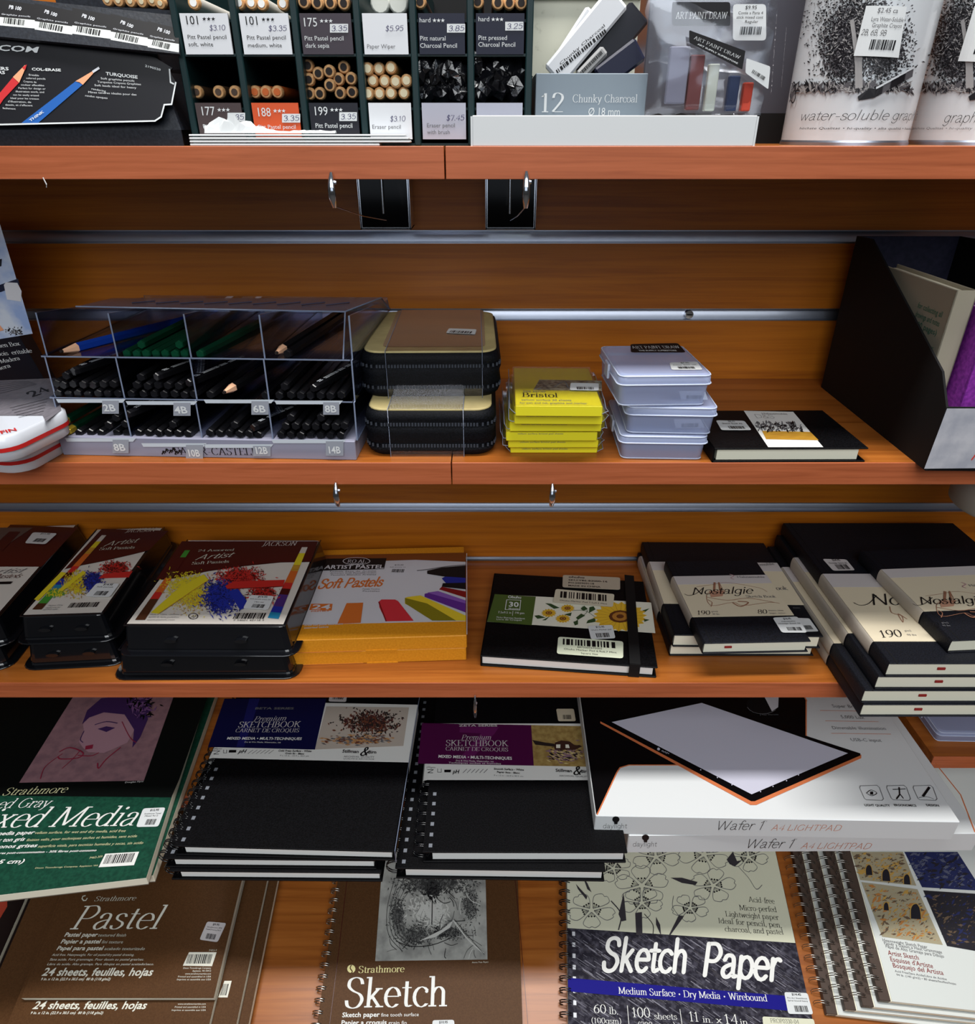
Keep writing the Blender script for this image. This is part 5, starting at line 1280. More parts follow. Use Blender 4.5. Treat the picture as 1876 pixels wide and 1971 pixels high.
def f(m):
    m.on(topface(TO), 1)
    m.pp([(568,1203),(610,1072),(896,1066),(896,1196)], lidw, 1); m.pp([(609,1078),(613,1069),(896,1064),(896,1082),(800,1078),(740,1080),(700,1086)], mat('lid_brown_top', (126, 66, 24), .4), 2)
    m.pp([(620,1099),(628,1076),(744,1075),(739,1096)], ink, 3)
    m.line([(686+26*math.cos(a*PI/8), 1081+7*math.sin(a*PI/8)) for a in range(17)], 1.8, lidw, 4); m.text('ROYAL', (668,1084), (704,1084), 6, lidw, 'serif', 4); m.text('LANGNICKEL', (672,1087.5), (700,1087.5), 2.5, lidw, 'B', 4)
    m.text('ARTIST PASTEL', (624,1096), (738,1095), 7, lidw, 'B', 4)
    for k, t in enumerate(('Pastels Secs de Artiste', 'Artisten Soft Pastellkreiden', 'Pasteles Blandos Artistas')): m.text(t, (634+k,1102+k*3.4), (724,1101+k*3.4), 2.2, ink, 'r', 4)
    m.text('Soft Pastels', (609,1134), (733,1129), 17, oran, 'script', 4); m.text('Soft Pastels', (609.6,1134), (733.6,1129), 17, oran, 'brush', 4.3)
    m.text('Pastels Tendres', (697,1136), (731,1136), 2.4, inkg, 'r', 4); m.text('Pasteles', (697,1140), (731,1140), 2.4, inkg, 'r', 4)
    m.pp([(595,1175),(599,1163),(640,1163),(638,1176)], oran, 3); m.text('24', (599,1174), (635,1174), 9, lidw, 'B', 5); m.text('PASTELS', (598,1179), (633,1178), 2.2, oran, 'B', 4)
    m.pp([(649,1202),(667,1162),(699,1161),(694,1200)], oran, 4)
    m.pp([(729,1159),(734,1155),(760,1155),(766,1158),(796,1196),(743,1197),(730,1170)], crim, 4); m.line([(729,1160),(743,1197)], 3, pdr, 5)
    m.pp([(779,1152),(785,1150),(809,1147),(896,1186),(896,1196),(842,1195),(779,1163)], pye, 4); m.pp([(779,1152),(822,1163),(878,1196),(832,1196),(780,1163)], oliv, 5)
    m.pp([(817,1144),(840,1139),(896,1160),(896,1180),(817,1150)], pviol, 4); m.pp([(822,1142),(843,1139),(896,1157),(896,1163)], pviol2, 5)
    m.pp([(845,1136),(850,1131),(896,1140),(896,1152)], pdr, 6); m.pp([(850,1115),(858,1110),(896,1112),(896,1124),(858,1124)], pnb, 6)
    m.pp([(822,1106),(822,1100),(850,1094),(896,1090),(896,1114),(852,1111)], ink, 6); m.pp([(852,1124),(896,1123),(896,1136),(850,1131)], ink, 6)
    m.line([(803,1100),(822,1098),(860,1092),(896,1089)], 3.5, inkg, 7, True)
    m.text('Artist soft pastel assortment', (585,1206), (660,1203), 3, lidw, 'B', 4); m.text('assorted colors', (585,1211), (632,1209), 3, lidw, 'B', 4)
    m.line([(898,1066),(898.5,1222)], 1.5, lidw, 3)
part(o1, 'lid_print', f, 'white lid print with coloured pastel sticks')
sticker(o1, topface(TO), [(744,1086),(788,1086),(786,1106),(742,1105)], [('$12.95', .35, .75, .8, .1, 'B'), ('Soft pastels 24', .15, .85, .6, .08)], seed=6, lay=5, col=lidw, bar=(.25, .8, .12, .45))

# black notebook with a flower band
TN = .0135
Mo, wo_ = lie(HL-TN, (924,1262), (1266,1285)); Mo = down(Mo, TN); DN = .148
nb = thing('marker_notebook', 'black notebook with a green and sunflower paper band and an elastic strap', 'notebook', Mo)
def f(m):
    m.box(0, wo_, 0, DN, TN-.0018, TN, blackc, .0008); m.box(0, wo_, 0, DN, 0, .0018, blackc, .0008); m.box(0, .0018, 0, DN, 0, TN, blackc, .0006)
part(nb, 'cover', f); part(nb, 'page_block', lambda m: m.box(.0018, wo_-.004, .003, DN-.003, .0018, TN-.0018, paperw))
ogr = mat('band_green', (72, 92, 40), .5); bandw = mat('band_cream', (226, 224, 208), .5); leaf = mat('leaf_green', (48, 74, 40), .5); sun = mat('petal_yellow', (224, 180, 50), .5); sunb = mat('flower_brown', (96, 52, 26), .6)
def flower(m, cx, cy, r, n, lay):
    for k in range(n):
        a = 2*PI*k/n + .2; ca, sa = math.cos(a), math.sin(a)*.55; cb, sb = math.cos(a+.28), math.sin(a+.28)*.55; cc, sc_ = math.cos(a-.28), math.sin(a-.28)*.55
        m.pp([(cx+r*.3*cc, cy+r*.3*sc_), (cx+r*.75*cc, cy+r*.75*sc_), (cx+r*ca, cy+r*sa), (cx+r*.75*cb, cy+r*.75*sb), (cx+r*.3*cb, cy+r*.3*sb)], sun, lay + (k % 2)*.4)
        m.line([(cx+r*.4*ca, cy+r*.4*sa), (cx+r*.95*ca, cy+r*.95*sa)], 1, ochre, lay+1)
    q = lambda s: [(cx+s*r*math.cos(t*PI/6), cy+s*r*.55*math.sin(t*PI/6)) for t in range(12)]
    m.pp(q(.42), sunb, lay+1.4); m.pp(q(.30), mat('flower_ochre', (176, 120, 50), .6), lay+1.8); m.pp(q(.14), sunb, lay+2.2)
def f(m):
    m.on(topface(TN), 1)
    m.pp([(937,1197),(952,1144),(1253,1160),(1261,1219)], bandw, 1); m.pp([(937,1197),(952,1144),(1031,1149),(1023,1204)], ogr, 2)
    m.text('Ohuhu', (977,1152), (1003,1153), 5, white, 'B', 3); m.line([(975,1155),(1002,1156),(1000,1175),(972,1174),(975,1155)], 1.6, white, 3); m.text('30', (978,1168), (998,1169), 9, white, 'B', 3); m.text('Sheets', (978,1173), (998,1174), 2.5, white, 'B', 3)
    m.text('7.5x9.5 in', (958,1181), (984,1182), 4, white, 'r', 3); m.text('190 gsm', (990,1182), (1009,1183), 4, white, 'r', 3); m.line([(987,1177),(986,1186)], 1, white, 3)
    m.text('Marker Illustration Sketchbook', (955,1190), (1010,1193), 3, white, 'r', 3); m.text('Livre de Croquis', (955,1194), (1004,1196), 3, white, 'r', 3)
    flower(m, 1056, 1181, 15, 14, 4); flower(m, 1092, 1172, 14, 14, 4); flower(m, 1083, 1192, 15, 14, 4); flower(m, 1193, 1188, 52, 22, 4)
    m.line([(1100,1176),(1125,1176),(1147,1190)], 1.3, leaf, 3, True); m.line([(1120,1168),(1130,1178),(1110,1195),(1107,1202)], 1.3, leaf, 3, True)
    for c in ([(1049,1162),(1060,1163),(1077,1171),(1066,1173)], [(1028,1186),(1037,1185),(1050,1190),(1034,1192)], [(1043,1195),(1058,1187),(1050,1195)], [(1085,1184),(1100,1180),(1098,1187)],
              [(1117,1172),(1124,1167),(1131,1173),(1122,1177)], [(1134,1170),(1142,1168),(1146,1174),(1133,1181)], [(1108,1190),(1118,1182),(1126,1186),(1112,1194)], [(1103,1198),(1112,1195),(1112,1203),(1106,1205)], [(1131,1195),(1145,1190),(1146,1198),(1128,1201)], [(1236,1176),(1250,1172),(1240,1180)], [(1238,1192),(1250,1194),(1240,1198)]): m.pp(c, leaf, 4)
part(nb, 'paper_band', f, 'green and sunflower printed band')
def f(m):
    m.on(topface(TN), 14); m.pp([(1201,1110),(1219,1112),(1232,1283),(1211,1281)], mat('elastic_black', (9, 9, 11), .7), 16)
    xs = [m.pk(1211,1281)[0], m.pk(1232,1283)[0]]; m.box(xs[0], xs[1], -.0007, 0, 0, TN+.0026, MATS['elastic_black'])
part(nb, 'elastic_strap', f)
sticker(nb, topface(TN), [(1083,1108),(1193,1113),(1193,1137),(1082,1132)], [('ohuhu', .1, .38, .78, .15, 'B'), ('SKU:Y86-83000-16', .1, .78, .55, .12, 'B'), ('PO:200909118', .1, .55, .33, .12, 'B'), ('MADE IN CHINA', .1, .66, .1, .12, 'B')], 'maker_label', 6, mat('label_kraft', (180, 168, 150), .6), None)
sticker(nb, topface(TN), [(1069,1137),(1182,1147),(1179,1172),(1064,1163)], [('Ohuhu Marker Pad 7.5x9.5 Mint', .1, .9, .14, .1)], 'bar_code_label', 14, mat('label_ivory', (206, 198, 176), .6), (.1, .92, .38, .85), 7)
sticker(nb, topface(TN), [(1074,1227),(1199,1236),(1199,1269),(1071,1260)], [('8875000570002', .3, .68, .42, .1), ('Ohuhu Marker Pad 6.9x6.7 Mint', .1, .9, .26, .1), ('Square Size', .36, .62, .08, .1)], 'bar_code_label', 6, mat('label_mint_white', (226, 232, 206), .6), (.08, .92, .55, .9), 8)
sticker(nb, topface(TN), [(1131,1207),(1178,1205),(1184,1231),(1137,1233)], [('$12.95', .3, .66, .82, .12, 'B'), ('Ohuhu Marker pad', .08, .92, .62, .09)], lay=9, seed=9, bar=(.25, .82, .1, .42))

# cream-banded sketch books
cream2 = mat('band_cream_print', (214, 202, 176), .5); creamg = mat('band_grey_cream', (186, 178, 166), .5); creamp = mat('band_lilac_grey', (196, 190, 190), .5); sepia = mat('sepia_ink', (150, 104, 82), .5); tabr = mat('page_marker_red', (150, 40, 36), .5); cordb = mat('cover_blueblack', (9, 10, 14), .55, 0, .2, noise=(900, (22, 24, 33)), bump=.4)
def nost(M, w_, d_, t, label, band, art=None, group='cream-banded sketch books', tab=.3):
    r = thing('sketch_book', label, 'book', M, group)
    def cov(m):
        n = 6; R_ = t/2
        prof = [(R_*.35*(1-math.cos(a)) if False else -.0012*math.sin(a), t/2 - t/2*math.cos(a)) for a in [PI*k/n for k in range(n+1)]]
        m.loft([[(x, y, z) for x, z in prof] for y in (0, d_)], cordb, False, True, False)
        m.box(0, w_, 0, d_, t-.0015, t, cordb, .0006); m.box(0, w_, 0, d_, 0, .0015, cordb, .0006)
        m.line([], 1, ink) if False else None
        m.box(.006, .0068, 0, d_, t-.0001, t+.00015, blackm)
    part(r, 'cover', cov)
    pb = part(r, 'page_block', lambda m: m.box(.0008, w_-.003, .002, d_-.002, .0015, t-.0015, paper))
    part(r, 'ribbon_tab', lambda m: m.box(w_*tab, w_*tab+.007, .0008, .0021, t*.45, t*.62, tabr, .0003), 'dark red ribbon end').parent = pb
    y0, y1 = band
    def bnd(m):
        n = 6; prof = [(-.0018*math.sin(a)-.0003, t/2 - (t/2+.0002)*math.cos(a)) for a in [PI*k/n for k in range(n+1)]]
        m.loft([[(x, y, z) for x, z in prof] for y in (y0, y1)], creamg, False, True, False)
        m.box(0, w_+.0003, y0, y1, t, t+.00035, cream2); m.box(0, w_+.0003, y0 + (y1-y0)*.78, y1, t+.00035, t+.0004, creamp)
        m.on(topface(t+.0004), 1)
        if art: art(m)
    part(r, 'paper_band', bnd, 'cream printed paper band')
    return r
def art(dx=0, dy=0, sx=1, title=True, pos=None):
    def g(m):
        k = lambda x, y: (pos[0] + (x-1333)*sx + (y-1120)*dx, pos[1] + (y-1120)*sx*dy)
        m.line([k(1383,1121),k(1390,1140),k(1361,1143),k(1368,1166),k(1410,1160),k(1430,1166),k(1480,1160),k(1500,1162)], 1.3, sepia, 2, True)
        m.line([k(1375,1122),k(1374,1138)], 5, sepia, 2); m.line([k(1383,1122),k(1386,1138)], 4, sepia, 2)
        m.line([k(1360,1150),k(1400,1156),k(1440,1152),k(1490,1160)], 1.6, sepia, 2, True); m.line([k(1362,1155),k(1370,1160),k(1368,1168)], 1.6, sepia, 2, True)
        m.line([k(1410,1161),k(1425,1168),k(1440,1160),k(1420,1158)], 3, sepia, 2, True); m.line([k(1340,1130),k(1370,1126),k(1400,1122),k(1460,1132),k(1476,1140)], 1, sepia, 2, True)
        m.pp([k(1364,1138),k(1395,1137),k(1390,1148),k(1368,1150)], mat('sepia_wash', (186, 140, 116), .5), 1.5)
        m.text('Nostalgie', k(1330,1145), k(1448,1143), 13*sx, ink, 'script', 3); m.line([k(1317,1144),k(1326,1147),k(1340,1143),k(1352,1133)], 1.4, ink, 3, True)
        m.text('Hahnemuhle', k(1419,1113), k(1472,1113), 4*sx, inkg, 'r', 3); m.text('Sketch Book', k(1436,1151), k(1494,1151), 4.5*sx, inkg, 'serif', 3)
        m.text('190', k(1341,1184), k(1367,1184), 8*sx, ink, 'serifi', 3); m.text('80', k(1458,1182), k(1477,1182), 8*sx, ink, 'serifi', 3)
        m.text('g/m2', k(1369,1179), k(1382,1179), 2.5*sx, inkg, 'r', 3); m.text('90 lbs', k(1371,1184), k(1385,1184), 2.5*sx, inkg, 'r', 3); m.text('sheets, blatt', k(1479,1177), k(1508,1177), 2.5*sx, inkg, 'r', 3); m.text('pages, seiten', k(1481,1182), k(1512,1182), 2.5*sx, inkg, 'r', 3)
        m.line([k(1404,1106),k(1412,1109),k(1406,1113),k(1412,1116)], 2, mat('crest_pink', (180, 140, 146), .5), 3, True)
    return g
TB = .0155
def pyl(M, t, px, py):   # local y of an image point on the top face
    F = M @ topface(t); i = F.inverted(); o = i @ Vector((0, 0, ZC)); d = i.to_3x3() @ ray(px, py); k = -o.z/d.z; return o.y + d.y*k
Mb0, wb0 = lie(HL-TB, (1292,1240), (1572,1240)); dmx = lambda M: YW - .006 - M.translation.y
nost(down(Mb0, TB), wb0, min(.19, dmx(Mb0)), TB, 'bottom cream-banded sketch book of the left stack of three', (.055, .165))
Mb1, wb1 = lie(HL-2*TB, (1298,1222), (1585,1225)); Mb1d = down(Mb1, TB); d1 = min(.19, dmx(Mb1)-.001)
n1 = nost(Mb1d, wb1, d1, TB, 'wide middle sketch book of the left stack, its band reading ook at the right', (.052, d1-.045), lambda m: (m.text('muhle', (1463,1090), (1491,1088), 5, inkg, 'r', 3), m.text('Sketch Book', (1440,1137), (1517,1136), 7, inkg, 'serif', 3), m.text('sheets', (1526,1172), (1540,1172), 3, inkg, 'r', 3)))
sticker(n1, topface(TB), [(1530,1190),(1557,1191),(1575,1216),(1548,1217)], [], seed=4, lay=3, bar=(.2, .75, .15, .4))
Mb2, wb2 = lie(HL-2*TB-.0138, (1356,1238), (1556,1227), rot=-3); n2 = nost(down(Mb2, .0138), wb2, .143, .0138, 'top small sketch book of the left stack, its cream band reading Nostalgie', (.040, .112), art(0, 1, 1, True, (1333, 1120)), tab=.2)
sticker(n2, topface(.0138), [(1486,1190),(1534,1188),(1553,1219),(1504,1219)], [('$16.95', .38, .7, .83, .1, 'B'), ('Hahnemuhle', .25, .8, .68, .07), ('Nostalgie Sketch A6', .08, .95, .54, .07)], seed=5, lay=5, bar=(.3, .88, .12, .32))
TR_ = .0155
specs = [((1663,1356), 'bottom large sketch book of the right stack, overhanging the shelf edge', .452, (.07, .2), None, .24),
         ((1666,1329), 'large sketch book second from the bottom of the right stack', .4365, (.065, .2), None, .25),
         ((1692,1302), 'large sketch book third from the bottom of the right stack', .421, (.060, .195), None, .26)]
for fl, lb, h, bd_, ar, tb in specs:
    M, _ = lie(h, fl, (fl[0]+200, fl[1])); nost(down(M, TR_), .20, .246, TR_, lb, bd_, ar, 'right stack of cream-banded sketch books', tb)
M4, _ = lie(.4055, (1713,1277), (1913,1277)); M4d = down(M4, TR_)
def a4(m):
    m.text('Nostalgie', (1676,1165), (1850,1165), 21, ink, 'script', 3); m.line([(1643,1161),(1656,1166),(1672,1162),(1686,1147)], 1.8, ink, 3, True); m.text('190', (1695,1228), (1738,1226), 14, ink, 'serifi', 3)
    m.text('g/m2', (1741,1216), (1754,1216), 3, inkg, 'r', 3); m.text('90 lbs', (1746,1224), (1764,1224), 3, inkg, 'r', 3)
    m.line([(1712,1168),(1716,1180),(1735,1186),(1737,1198),(1728,1182),(1745,1192)], 1.6, sepia, 2, True)
n4 = nost(M4d, .20, .248, TR_, 'top large sketch book of the right stack, band reading No and 190', (pyl(M4d, TR_, 1690, 1235), pyl(M4d, TR_, 1575, 1105)), a4, 'right stack of cream-banded sketch books', .22)
sticker(n4, topface(TR_), [(1582,1077),(1628,1078),(1645,1099),(1603,1100)], [('$24.95', .35, .7, .83, .12, 'B'), ('Nostalgie Sketch A5', .1, .9, .58, .1)], seed=5, lay=5, col=creamp, bar=(.28, .85, .1, .4))
M5, _ = lie(.4055-.0145, (1834,1233), (2000,1226)); n5 = nost(down(M5, .0145), .12, .150, .0145, 'small sketch book on top of the right stack, its band reading Nostalgie', (.042, .113), art(0, 1, 1.08, True, (1773, 1137)), 'right stack of cream-banded sketch books', .3)

# white round holder hanging at the right under the second shelf
p = V(1948, 960, .6)
r = thing('round_holder', 'white round holder under the second shelf, cut off by the right picture edge', 'holder', Matrix.Translation((p.x, .60, ZC-HM-TS)))
gw = mat('holder_white_plastic', (170, 164, 154), .6)
def f(m):
    n = 40; m.loft([[(rr*math.cos(2*PI*k/n), rr*math.sin(2*PI*k/n), -z) for k in range(n)] for z, rr in ((0, .036), (.020, .035), (.038, .034), (.038, .050), (.041, .053), (.066, .052), (.069, .049))], gw)
part(r, 'ring_body', f)
# ------------------------------------------------------------------ low shelf
ZB = ZC - HB
dgreen = mat('cover_dark_green', (14, 56, 42), .5, 0, .2, noise=(300, (22, 72, 54))); bigc = mat('shade_and_print_black', (8, 12, 11), .5, 0, .15)
def simplepad(M, w_, d_, t, label, name, cov, art=None, group=None, edge=paper, cat='paper pad', ci=.0008, x0=0):
    r = thing(name, label, cat, M, group)
    part(r, 'page_block', lambda m: m.box(0, w_, 0, d_, ci, t-ci, edge, .0004))
    def f(m):
        m.box(x0, w_, 0, d_, t-ci, t, cov, .0002); m.on(topface(t), 1)
        if art: art(m, w_, d_, t)
    part(r, 'front_cover', f)
    part(r, 'back_board', lambda m: m.box(0, w_, 0, d_, 0, ci, mat('grey_board', (120, 112, 100), .8)))
    return r
def from_fr(fr, h, w_, rot):
    B = H(*fr, h); return Matrix.Translation(B) @ Matrix.Rotation(math.radians(rot), 4, 'Z') @ Matrix.Translation((-w_, 0, 0))
def mixed(m, w_, d_, t):
    m.pp([(-260,1345),(-260,1500),(-160,1530),(330,1535),(345,1500),(400,1340),(0,1330)], bigc, 1)  # shadow of the shelf above, painted near-black over the green cover
    m.pp([(37,1507),(148,1330),(338,1330),(277,1503)], mat('portrait_ground', (150, 112, 118), .5, noise=(90, (128, 96, 104))), 2)
    vi = mat('portrait_violet', (60, 34, 84), .5); pk_ = mat('portrait_crimson', (140, 34, 60), .5); sk = mat('portrait_skin', (168, 128, 140), .5)
    m.pp([(160,1395),(175,1368),(200,1352),(235,1350),(262,1368),(262,1400),(245,1430),(200,1450),(170,1448),(160,1440),(152,1428),(162,1410)], sk, 3)
    m.pp([(158,1395),(168,1368),(195,1345),(245,1338),(278,1352),(285,1385),(270,1420),(255,1440),(258,1405),(240,1376),(200,1372),(172,1382)], vi, 4)
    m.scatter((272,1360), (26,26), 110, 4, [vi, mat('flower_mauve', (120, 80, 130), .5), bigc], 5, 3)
    m.pp([(188,1404),(205,1399),(222,1402),(205,1410)], vi, 5); m.line([(183,1396),(205,1390),(226,1393)], 3, vi, 5, True); m.pp([(165,1437),(180,1434),(178,1442),(164,1444)], pk_, 5); m.line([(160,1430),(155,1424),(162,1408)], 2, vi, 5, True)
    m.line([(232,1440),(205,1462),(190,1480),(188,1470)], 3, pk_, 5, True); m.line([(115,1448),(135,1440),(160,1450),(150,1460),(118,1462),(112,1458)], 3, pk_, 5, True); m.line([(120,1452),(100,1466),(85,1480),(78,1500)], 2, pk_, 5, True)
    m.line([(155,1445),(140,1462),(120,1480)], 2, pk_, 5, True); m.line([(235,1390),(250,1420),(262,1430)], 2, pk_, 5, True); m.line([(150,1455),(175,1456),(190,1450)], 2.5, pk_, 5, True)
    sb = mat('print_pale_gold', (206, 204, 160), .5)
    m.text('Strathmore', (2,1532), (126,1526), 14, sb, 'serifi', 3); m.text('Toned Gray', (-60,1558), (92,1554), 18, wprint, 'serifi', 3); m.text('Mixed Media', (-92,1595), (256,1590), 38, wprint, 'serifi', 3)
    m.text('Mixed media paper', (-50,1610), (64,1606), 7, wprint, 'B', 3, .2); m.text('vellum surface, for wet and dry media, acid free', (66,1606), (241,1602), 5, sb, 'r', 3, .2)
    m.text('Papier beaux ton gris', (-70,1624), (46,1619), 7, wprint, 'B', 3, .2); m.text('finition velin, pour techniques seches et humides, sans acide', (50,1620), (263,1612), 5, sb, 'r', 3, .2)
    m.text('Papel de tonos grises', (-70,1636), (70,1631), 7, wprint, 'B', 3, .2); m.text('superficie vitela, para tecnicas humedas y secas, sin acido', (72,1632), (275,1625), 5, sb, 'r', 3, .2)
    m.text('fibres post-consommation - 30% fibres post-consumo', (-10,1645), (185,1639), 4, wprint, 'B', 3, .2); m.text('in. (22.9 x 30.5 cm)', (-130,1668), (45,1662), 8, wprint, 'B', 3, .2)
    m.text('P462-309', (172,1654), (197,1651), 4, sb, 'r', 3); m.text('Dixon Ticonderoga Company, Appleton WI', (67,1673), (188,1668), 3, sb, 'r', 3)
    m.text('Douglas Flynt', (240,1508), (276,1506), 3, wprint, 'r', 3)
    m.pp([(190,1670),(203,1644),(268,1640),(258,1666)], wprint, 3); m.bars((198,1664), (256,1660), 17, ink, 4, 24, 2)
Mm = from_fr((281,1689), .645, .229, 7.5)
simplepad(down(from_fr((294,1684), .6565, .229, 5.5), .0115), .229, .28, .0115, 'lower green mixed media pad, a sliver showing at the right of its twin', 'mixed_media_pad', dgreen, None, 'mixed media pads', cat='paper pad')
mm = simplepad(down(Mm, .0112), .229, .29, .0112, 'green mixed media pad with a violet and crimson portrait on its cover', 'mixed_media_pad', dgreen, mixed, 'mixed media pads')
sticker(mm, topface(.0112), [(276,1557),(319,1555),(305,1592),(262,1593)], [('$12.95', .35, .75, .83, .1, 'B'), ('Strathmore Toned', .15, .9, .66, .07), ('Mixed 9x12', .2, .8, .54, .07)], seed=6, lay=5, bar=(.35, .8, .1, .38))

def wire(m, x, y0, y1, z, r, step, mt, th=.0006, holes=True, dbl=True, top=None):
    """twin loop binding along y at the pad edge x"""
    y = y0
    while y < y1:
        for dy in ((0, .0022) if dbl else (0,)):
            pts = [(x + .004*1 + (-r)*(1-math.cos(a))*.62 if False else x + .003 - r + r*math.cos(a), y+dy + .0012*math.sin(a/2), z + r*math.sin(a)*1.0) for a in [math.radians(q) for q in range(-40, 401-80, 24)]]
            m.tube(pts, th, mt, 5)
        y += step
def wirebook(fl, fr, h, t, d_, label, band=None, sleeve=False, rot=0, group='black wirebound sketchbooks', nm='wirebound_sketchbook'):
    M, w_ = lie(h, fl, fr, rot=rot); M = down(M, t); d_ = min(d_, YW - .004 - M.translation.y - .01)
    r = thing(nm, label, 'sketchbook', M, group)
    def f(m): m.box(0, w_, 0, d_, t-.0022, t, blackc, .0006)
    fc = part(r, 'front_cover', f); part(r, 'back_cover', lambda m: m.box(0, w_, 0, d_, 0, .0022, blackc, .0006))
    part(r, 'page_block', lambda m: m.box(.010, w_-.003, .003, d_-.003, .0022, t-.0022, paperw))
    part(r, 'wire_binding', lambda m: wire(m, .004, .006, band[0] if band else d_-.006, t*.5, t*.5, .0125, wireb, .0007))
    def hl(m):
        y = .006
        while y < (band[0] if band else d_)-.008: m.box(.0062, .0098, y-.0008, y+.0034, t, t+.00012, mat('punched_hole_glint', (120, 124, 132), .3)); y += .0125
    part(r, 'punched_holes', hl).parent = fc
    if band:
        y0, y1b, fn = band
        def g(m):
            n = 4; m.loft([[(x, y, z) for x, z in ((-.006, t*.3), (-.0078, t*.55), (-.006, t*.95), (-.001, t+.0005), (.006, t+.0004), (.014, t+.0004), (w_, t+.0004), (w_+.0006, t), (w_+.0006, 0))] for y in (y0, y1b)], wprint, False, False, False)
            m.on(topface(t+.0006), 1); fn(m)
        part(r, 'paper_band', g, 'printed paper band')
    if sleeve: part(r, 'clear_sleeve_or_highlight', lambda m: (m.tube([(w_+.0012, 0, t+.0012), (w_+.0012, d_, t+.0012)], .0005, acryedge, 5), m.tube([(w_+.0012, 0, t+.0012), (w_+.0012, 0, -.0002+.0005)], .0005, acryedge, 5)))  # highlight along the sleeve edge, built as thin pale tubes
    return r, w_, d_, t
wirebook((324,1676), (733,1684), .6527, .0153, .28, 'bottom black wirebound sketchbook of the left stack of three', rot=.6)
wirebook((312,1652), (722,1660), .6374, .0153, .28, 'middle black wirebound sketchbook of the left stack, shifted left', rot=.6)
navy = mat('band_navy', (14, 16, 60), .35); fig = mat('picture_paper', (188, 176, 164), .5)
def common(m, P, bgc):
    pass
def bandblue(m):
    m.pp([(400,1438),(432,1345),(628,1345),(606,1443)], navy, 1); m.pp([(480,1345),(500,1345),(470,1438),(455,1438)], mat('band_blue_letter', (26, 28, 92), .35), 2)
    m.pp([(606,1443),(628,1360),(787,1362),(776,1436)], fig, 1)
    m.scatter((710,1392), (62,26), 800, 3, [mat('leaf_dark', (40, 30, 28), .6), mat('leaf_rust', (110, 62, 44), .6), MATS['leaf_dark'], mat('leaf_maroon', (80, 40, 40), .6)], 2, 4, asp=1.3, clip=lambda x, y: 1361 < y < 1436 and x < 780 and x > 622)
    m.scatter((690,1425), (70,10), 260, 2.6, [mat('sand_ochre', (190, 140, 90), .6), MATS['leaf_rust'], inkg], 3, 5, ang=.1, clip=lambda x, y: y < 1437 and x < 776)
    m.text('BETA SERIES', (490,1366), (565,1366), 4, inkg, 'B', 3); m.text('Premium', (487,1389), (550,1387), 9, creamp, 'serifi', 3); m.text('SKETCHBOOK', (457,1401), (577,1400), 11, creamp, 'serif', 3); m.text('CARNET DE CROQUIS', (452,1410), (575,1410), 7, creamp, 'serif', 3)
    m.text('MIXED MEDIA \u2022 MULTI-TECHNIQUES', (436,1424), (580,1425), 5, wprint, 'B', 3); m.text('Dry & Wet Media, Watercolor, Ink', (470,1430), (540,1431), 2.6, wprint, 'r', 3)
    m.text('100gsm', (408,1443), (427,1443), 3, inkg, 'r', 2)
    m.line([(409,1446),(423,1446),(411,1452),(421,1452)], 1.4, ink, 2); m.line([(430,1444),(430,1450),(436,1450),(436,1444)], 1.2, inkg, 2); m.text('pH', (458,1450), (472,1450), 7, ink, 'B', 2, .2); m.pp([(441,1444),(455,1444),(454,1449),(440,1449)], ink, 2)
    for k in range(6): m.line([(477+k*8,1451),(487+k*8,1444)], 1.4, inkg, 2)
    m.text('Cold Press Surface - White', (535,1447), (599,1448), 3.6, ink, 'B', 2); m.text('Grain fin - Blanc', (548,1452), (585,1453), 3.4, ink, 'B', 2); m.text('9 x 12 in - 22.9 x 30.5 cm', (538,1456), (594,1457), 2.6, inkg, 'r', 2)
    m.text('Stillman', (658,1449), (690,1450), 6, ink, 'B', 2); m.text('&', (691,1454), (706,1454), 15, ink, 'brush', 2); m.text('Birn', (708,1451), (724,1451), 6, ink, 'B', 2); m.text('ARCHIVAL QUALITY', (661,1458), (720,1459), 3, inkg, 'r', 2); m.text('QUALITE D ARCHIVAGE', (660,1462), (720,1463), 2.5, inkg, 'r', 2)
M_, w__ = lie(.622, (332,1628), (757,1643), rot=.6)
sb = wirebook((332,1628), (757,1643), .622, .0153, .28, 'top black wirebound sketchbook with a navy band and a bush picture', (pyl(down(M_, .0153), .0153, 560, 1463), pyl(down(M_, .0153), .0153, 560, 1352), bandblue), True, .6)
sticker(sb[0], topface(.0153), [(637,1330),(669,1330),(666,1352),(632,1351)], [], seed=3, lay=4, col=creamp, bar=(.2, .85, .2, .6))
wirebook((760,1671), (1166,1681), .6507, .0173, .28, 'lower black wirebound sketchbook of the right pair', None, False, .6)
plum = mat('band_plum', (74, 14, 62), .35); plum2 = mat('band_plum_letter', (96, 26, 84), .35)
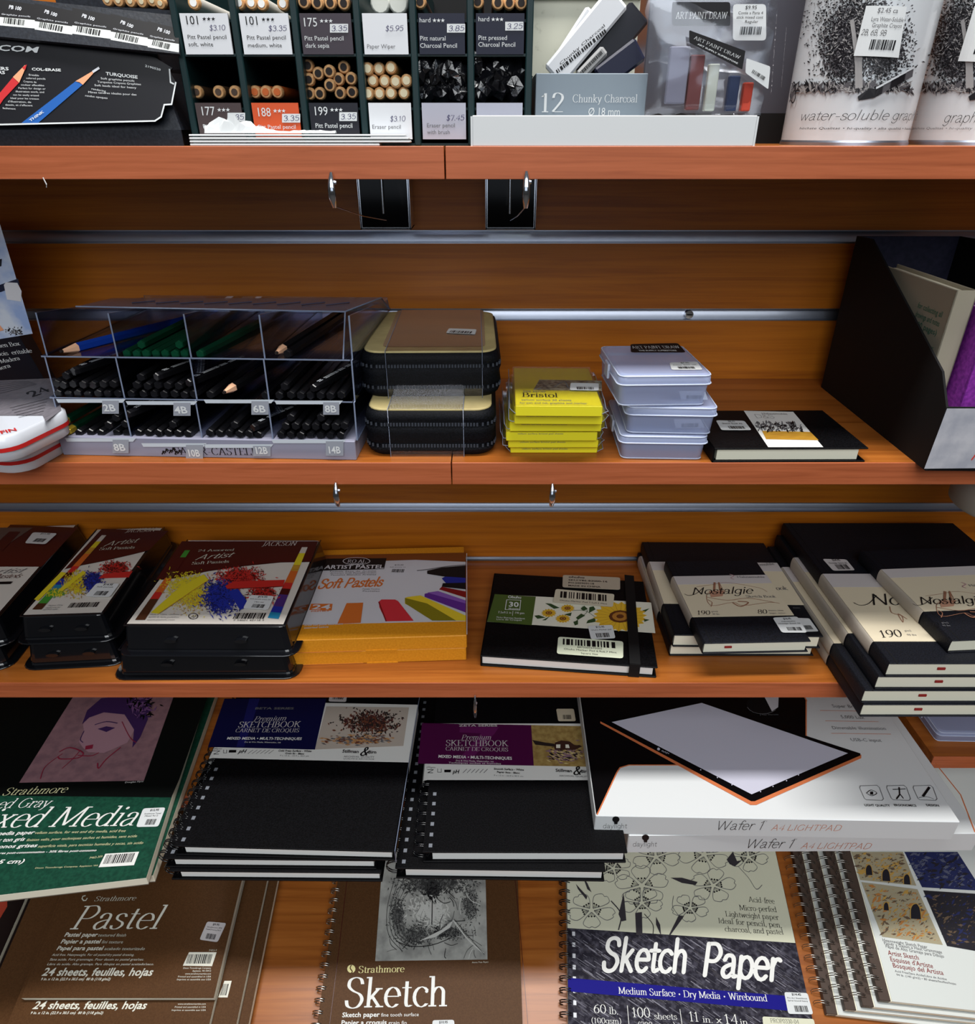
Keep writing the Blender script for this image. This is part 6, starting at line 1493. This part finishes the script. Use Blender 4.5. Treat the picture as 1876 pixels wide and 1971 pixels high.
def bandplum(m):
    m.pp([(804,1470),(812,1392),(1022,1396),(1027,1474)], plum, 1); m.pp([(885,1398),(960,1400),(952,1412),(905,1464),(955,1466),(955,1472),(880,1470),(884,1460),(925,1412),(884,1410)], plum2, 2)
    m.pp([(1027,1474),(1022,1396),(1126,1398),(1133,1476)], mat('beach_sand', (168, 142, 84), .6, noise=(160, (140, 112, 62))), 1)
    m.scatter((1090,1452), (36,18), 330, 2.4, [mat('beach_mauve', (130, 100, 116), .6), MATS['leaf_dark'], mat('beach_pale', (196, 176, 120), .6)], 2, 5, ang=.2, clip=lambda x, y: y < 1474 and 1030 < x < 1130)
    m.pp([(1024,1425),(1050,1430),(1065,1432),(1082,1436),(1066,1438),(1030,1434)], MATS['leaf_dark'], 3); m.pp([(1066,1440),(1068,1430),(1080,1426),(1096,1428),(1104,1434),(1120,1438),(1106,1444),(1068,1444)], mat('hut_brown', (60, 34, 26), .6), 4)
    m.pp([(1070,1434),(1078,1434),(1078,1441),(1070,1441)], bandw, 5); m.pp([(1088,1434),(1094,1434),(1096,1441),(1088,1441)], bandw, 5)
    m.text('ZETA SERIES', (883,1399), (957,1399), 4, creamp, 'B', 3); m.text('Premium', (887,1424), (945,1424), 9, creamp, 'serifi', 3); m.text('SKETCHBOOK', (857,1436), (978,1437), 11, creamp, 'serif', 3); m.text('CARNET DE CROQUIS', (857,1445), (978,1447), 7, creamp, 'serif', 3)
    m.text('MIXED MEDIA \u2022 MULTI-TECHNIQUES', (843,1459), (985,1463), 5.5, wprint, 'B', 3); m.text('Dry & Wet Media, Watercolor, Ink', (877,1466), (950,1468), 3, wprint, 'r', 3); m.text('Techniques seches et humides', (863,1470), (964,1472), 3, wprint, 'r', 3)
    m.text('270gsm', (820,1479), (838,1479), 3, inkg, 'r', 2); m.line([(822,1482),(834,1482),(823,1488),(833,1488)], 1.4, ink, 2); m.line([(842,1480),(842,1487),(849,1487),(849,1480)], 1.2, inkg, 2); m.text('pH', (871,1489), (883,1489), 7, ink, 'B', 2, .2); m.pp([(855,1482),(868,1482),(867,1487),(855,1487)], ink, 2)
    for k in range(6): m.line([(891+k*8,1488),(898+k*8,1481)], 1.4, inkg, 2)
    m.text('Smooth Surface - White', (950,1482), (1008,1484), 3.6, ink, 'B', 2); m.text('Papier lisse - Blanc', (956,1488), (1000,1490), 3.4, ink, 'B', 2); m.text('9 x 12 in - 22.9 x 30.5 cm', (950,1494), (1007,1496), 2.6, inkg, 'r', 2)
    m.text('Stillman', (1069,1486), (1101,1487), 6, ink, 'B', 2); m.text('&', (1102,1491), (1117,1491), 15, ink, 'brush', 2); m.text('Birn', (1118,1488), (1133,1488), 6, ink, 'B', 2); m.text('ARCHIVAL QUALITY', (1076,1495), (1133,1497), 3, inkg, 'r', 2)
M_, w__ = lie(.6335, (812,1640), (1208,1643), rot=.4)
sp = wirebook((812,1640), (1208,1643), .6335, .0173, .28, 'upper black wirebound sketchbook with a plum band and a beach picture', (pyl(down(M_, .0173), .0173, 950, 1502), pyl(down(M_, .0173), .0173, 950, 1393), bandplum), False, .4)
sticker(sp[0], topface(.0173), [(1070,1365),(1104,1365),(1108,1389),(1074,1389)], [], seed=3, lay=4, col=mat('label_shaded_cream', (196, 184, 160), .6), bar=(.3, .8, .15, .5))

# white light-pad boxes
TW = .028
def wbox(fl, fr, h, label):
    M, w_ = lie(h, fl, fr); M = down(M, TW); d_ = .252
    r = thing('light_pad_box', label, 'box', M, 'white light-pad boxes')
    part(r, 'carton', lambda m: m.box(0, w_, 0, d_, 0, TW, white, .0008)); return r, w_, d_
def addfront(wb, fn):
    for ch in list(wb[0].children):
        if ch.name.startswith('carton'): bpy.data.objects.remove(ch)
    part(wb[0], 'carton', lambda m: (m.box(0, wb[1], 0, wb[2], 0, TW, white, .0008), fn(m)))
copper = mat('print_copper', (206, 116, 72), .4); gloss = mat('print_gloss_black', (10, 10, 12), .15); scr_ = mat('print_screen_lilac', (196, 196, 212), .35)
w2 = wbox((1210,1608), (1888,1604), .640, 'lower white light-pad box, shifted right under its twin')
w1 = wbox((1146,1570), (1848,1582), .612, 'upper white light-pad box with a printed tablet picture on its lid')
def front(x, y, s=1.0):
    def g(m):
        m.on(frontface(-.0002), 1)
        m.text('daylight', (x,y), (x+46,y), 9, ink, 'thin', 1); m.pp([(x+25+7*math.cos(a*PI/6), y-17+6*math.sin(a*PI/6)) for a in range(12)], ink, 1); m.pp([(x+21,y-15),(x+29,y-15),(x+28,y-8),(x+22,y-8)], ink, 1)
        m.text('Wafer 1', (x+214,y+3), (x+308,y+3), 17, ink, 'thini', 1); m.text('TM', (x+310,y-12), (x+316,y-12), 3, ink, 'thin', 1); m.text('A4 LIGHTPAD', (x+322,y+4), (x+456,y+5), 11, copper, 'thini', 1)
    return g
addfront(w1, front(1160, 1594)); addfront(w2, front(1217, 1629))
def f(m):
    m.on(topface(TW), 1); L = [m.pk(*q) for q in [(1149,1567),(1187,1487),(1193,1478),(1210,1473),(1330,1473),(1551,1430),(1551,1350)]]
    bl_ = (.0008, w1[2]-.0008); xr = L[-1][0]
    m.put(L + [(xr, w1[2]-.0008), bl_, (.0008, L[0][1])], gloss, 1)
    m.line([(1149,1568),(1187,1487),(1193,1478),(1210,1473),(1330,1473)], 3, copper, 2); m.put([L[-1], (xr+.0015, L[-1][1]), (xr+.0015, w1[2]-.001), (xr, w1[2]-.001)], copper, 2); m.line([(1551,1430),(1551,1350)], 3, copper, 2)
    m.pp([(1155,1389),(1450,1541),(1657,1453),(1657,1460),(1455,1550),(1444,1550),(1155,1393)], copper, 3)
    m.pp([(1155,1389),(1350,1352),(1655,1451),(1655,1455),(1452,1543),(1445,1543)], gloss, 4)
    m.pp([(1177,1391),(1350,1354),(1631,1451),(1446,1530)], scr_, 5)
    for a, b in ((1347,1482),(1379,1497),(1407,1511),(1462,1524),(1486,1514),(1512,1503),(1535,1492)): m.pp([(a,b),(a+2,b),(a+2,b+2),(a,b+2)], scr_, 6)
    m.pp([(1267+3*math.cos(q), 1443+3*math.sin(q)) for q in range(6)], scr_, 6); m.text('daylight', (1272,1447), (1287,1453), 3, scr_, 'r', 6)
    m.pp([(1467+31*math.cos(a*PI/10), 1356+19*math.sin(a*PI/10)) for a in range(20)], ink, 3); m.pp([(1470,1341),(1498,1341),(1497,1362),(1485,1370)], lidw, 4); m.line([(1467+31*math.cos(a*PI/10), 1356+19*math.sin(a*PI/10)) for a in range(2, 10)], 1.5, inkg, 4); m.text('2 Year Warranty', (1462,1378), (1498,1377), 2.5, inkg, 'r', 4)
    for t, x0, x1, y in (('Super Bright', 1602, 1660, 1362), ('5,000 Lux', 1619, 1664, 1383), ('Dimmable illumination', 1602, 1706, 1404), ('USB-C input', 1638, 1697, 1427)): m.text(t, (x0,y), (x1,y+1.5), 6, inkg, 'r', 2)
    for x0, x1, y in ((1578,1672,1368), (1588,1690,1388), (1600,1714,1412)): m.line([(x0,y),(x1,y+1.5)], 1.2, copper, 2)
    for k, (x, t, ta, tb) in enumerate(((1655, 'LIGHT QUALITY', 1664, 1713), (1707, 'ERGONOMICS', 1721, 1764), (1758, 'DESIGN', 1783, 1808))):
        m.line([(x,1513),(x+32,1512),(x+37,1516),(x+45,1538),(x+42,1541),(x+12,1540),(x+8,1537),(x-1,1517),(x,1513)], 1.4, inkg, 2); m.text(t, (ta,1552), (tb,1553), 4, ink, 'B', 2)
    m.line([(1667,1527),(1676,1521),(1687,1527),(1677,1532),(1667,1527)], 1.6, ink, 2, True); m.pp([(1674,1524),(1680,1524),(1680,1530),(1674,1530)], ink, 2)
    m.line([(1718,1520),(1742,1519)], 2, ink, 2); m.line([(1730,1516),(1731,1530),(1725,1538)], 3, ink, 2); m.line([(1731,1528),(1738,1537)], 2.5, ink, 2)
    m.line([(1788,1516),(1776,1533)], 5, ink, 2); m.line([(1768,1536),(1782,1534),(1796,1538)], 1.4, inkg, 2, True)
part(w1[0], 'lid_print', f, 'lid print of a light pad on black and white')
part(w2[0], 'lid_print', lambda m: (m.on(topface(TW), 1), m.line([(1876,1602),(1848,1530),(1800,1470)], 3, copper, 2)), 'copper line along the edge')

# clear box on the short shelf at the lower right
k4 = cbox((1806,1412), (1920,1414), HB-.016, .018, .08, 0, 'clear plastic box on the short shelf at the lower right, half hidden by sketch books')
k4[0]['group'] = 'clear box at the lower right'; k4[0].location.z = ZC - HB + .0001
# ------------------------------------------------------------------ pads on the sloping deck
brown = mat('cover_brown', (78, 50, 26), .5, 0, .15, noise=(700, (88, 58, 32)), bump=.12); brownd = mat('cover_dark_brown', (48, 24, 18), .5, 0, .15)
pale = mat('print_pale', (222, 220, 206), .5)
def ipad(fl, fr, base, t, d_, label, name, cov, art=None, group=None, edge=paper, rot=0, shift=0, cat='paper pad', ci=.0008, x0=0):
    M, w_ = incl(fl, fr, base + t); M = M @ Matrix.Rotation(math.radians(rot), 4, 'Z') @ Matrix.Translation((0, 0, -t))
    r = simplepad(M, w_, d_, t, label, name, cov, art, group, edge, cat, ci, x0); return r, w_, M
def pastel(dy=0, full=True):
    def g(m, w_, d_, t):
        if full:
            m.text('Strathmore', (180,1735), (260,1733), 9, lid, 'serifi', 2); m.line([(163+5*math.cos(a), 1729+5*math.sin(a)) for a in range(6)], 2.4, lid, 2)
            m.text('Pastel', (133,1789), (303,1788), 45, pale, 'serifi', 2)
            for k, (a, x0, x1, b, x2, x3) in enumerate((('Pastel paper', 123, 186, 'textured finish', 188, 242), ('Papier a pastel', 116, 192, 'fini texture', 195, 236), ('Papel para pastel', 108, 197, 'acabado texturizado', 200, 278))):
                y = 1803 + 13*k; m.text(a, (x0,y), (x1,y), 8, pale, 'B', 2, .2); m.text(b, (x2,y), (x3,y), 6, lid, 'r', 2, .2)
            for k, tt in enumerate(('Acid free. Heavyweight. For oil pastel/dry pastel drawing.', 'Sans acide. Fort grammage. Pour dessin au pastel gras/sec.', 'Libre de acido. Alto gramaje. Para dibujos en pastel aceitado/seco.')): m.text(tt, (100-k*5,1840+k*9), (258+k*19,1840+k*9), 4.5, pale, 'r', 2, .2)
            m.text('24 sheets, feuilles, hojas', (80,1878), (292,1878), 15, pale, 'B', 2, .2); m.text('9 in. x 12 in. (22.9 x 30.5 cm)  80 lb (118 g/m2)', (78,1887), (212,1887), 5, pale, 'B', 2, .2)
            m.pp([(352,1859),(364,1833),(417,1833),(408,1860)], pale, 2); m.bars((358,1855), (405,1855), 18, ink, 3, 22, 2); m.text('P403-9', (402,1831), (417,1831), 3.5, lid, 'r', 2)
            for k, tt in enumerate(('Dixon Ticonderoga Company', 'Appleton, WI 54912', 'www.strathmoreartist.com', 'Printed and assembled in USA', 'Imprime et assemble aux USA')): m.text(tt, (352+(0,18,4,-10,-12)[k],1865+k*5.5), (406,1865+k*5.5), 3.4, pale, 'r', 2)
        else:
            m.text('24 sheets, feuilles, hojas', (62,1942), (280,1942), 15, pale, 'B', 2, .2); m.text('9 in. x 12 in. (22.9 x 30.5 cm)  80 lb (118 g/m2)', (58,1952), (198,1952), 5, pale, 'B', 2, .2)
            for k, tt in enumerate(('www.strathmoreartist.com', 'Printed and assembled in USA', 'Imprime et assemble aux USA')): m.text(tt, (342-k*6,1934+k*6), (396,1934+k*6), 3.4, pale, 'r', 2)
    return g
TP = .0080
blk2 = mat('pad_cover_black_red', (26, 14, 12), .5, 0, .15)
ipad((-440,1990), (-44,1990), 0, .007, .30, 'lower dark pad at the far left of the sloping deck', 'dark_paper_pad', blk2, None, 'dark pads at the far left')
ipad((-470,1990), (-66,1990), .007, .007, .30, 'upper dark pad with a red motif at the far left of the deck', 'dark_paper_pad', blk2, lambda m, w_, d_, t: m.pp([(-10,1700),(14,1700),(14,1745),(-4,1775),(-40,1790)], mat('pad_red_motif', (150, 50, 30), .5), 1), 'dark pads at the far left')
ipad((-76,2040), (332,2040), 0, TP, .31, 'lowest brown pad, jutting out left of the Pastel pads', 'pastel_paper_pad', brown, None, 'brown pastel paper pads')
ipad((60,2050), (462,2050), TP, TP, .31, 'brown pad fourth from the top, its pale right edge outermost of the Pastel stack', 'pastel_paper_pad', brown, None, 'brown pastel paper pads', rot=0)
ipad((44,2040), (440,2040), TP*2, TP, .31, 'brown pad third from the top, its bar code showing at the right', 'pastel_paper_pad', brown, lambda m, w_, d_, t: (m.pp([(420,1920),(432,1888),(446,1888),(438,1920)], pale, 2), m.bars((424,1916), (436,1916), 22, ink, 3, 8, 5)), 'brown pastel paper pads')
ipad((6,1990), (398,1990), TP*3, TP, .30, 'brown Pastel pad second from the top, its 24 sheets line showing below', 'pastel_paper_pad', brown, pastel(0, False), 'brown pastel paper pads')
pt, wpt, Mpt = ipad((40,1921), (411,1921), TP*4, .0095, .30, 'top brown Pastel paper pad with the full white title', 'pastel_paper_pad', brown, pastel(), 'brown pastel paper pads', rot=0)
sticker(pt, topface(.0095), [(399,1774),(436,1777),(419,1814),(384,1809)], [('$9.95', .35, .7, .83, .1, 'B'), ('Strathmore 400', .12, .9, .68, .07), ('Pastel Drawing 9x12', .1, .9, .56, .07)], seed=6, lay=4, col=creamp, bar=(.28, .8, .1, .38))
# spiral sketch pad, brown
def wired(r, w_, d_, t, mt, n0=.0, step=.0105, rr=.0065, x=.004, th=.0007):
    part(r, 'wire_binding', lambda m: wire(m, x, .008, d_-.008, t*.5, rr, step, mt, th))
def sketch(m, w_, d_, t):
    m.pp([(722,1850),(737,1640),(933,1640),(938,1847)], mat('charcoal_paper', (176, 176, 170), .6, noise=(60, (130, 130, 126), (1, 1, 1), (.4, .7))), 2)
    ch = mat('charcoal_soft', (50, 50, 50), .7); ch2 = mat('charcoal_grey', (96, 96, 94), .7); chl = mat('charcoal_light', (206, 206, 200), .7)
    R = random.Random(12); X0 = lambda x, y: 726 + (1850-y)*.06 < x < 934
    m.scatter((835,1700), (80,22), 1200, 2.2, [ch, ch2, ch], 3, 3, asp=2, clip=lambda x, y: X0(x, y) and y > 1660)
    m.scatter((832,1712), (14,18), 420, 3, [ink, ch], 4, 4, asp=2, clip=X0); m.scatter((765,1760), (16,34), 700, 1.8, [ch, ch2], 4, 5, asp=1.5, clip=X0)
    m.scatter((800,1800), (34,20), 800, 1.8, [ch, ch2], 4, 6, asp=1.5, clip=X0); m.scatter((860,1795), (40,14), 700, 1.8, [ch, ch2, ink], 4, 7, asp=1.5, clip=X0); m.scatter((905,1740), (18,34), 500, 1.8, [ch2, ch], 4, 8, asp=1.5, clip=X0)
    m.scatter((825,1755), (40,28), 300, 3, [chl], 4.4, 9, clip=X0)
    for i in range(46):
        x, y = R.uniform(745, 915), R.uniform(1700, 1830); a = R.uniform(0, PI); L = R.uniform(14, 36); b = a + R.uniform(-.6, .6)
        p = [(x, y), (x+L*.5*math.cos(a), y+L*.5*math.sin(a)), (x+L*math.cos(b), y+L*math.sin(b))]
        p = [(min(930, max(736, u)), min(1845, max(1665, v))) for u, v in p]; m.line(p, R.choice((.8, 1.2, 1.8)), R.choice((ch, ink, ch2, chl)), 5 + (i % 4)*.2, True)
    for k in range(5): m.line([(760+k*7,1690+k*6),(745+k*6,1750),(748+k*7,1800),(775+k*9,1832-k*4)], 1.2, ch, 6, True)
    m.pp([(806,1812),(850,1790),(872,1772),(866,1786),(838,1804)], chl, 6.4); m.line([(872,1772),(900,1808),(930,1835)], 3, chl, 6.4, True); m.line([(874,1770),(904,1806),(932,1838)], 1, ink, 6.6, True); m.line([(832,1726),(831,1780)], 2.5, ink, 6, True)
    m.line([(762,1812),(790,1822),(830,1820),(868,1806)], 1.6, ink, 6, True)
    m.line([(668,1690),(652,1830),(634,1975)], 1.4, maroon, 2); m.line([(991,1690),(1004,1830),(1016,1975)], 1.4, maroon, 2)
    gold = mat('print_cream_gold', (236, 226, 160), .5)
    m.pp([(676+8*math.cos(a*PI/6), 1865+8*math.sin(a*PI/6)) for a in range(12)], gold, 2); m.line([(676,1858),(674,1864),(678,1870),(676,1873)], 2.4, brown, 3, True)
    m.text('Strathmore', (689,1873), (778,1871), 13, gold, 'serif', 2); m.text('Sketch', (660,1940), (862,1937), 57, wprint, 'serif', 2)
    m.text('Sketch paper', (658,1958), (730,1957), 9, wprint, 'B', 2); m.text('fine tooth surface', (733,1957), (806,1956), 7, wprint, 'r', 2); m.text('Papier a croquis', (656,1973), (744,1972), 9, wprint, 'B', 2); m.text('grain fin', (747,1972), (783,1972), 7, wprint, 'r', 2)
    m.text('Anna Fox Ryan', (908,1854), (940,1853), 3, pale, 'r', 2)
sk, wsk, Msk = ipad((600,2045), (1008,2052), .0, .012, .292, 'brown Sketch pad with spiral wire and a charcoal drawing, in the middle of the deck', 'sketch_pad', brown, sketch, None, paper, rot=1.0, cat='paper pad')
wired(sk, wsk, .292, .012, steel, rr=.0075, step=.0115)
sticker(sk, topface(.012), [(832,1964),(874,1963),(876,2010),(832,2010)], [('$10.95', .3, .7, .86, .1, 'B')], seed=6, lay=4, bar=None)
# sketch paper pad
charc = mat('charcoal_rub_print', (36, 34, 44), .7, 0, .1, noise=(160, (84, 82, 94), (1, 1, 1), (.45, .75))); roy = mat('band_royal_blue', (22, 18, 124), .6, 0, .1); ivory = mat('cover_ivory', (214, 214, 190), .6, 0, .2)
def petals(m, cx, cy, r, rot=0, n=5, lay=3, sq=.75):
    for k in range(n):
        a = 2*PI*k/n + rot; q = lambda rr, da: (cx+rr*r*math.cos(a+da), cy+rr*r*sq*math.sin(a+da))
        m.line([q(.14, .1), q(.5, .5), q(.86, .42), q(1.0, .12), q(.93, 0), q(1.0, -.16), q(.84, -.44), q(.5, -.5), q(.14, -.1)], 1.4, inkg, lay, True)
        for e in (-.2, 0, .2):
            m.line([q(.12, e), q(.34, e)], .9, ink, lay); p = q(.36+.08*abs(e), e*1.6); m.pp([(p[0]+1.8*math.cos(t), p[1]+1.8*math.sin(t)) for t in range(0, 6)], ink, lay+.5)
def spaper(m, w_, d_, t):
    a, b = m.pk(1087, 1786), m.pk(1528, 1815)
    R = random.Random(31)
    for i in range(900):
        x, y = R.uniform(1085, 1600), R.uniform(1790, 1975); L = R.uniform(4, 16)
        if y > 1786 + (x-1087)*.066 and 0.001 < m.pk(x, y)[0] and max(m.pk(x, y)[0], m.pk(x+L*1.5, y+L)[0]) < w_-.001: m.line([(x, y), (x+L*1.5, y+L)], R.choice((.8, 1.2, 1.8)), R.choice((mat('rub_light', (128, 126, 138), .6), mat('rub_mid', (84, 82, 94), .6), ch_d)), 1)
    m.put([(.0005, d_-.0005), (.0005, a[1]), (b[0] if b[0] > w_ else w_-.0005, b[1]), (w_-.0005, d_-.0005)], ivory, 1)
    for (x, y, r, ro) in ((1138,1752,46,.3), (1235,1705,52,.9), (1262,1650,46,.2), (1235,1738,40,1.5), (1355,1645,50,.5), (1372,1705,44,1.1), (1328,1748,36,.4), (1180,1672,36,.7), (1440,1650,38,.2)): petals(m, x, y, r, ro)
    for p in ([(1290,1690),(1312,1690),(1342,1698),(1338,1704),(1312,1700)], [(1398,1655),(1410,1640),(1418,1658),(1428,1656),(1414,1668),(1404,1664)], [(1122,1690),(1130,1700),(1138,1718),(1130,1712)], [(1108,1702),(1130,1726),(1128,1732),(1112,1712)], [(1200,1720),(1205,1772),(1196,1774),(1190,1760)], [(1222,1758),(1235,1756),(1236,1800),(1224,1800)], [(1306,1762),(1316,1764),(1290,1800),(1286,1802)], [(1262,1765),(1270,1780),(1272,1802),(1262,1780)]): m.pp(p, ch_d, 4)
    m.line([(1240,1760),(1256,1780),(1256,1800)], 2, ink, 4, True); m.line([(1420,1668),(1440,1690),(1455,1712),(1466,1704)], 1.4, inkg, 4, True); m.line([(1176,1735),(1195,1760),(1190,1790)], 3, ch_d, 4, True)
    m.line([(1296,1725),(1294,1745),(1305,1762)], 1.4, inkg, 4, True)
    for tt, x0, x1, y0, y1 in (('Acid-free', 1441, 1491, 1736, 1740), ('Micro-perfed', 1423, 1495, 1752, 1756), ('Lightweight paper', 1396, 1499, 1764, 1771), ('Ideal for pencil, pen,', 1382, 1505, 1777, 1786), ('charcoal, and pastel', 1395, 1508, 1793, 1799)): m.text(tt, (x0,y0), (x1,y1), 10, ink, 'serifl', 3)
    m.text('Sketch', (1155,1868), (1322,1872), 62, wprint, 'brush', 4); m.text('Paper', (1347,1877), (1500,1888), 62, wprint, 'brush', 4)
    e0, e1, e2, e3 = m.pk(1089,1882), m.pk(1560,1921), m.pk(1566,1950), m.pk(1090,1908)
    m.put([(.0004, e3[1]), (w_-.0004, e2[1]), (w_-.0004, e1[1]), (.0004, e0[1])], roy, 3)
    m.text('Medium Surface \u2022 Dry Media \u2022 Wirebound', (1190,1913), (1477,1928), 13, wprint, 'serif', 4)
    for tt, x0, x1, y, hp in (('60', 1142, 1167, 1950, 17), ('lb.', 1172, 1190, 1952, 13), ('(100gsm)', 1138, 1196, 1970, 11), ('100', 1216, 1252, 1958, 19), ('sheets', 1259, 1303, 1962, 12), ('(200 pages)', 1228, 1300, 1978, 11), ('11', 1326, 1346, 1966, 19), ('in.', 1352, 1372, 1968, 12), ('x', 1378, 1390, 1969, 12), ('14', 1394, 1422, 1971, 19), ('in.', 1424, 1444, 1973, 12)): m.text(tt, (x0,y), (x1,y+1), hp, wprint, 'serifl', 4)
    m.line([(1207,1936),(1210,1975)], 1.5, wprint, 4); m.line([(1308,1943),(1313,1980)], 1.5, wprint, 4)
ch_d = mat('bud_charcoal', (52, 48, 54), .6)
sq, wsq, Msq = ipad((1094,2048), (1592,2092), .0, .013, .36, 'white-flowered Sketch Paper pad with a charcoal cover and blue band, wirebound', 'sketch_pad', charc, spaper, None, paper, rot=0, cat='paper pad')
wired(sq, wsq, .36, .013, wireb, rr=.008, step=.0115)
part(sq, 'punched_holes', lambda m: [m.box(.006, .0095, .008+.0115*k-.001, .008+.0115*k+.0035, .013, .01315, lgrey) for k in range(30)])
sticker(sq, topface(.013), [(1508,1910),(1553,1912),(1564,1953),(1516,1952)], [('$14.45', .3, .7, .86, .1, 'B'), ('Pro Art Sketchbook', .08, .92, .7, .07), ('Spiral bound heavy', .08, .92, .58, .07)], seed=6, lay=8, bar=(.3, .85, .1, .38))
sticker(sq, topface(.013), [(1466,1957),(1565,1962),(1572,1999),(1470,1993)], [('PROP0330-04', .15, .7, .7, .22, 'serifl')], 'code_label', 8, ivory, None)
# stack of wirebound artist sketch pads at the lower right
def asketch(m, w_, d_, t):
    pics = [([(1638,1640),(1737,1640),(1763,1705),(1655,1694)], [mat('wash_stone', (166, 156, 128), .6), mat('wash_umber', (98, 80, 62), .6), mat('wash_gold', (190, 150, 74), .6)], 1), ([(1740,1640),(1842,1640),(1890,1715),(1774,1708)], [mat('wash_navy', (30, 38, 84), .6), mat('wash_dark', (30, 28, 36), .6), mat('wash_slate', (84, 88, 110), .6)], 2),
            ([(1657,1698),(1765,1712),(1814,1819),(1697,1803)], [MATS['wash_stone'], MATS['wash_gold'], MATS['wash_umber'], mat('wash_ochre', (180, 120, 60), .6)], 3), ([(1776,1714),(1900,1722),(1930,1840),(1822,1821)], [MATS['wash_dark'], MATS['wash_navy'], MATS['wash_umber']], 4)]
    for q, ms, sd in pics:
        m.pp(q, ms[0], 2); R = random.Random(sd)
        for i in range(420):
            u, v = R.random()*.92+.03, R.random()*.9+.05
            a = (q[0][0]*(1-u)+q[1][0]*u, q[0][1]*(1-u)+q[1][1]*u); b = (q[3][0]*(1-u)+q[2][0]*u, q[3][1]*(1-u)+q[2][1]*u); x, y = a[0]*(1-v)+b[0]*v, a[1]*(1-v)+b[1]*v; s = R.uniform(2, 9) * (1 if i < 170 else .35)
            an = R.uniform(-1.2, .5); ca, sa = math.cos(an), math.sin(an); m.pp([(x-ca*s, y-sa*s), (x+sa*s*.35, y-ca*s*.35), (x+ca*s*.9, y+sa*s*.9), (x-sa*s*.3, y+ca*s*.3)], R.choice(ms), 3 + (i % 5)*.12)
    for (x, y, r) in ((1672,1675,10), (1705,1685,12), (1745,1693,10), (1762,1755,15), (1705,1745,8)):
        m.pp([(x-r*.7,y+r*.9),(x-r*.7,y-r*.3),(x-r*.4,y-r*.9),(x+r*.1,y-r),(x+r*.5,y-r*.4),(x+r*.7,y+r)], MATS['wash_dark'], 4); m.line([(x-r*.7,y+r*.9),(x-r*.7,y-r*.3),(x-r*.4,y-r*.9),(x+r*.1,y-r),(x+r*.5,y-r*.4),(x+r*.7,y+r)], 2, MATS['wash_gold'], 4.5, True)
    for tt, x0, y0, x1, y1, hp, c in (('Heavyweight Sketch Paper', 1698, 1812, 1785, 1826, 6, inkg), ('Papier a Dessin a Haut Grammage', 1701, 1818, 1813, 1836, 6, inkg), ('Papel de Alto Gramaje para Dibujo', 1704, 1824, 1817, 1844, 6, inkg), ('Artist Sketch', 1709, 1838, 1769, 1848, 9, pdr), ("Esquisse d'Artiste", 1713, 1850, 1796, 1864, 9, pdr), ('Bosquejo del Artista', 1718, 1862, 1816, 1877, 9, pdr), ('Acid Free/Sans Acide/Libre de Acidos', 1722, 1871, 1822, 1887, 4, inkg), ('94 lb. (140 g/m2) \u2022 80 sheets/feuilles/hojas', 1725, 1878, 1840, 1896, 4, inkg)): m.text(tt, (x0,y0), (x1,y1), hp, c, 'r', 2)
aw = mat('artist_pad_cover', (212, 216, 212), .4); ab = mat('artist_pad_spine_brown', (74, 60, 52), .5)
prev = 0
for k, (fl, fr, lb, ar) in enumerate((((1592,1951), (1997,2013), 'bottom wirebound artist pad of the stack at the lower right', None), ((1628,1943), (2030,2000), 'wirebound artist pad second from the bottom at the lower right', None),
        ((1662,1936), (2065,1996), 'wirebound artist pad second from the top at the lower right', None), ((1694,1925), (2095,1985), 'top wirebound artist pad with four watercolour pictures, lower right', asketch))):
    r, w_, M = ipad(fl, fr, k*.0085, .0082, .30, lb, 'artist_sketch_pad', aw, ar, 'wirebound artist pads', paper, rot=2, cat='paper pad', x0=.0125)
    part(r, 'spine_strip', lambda m: m.box(-.0008, .0112, 0, .30, .0006, .0084, ab, .0004), 'dark brown spine strip')
    wired(r, w_, .30, .0082, steel, rr=.0085, step=.0112, x=.003, th=.0005)
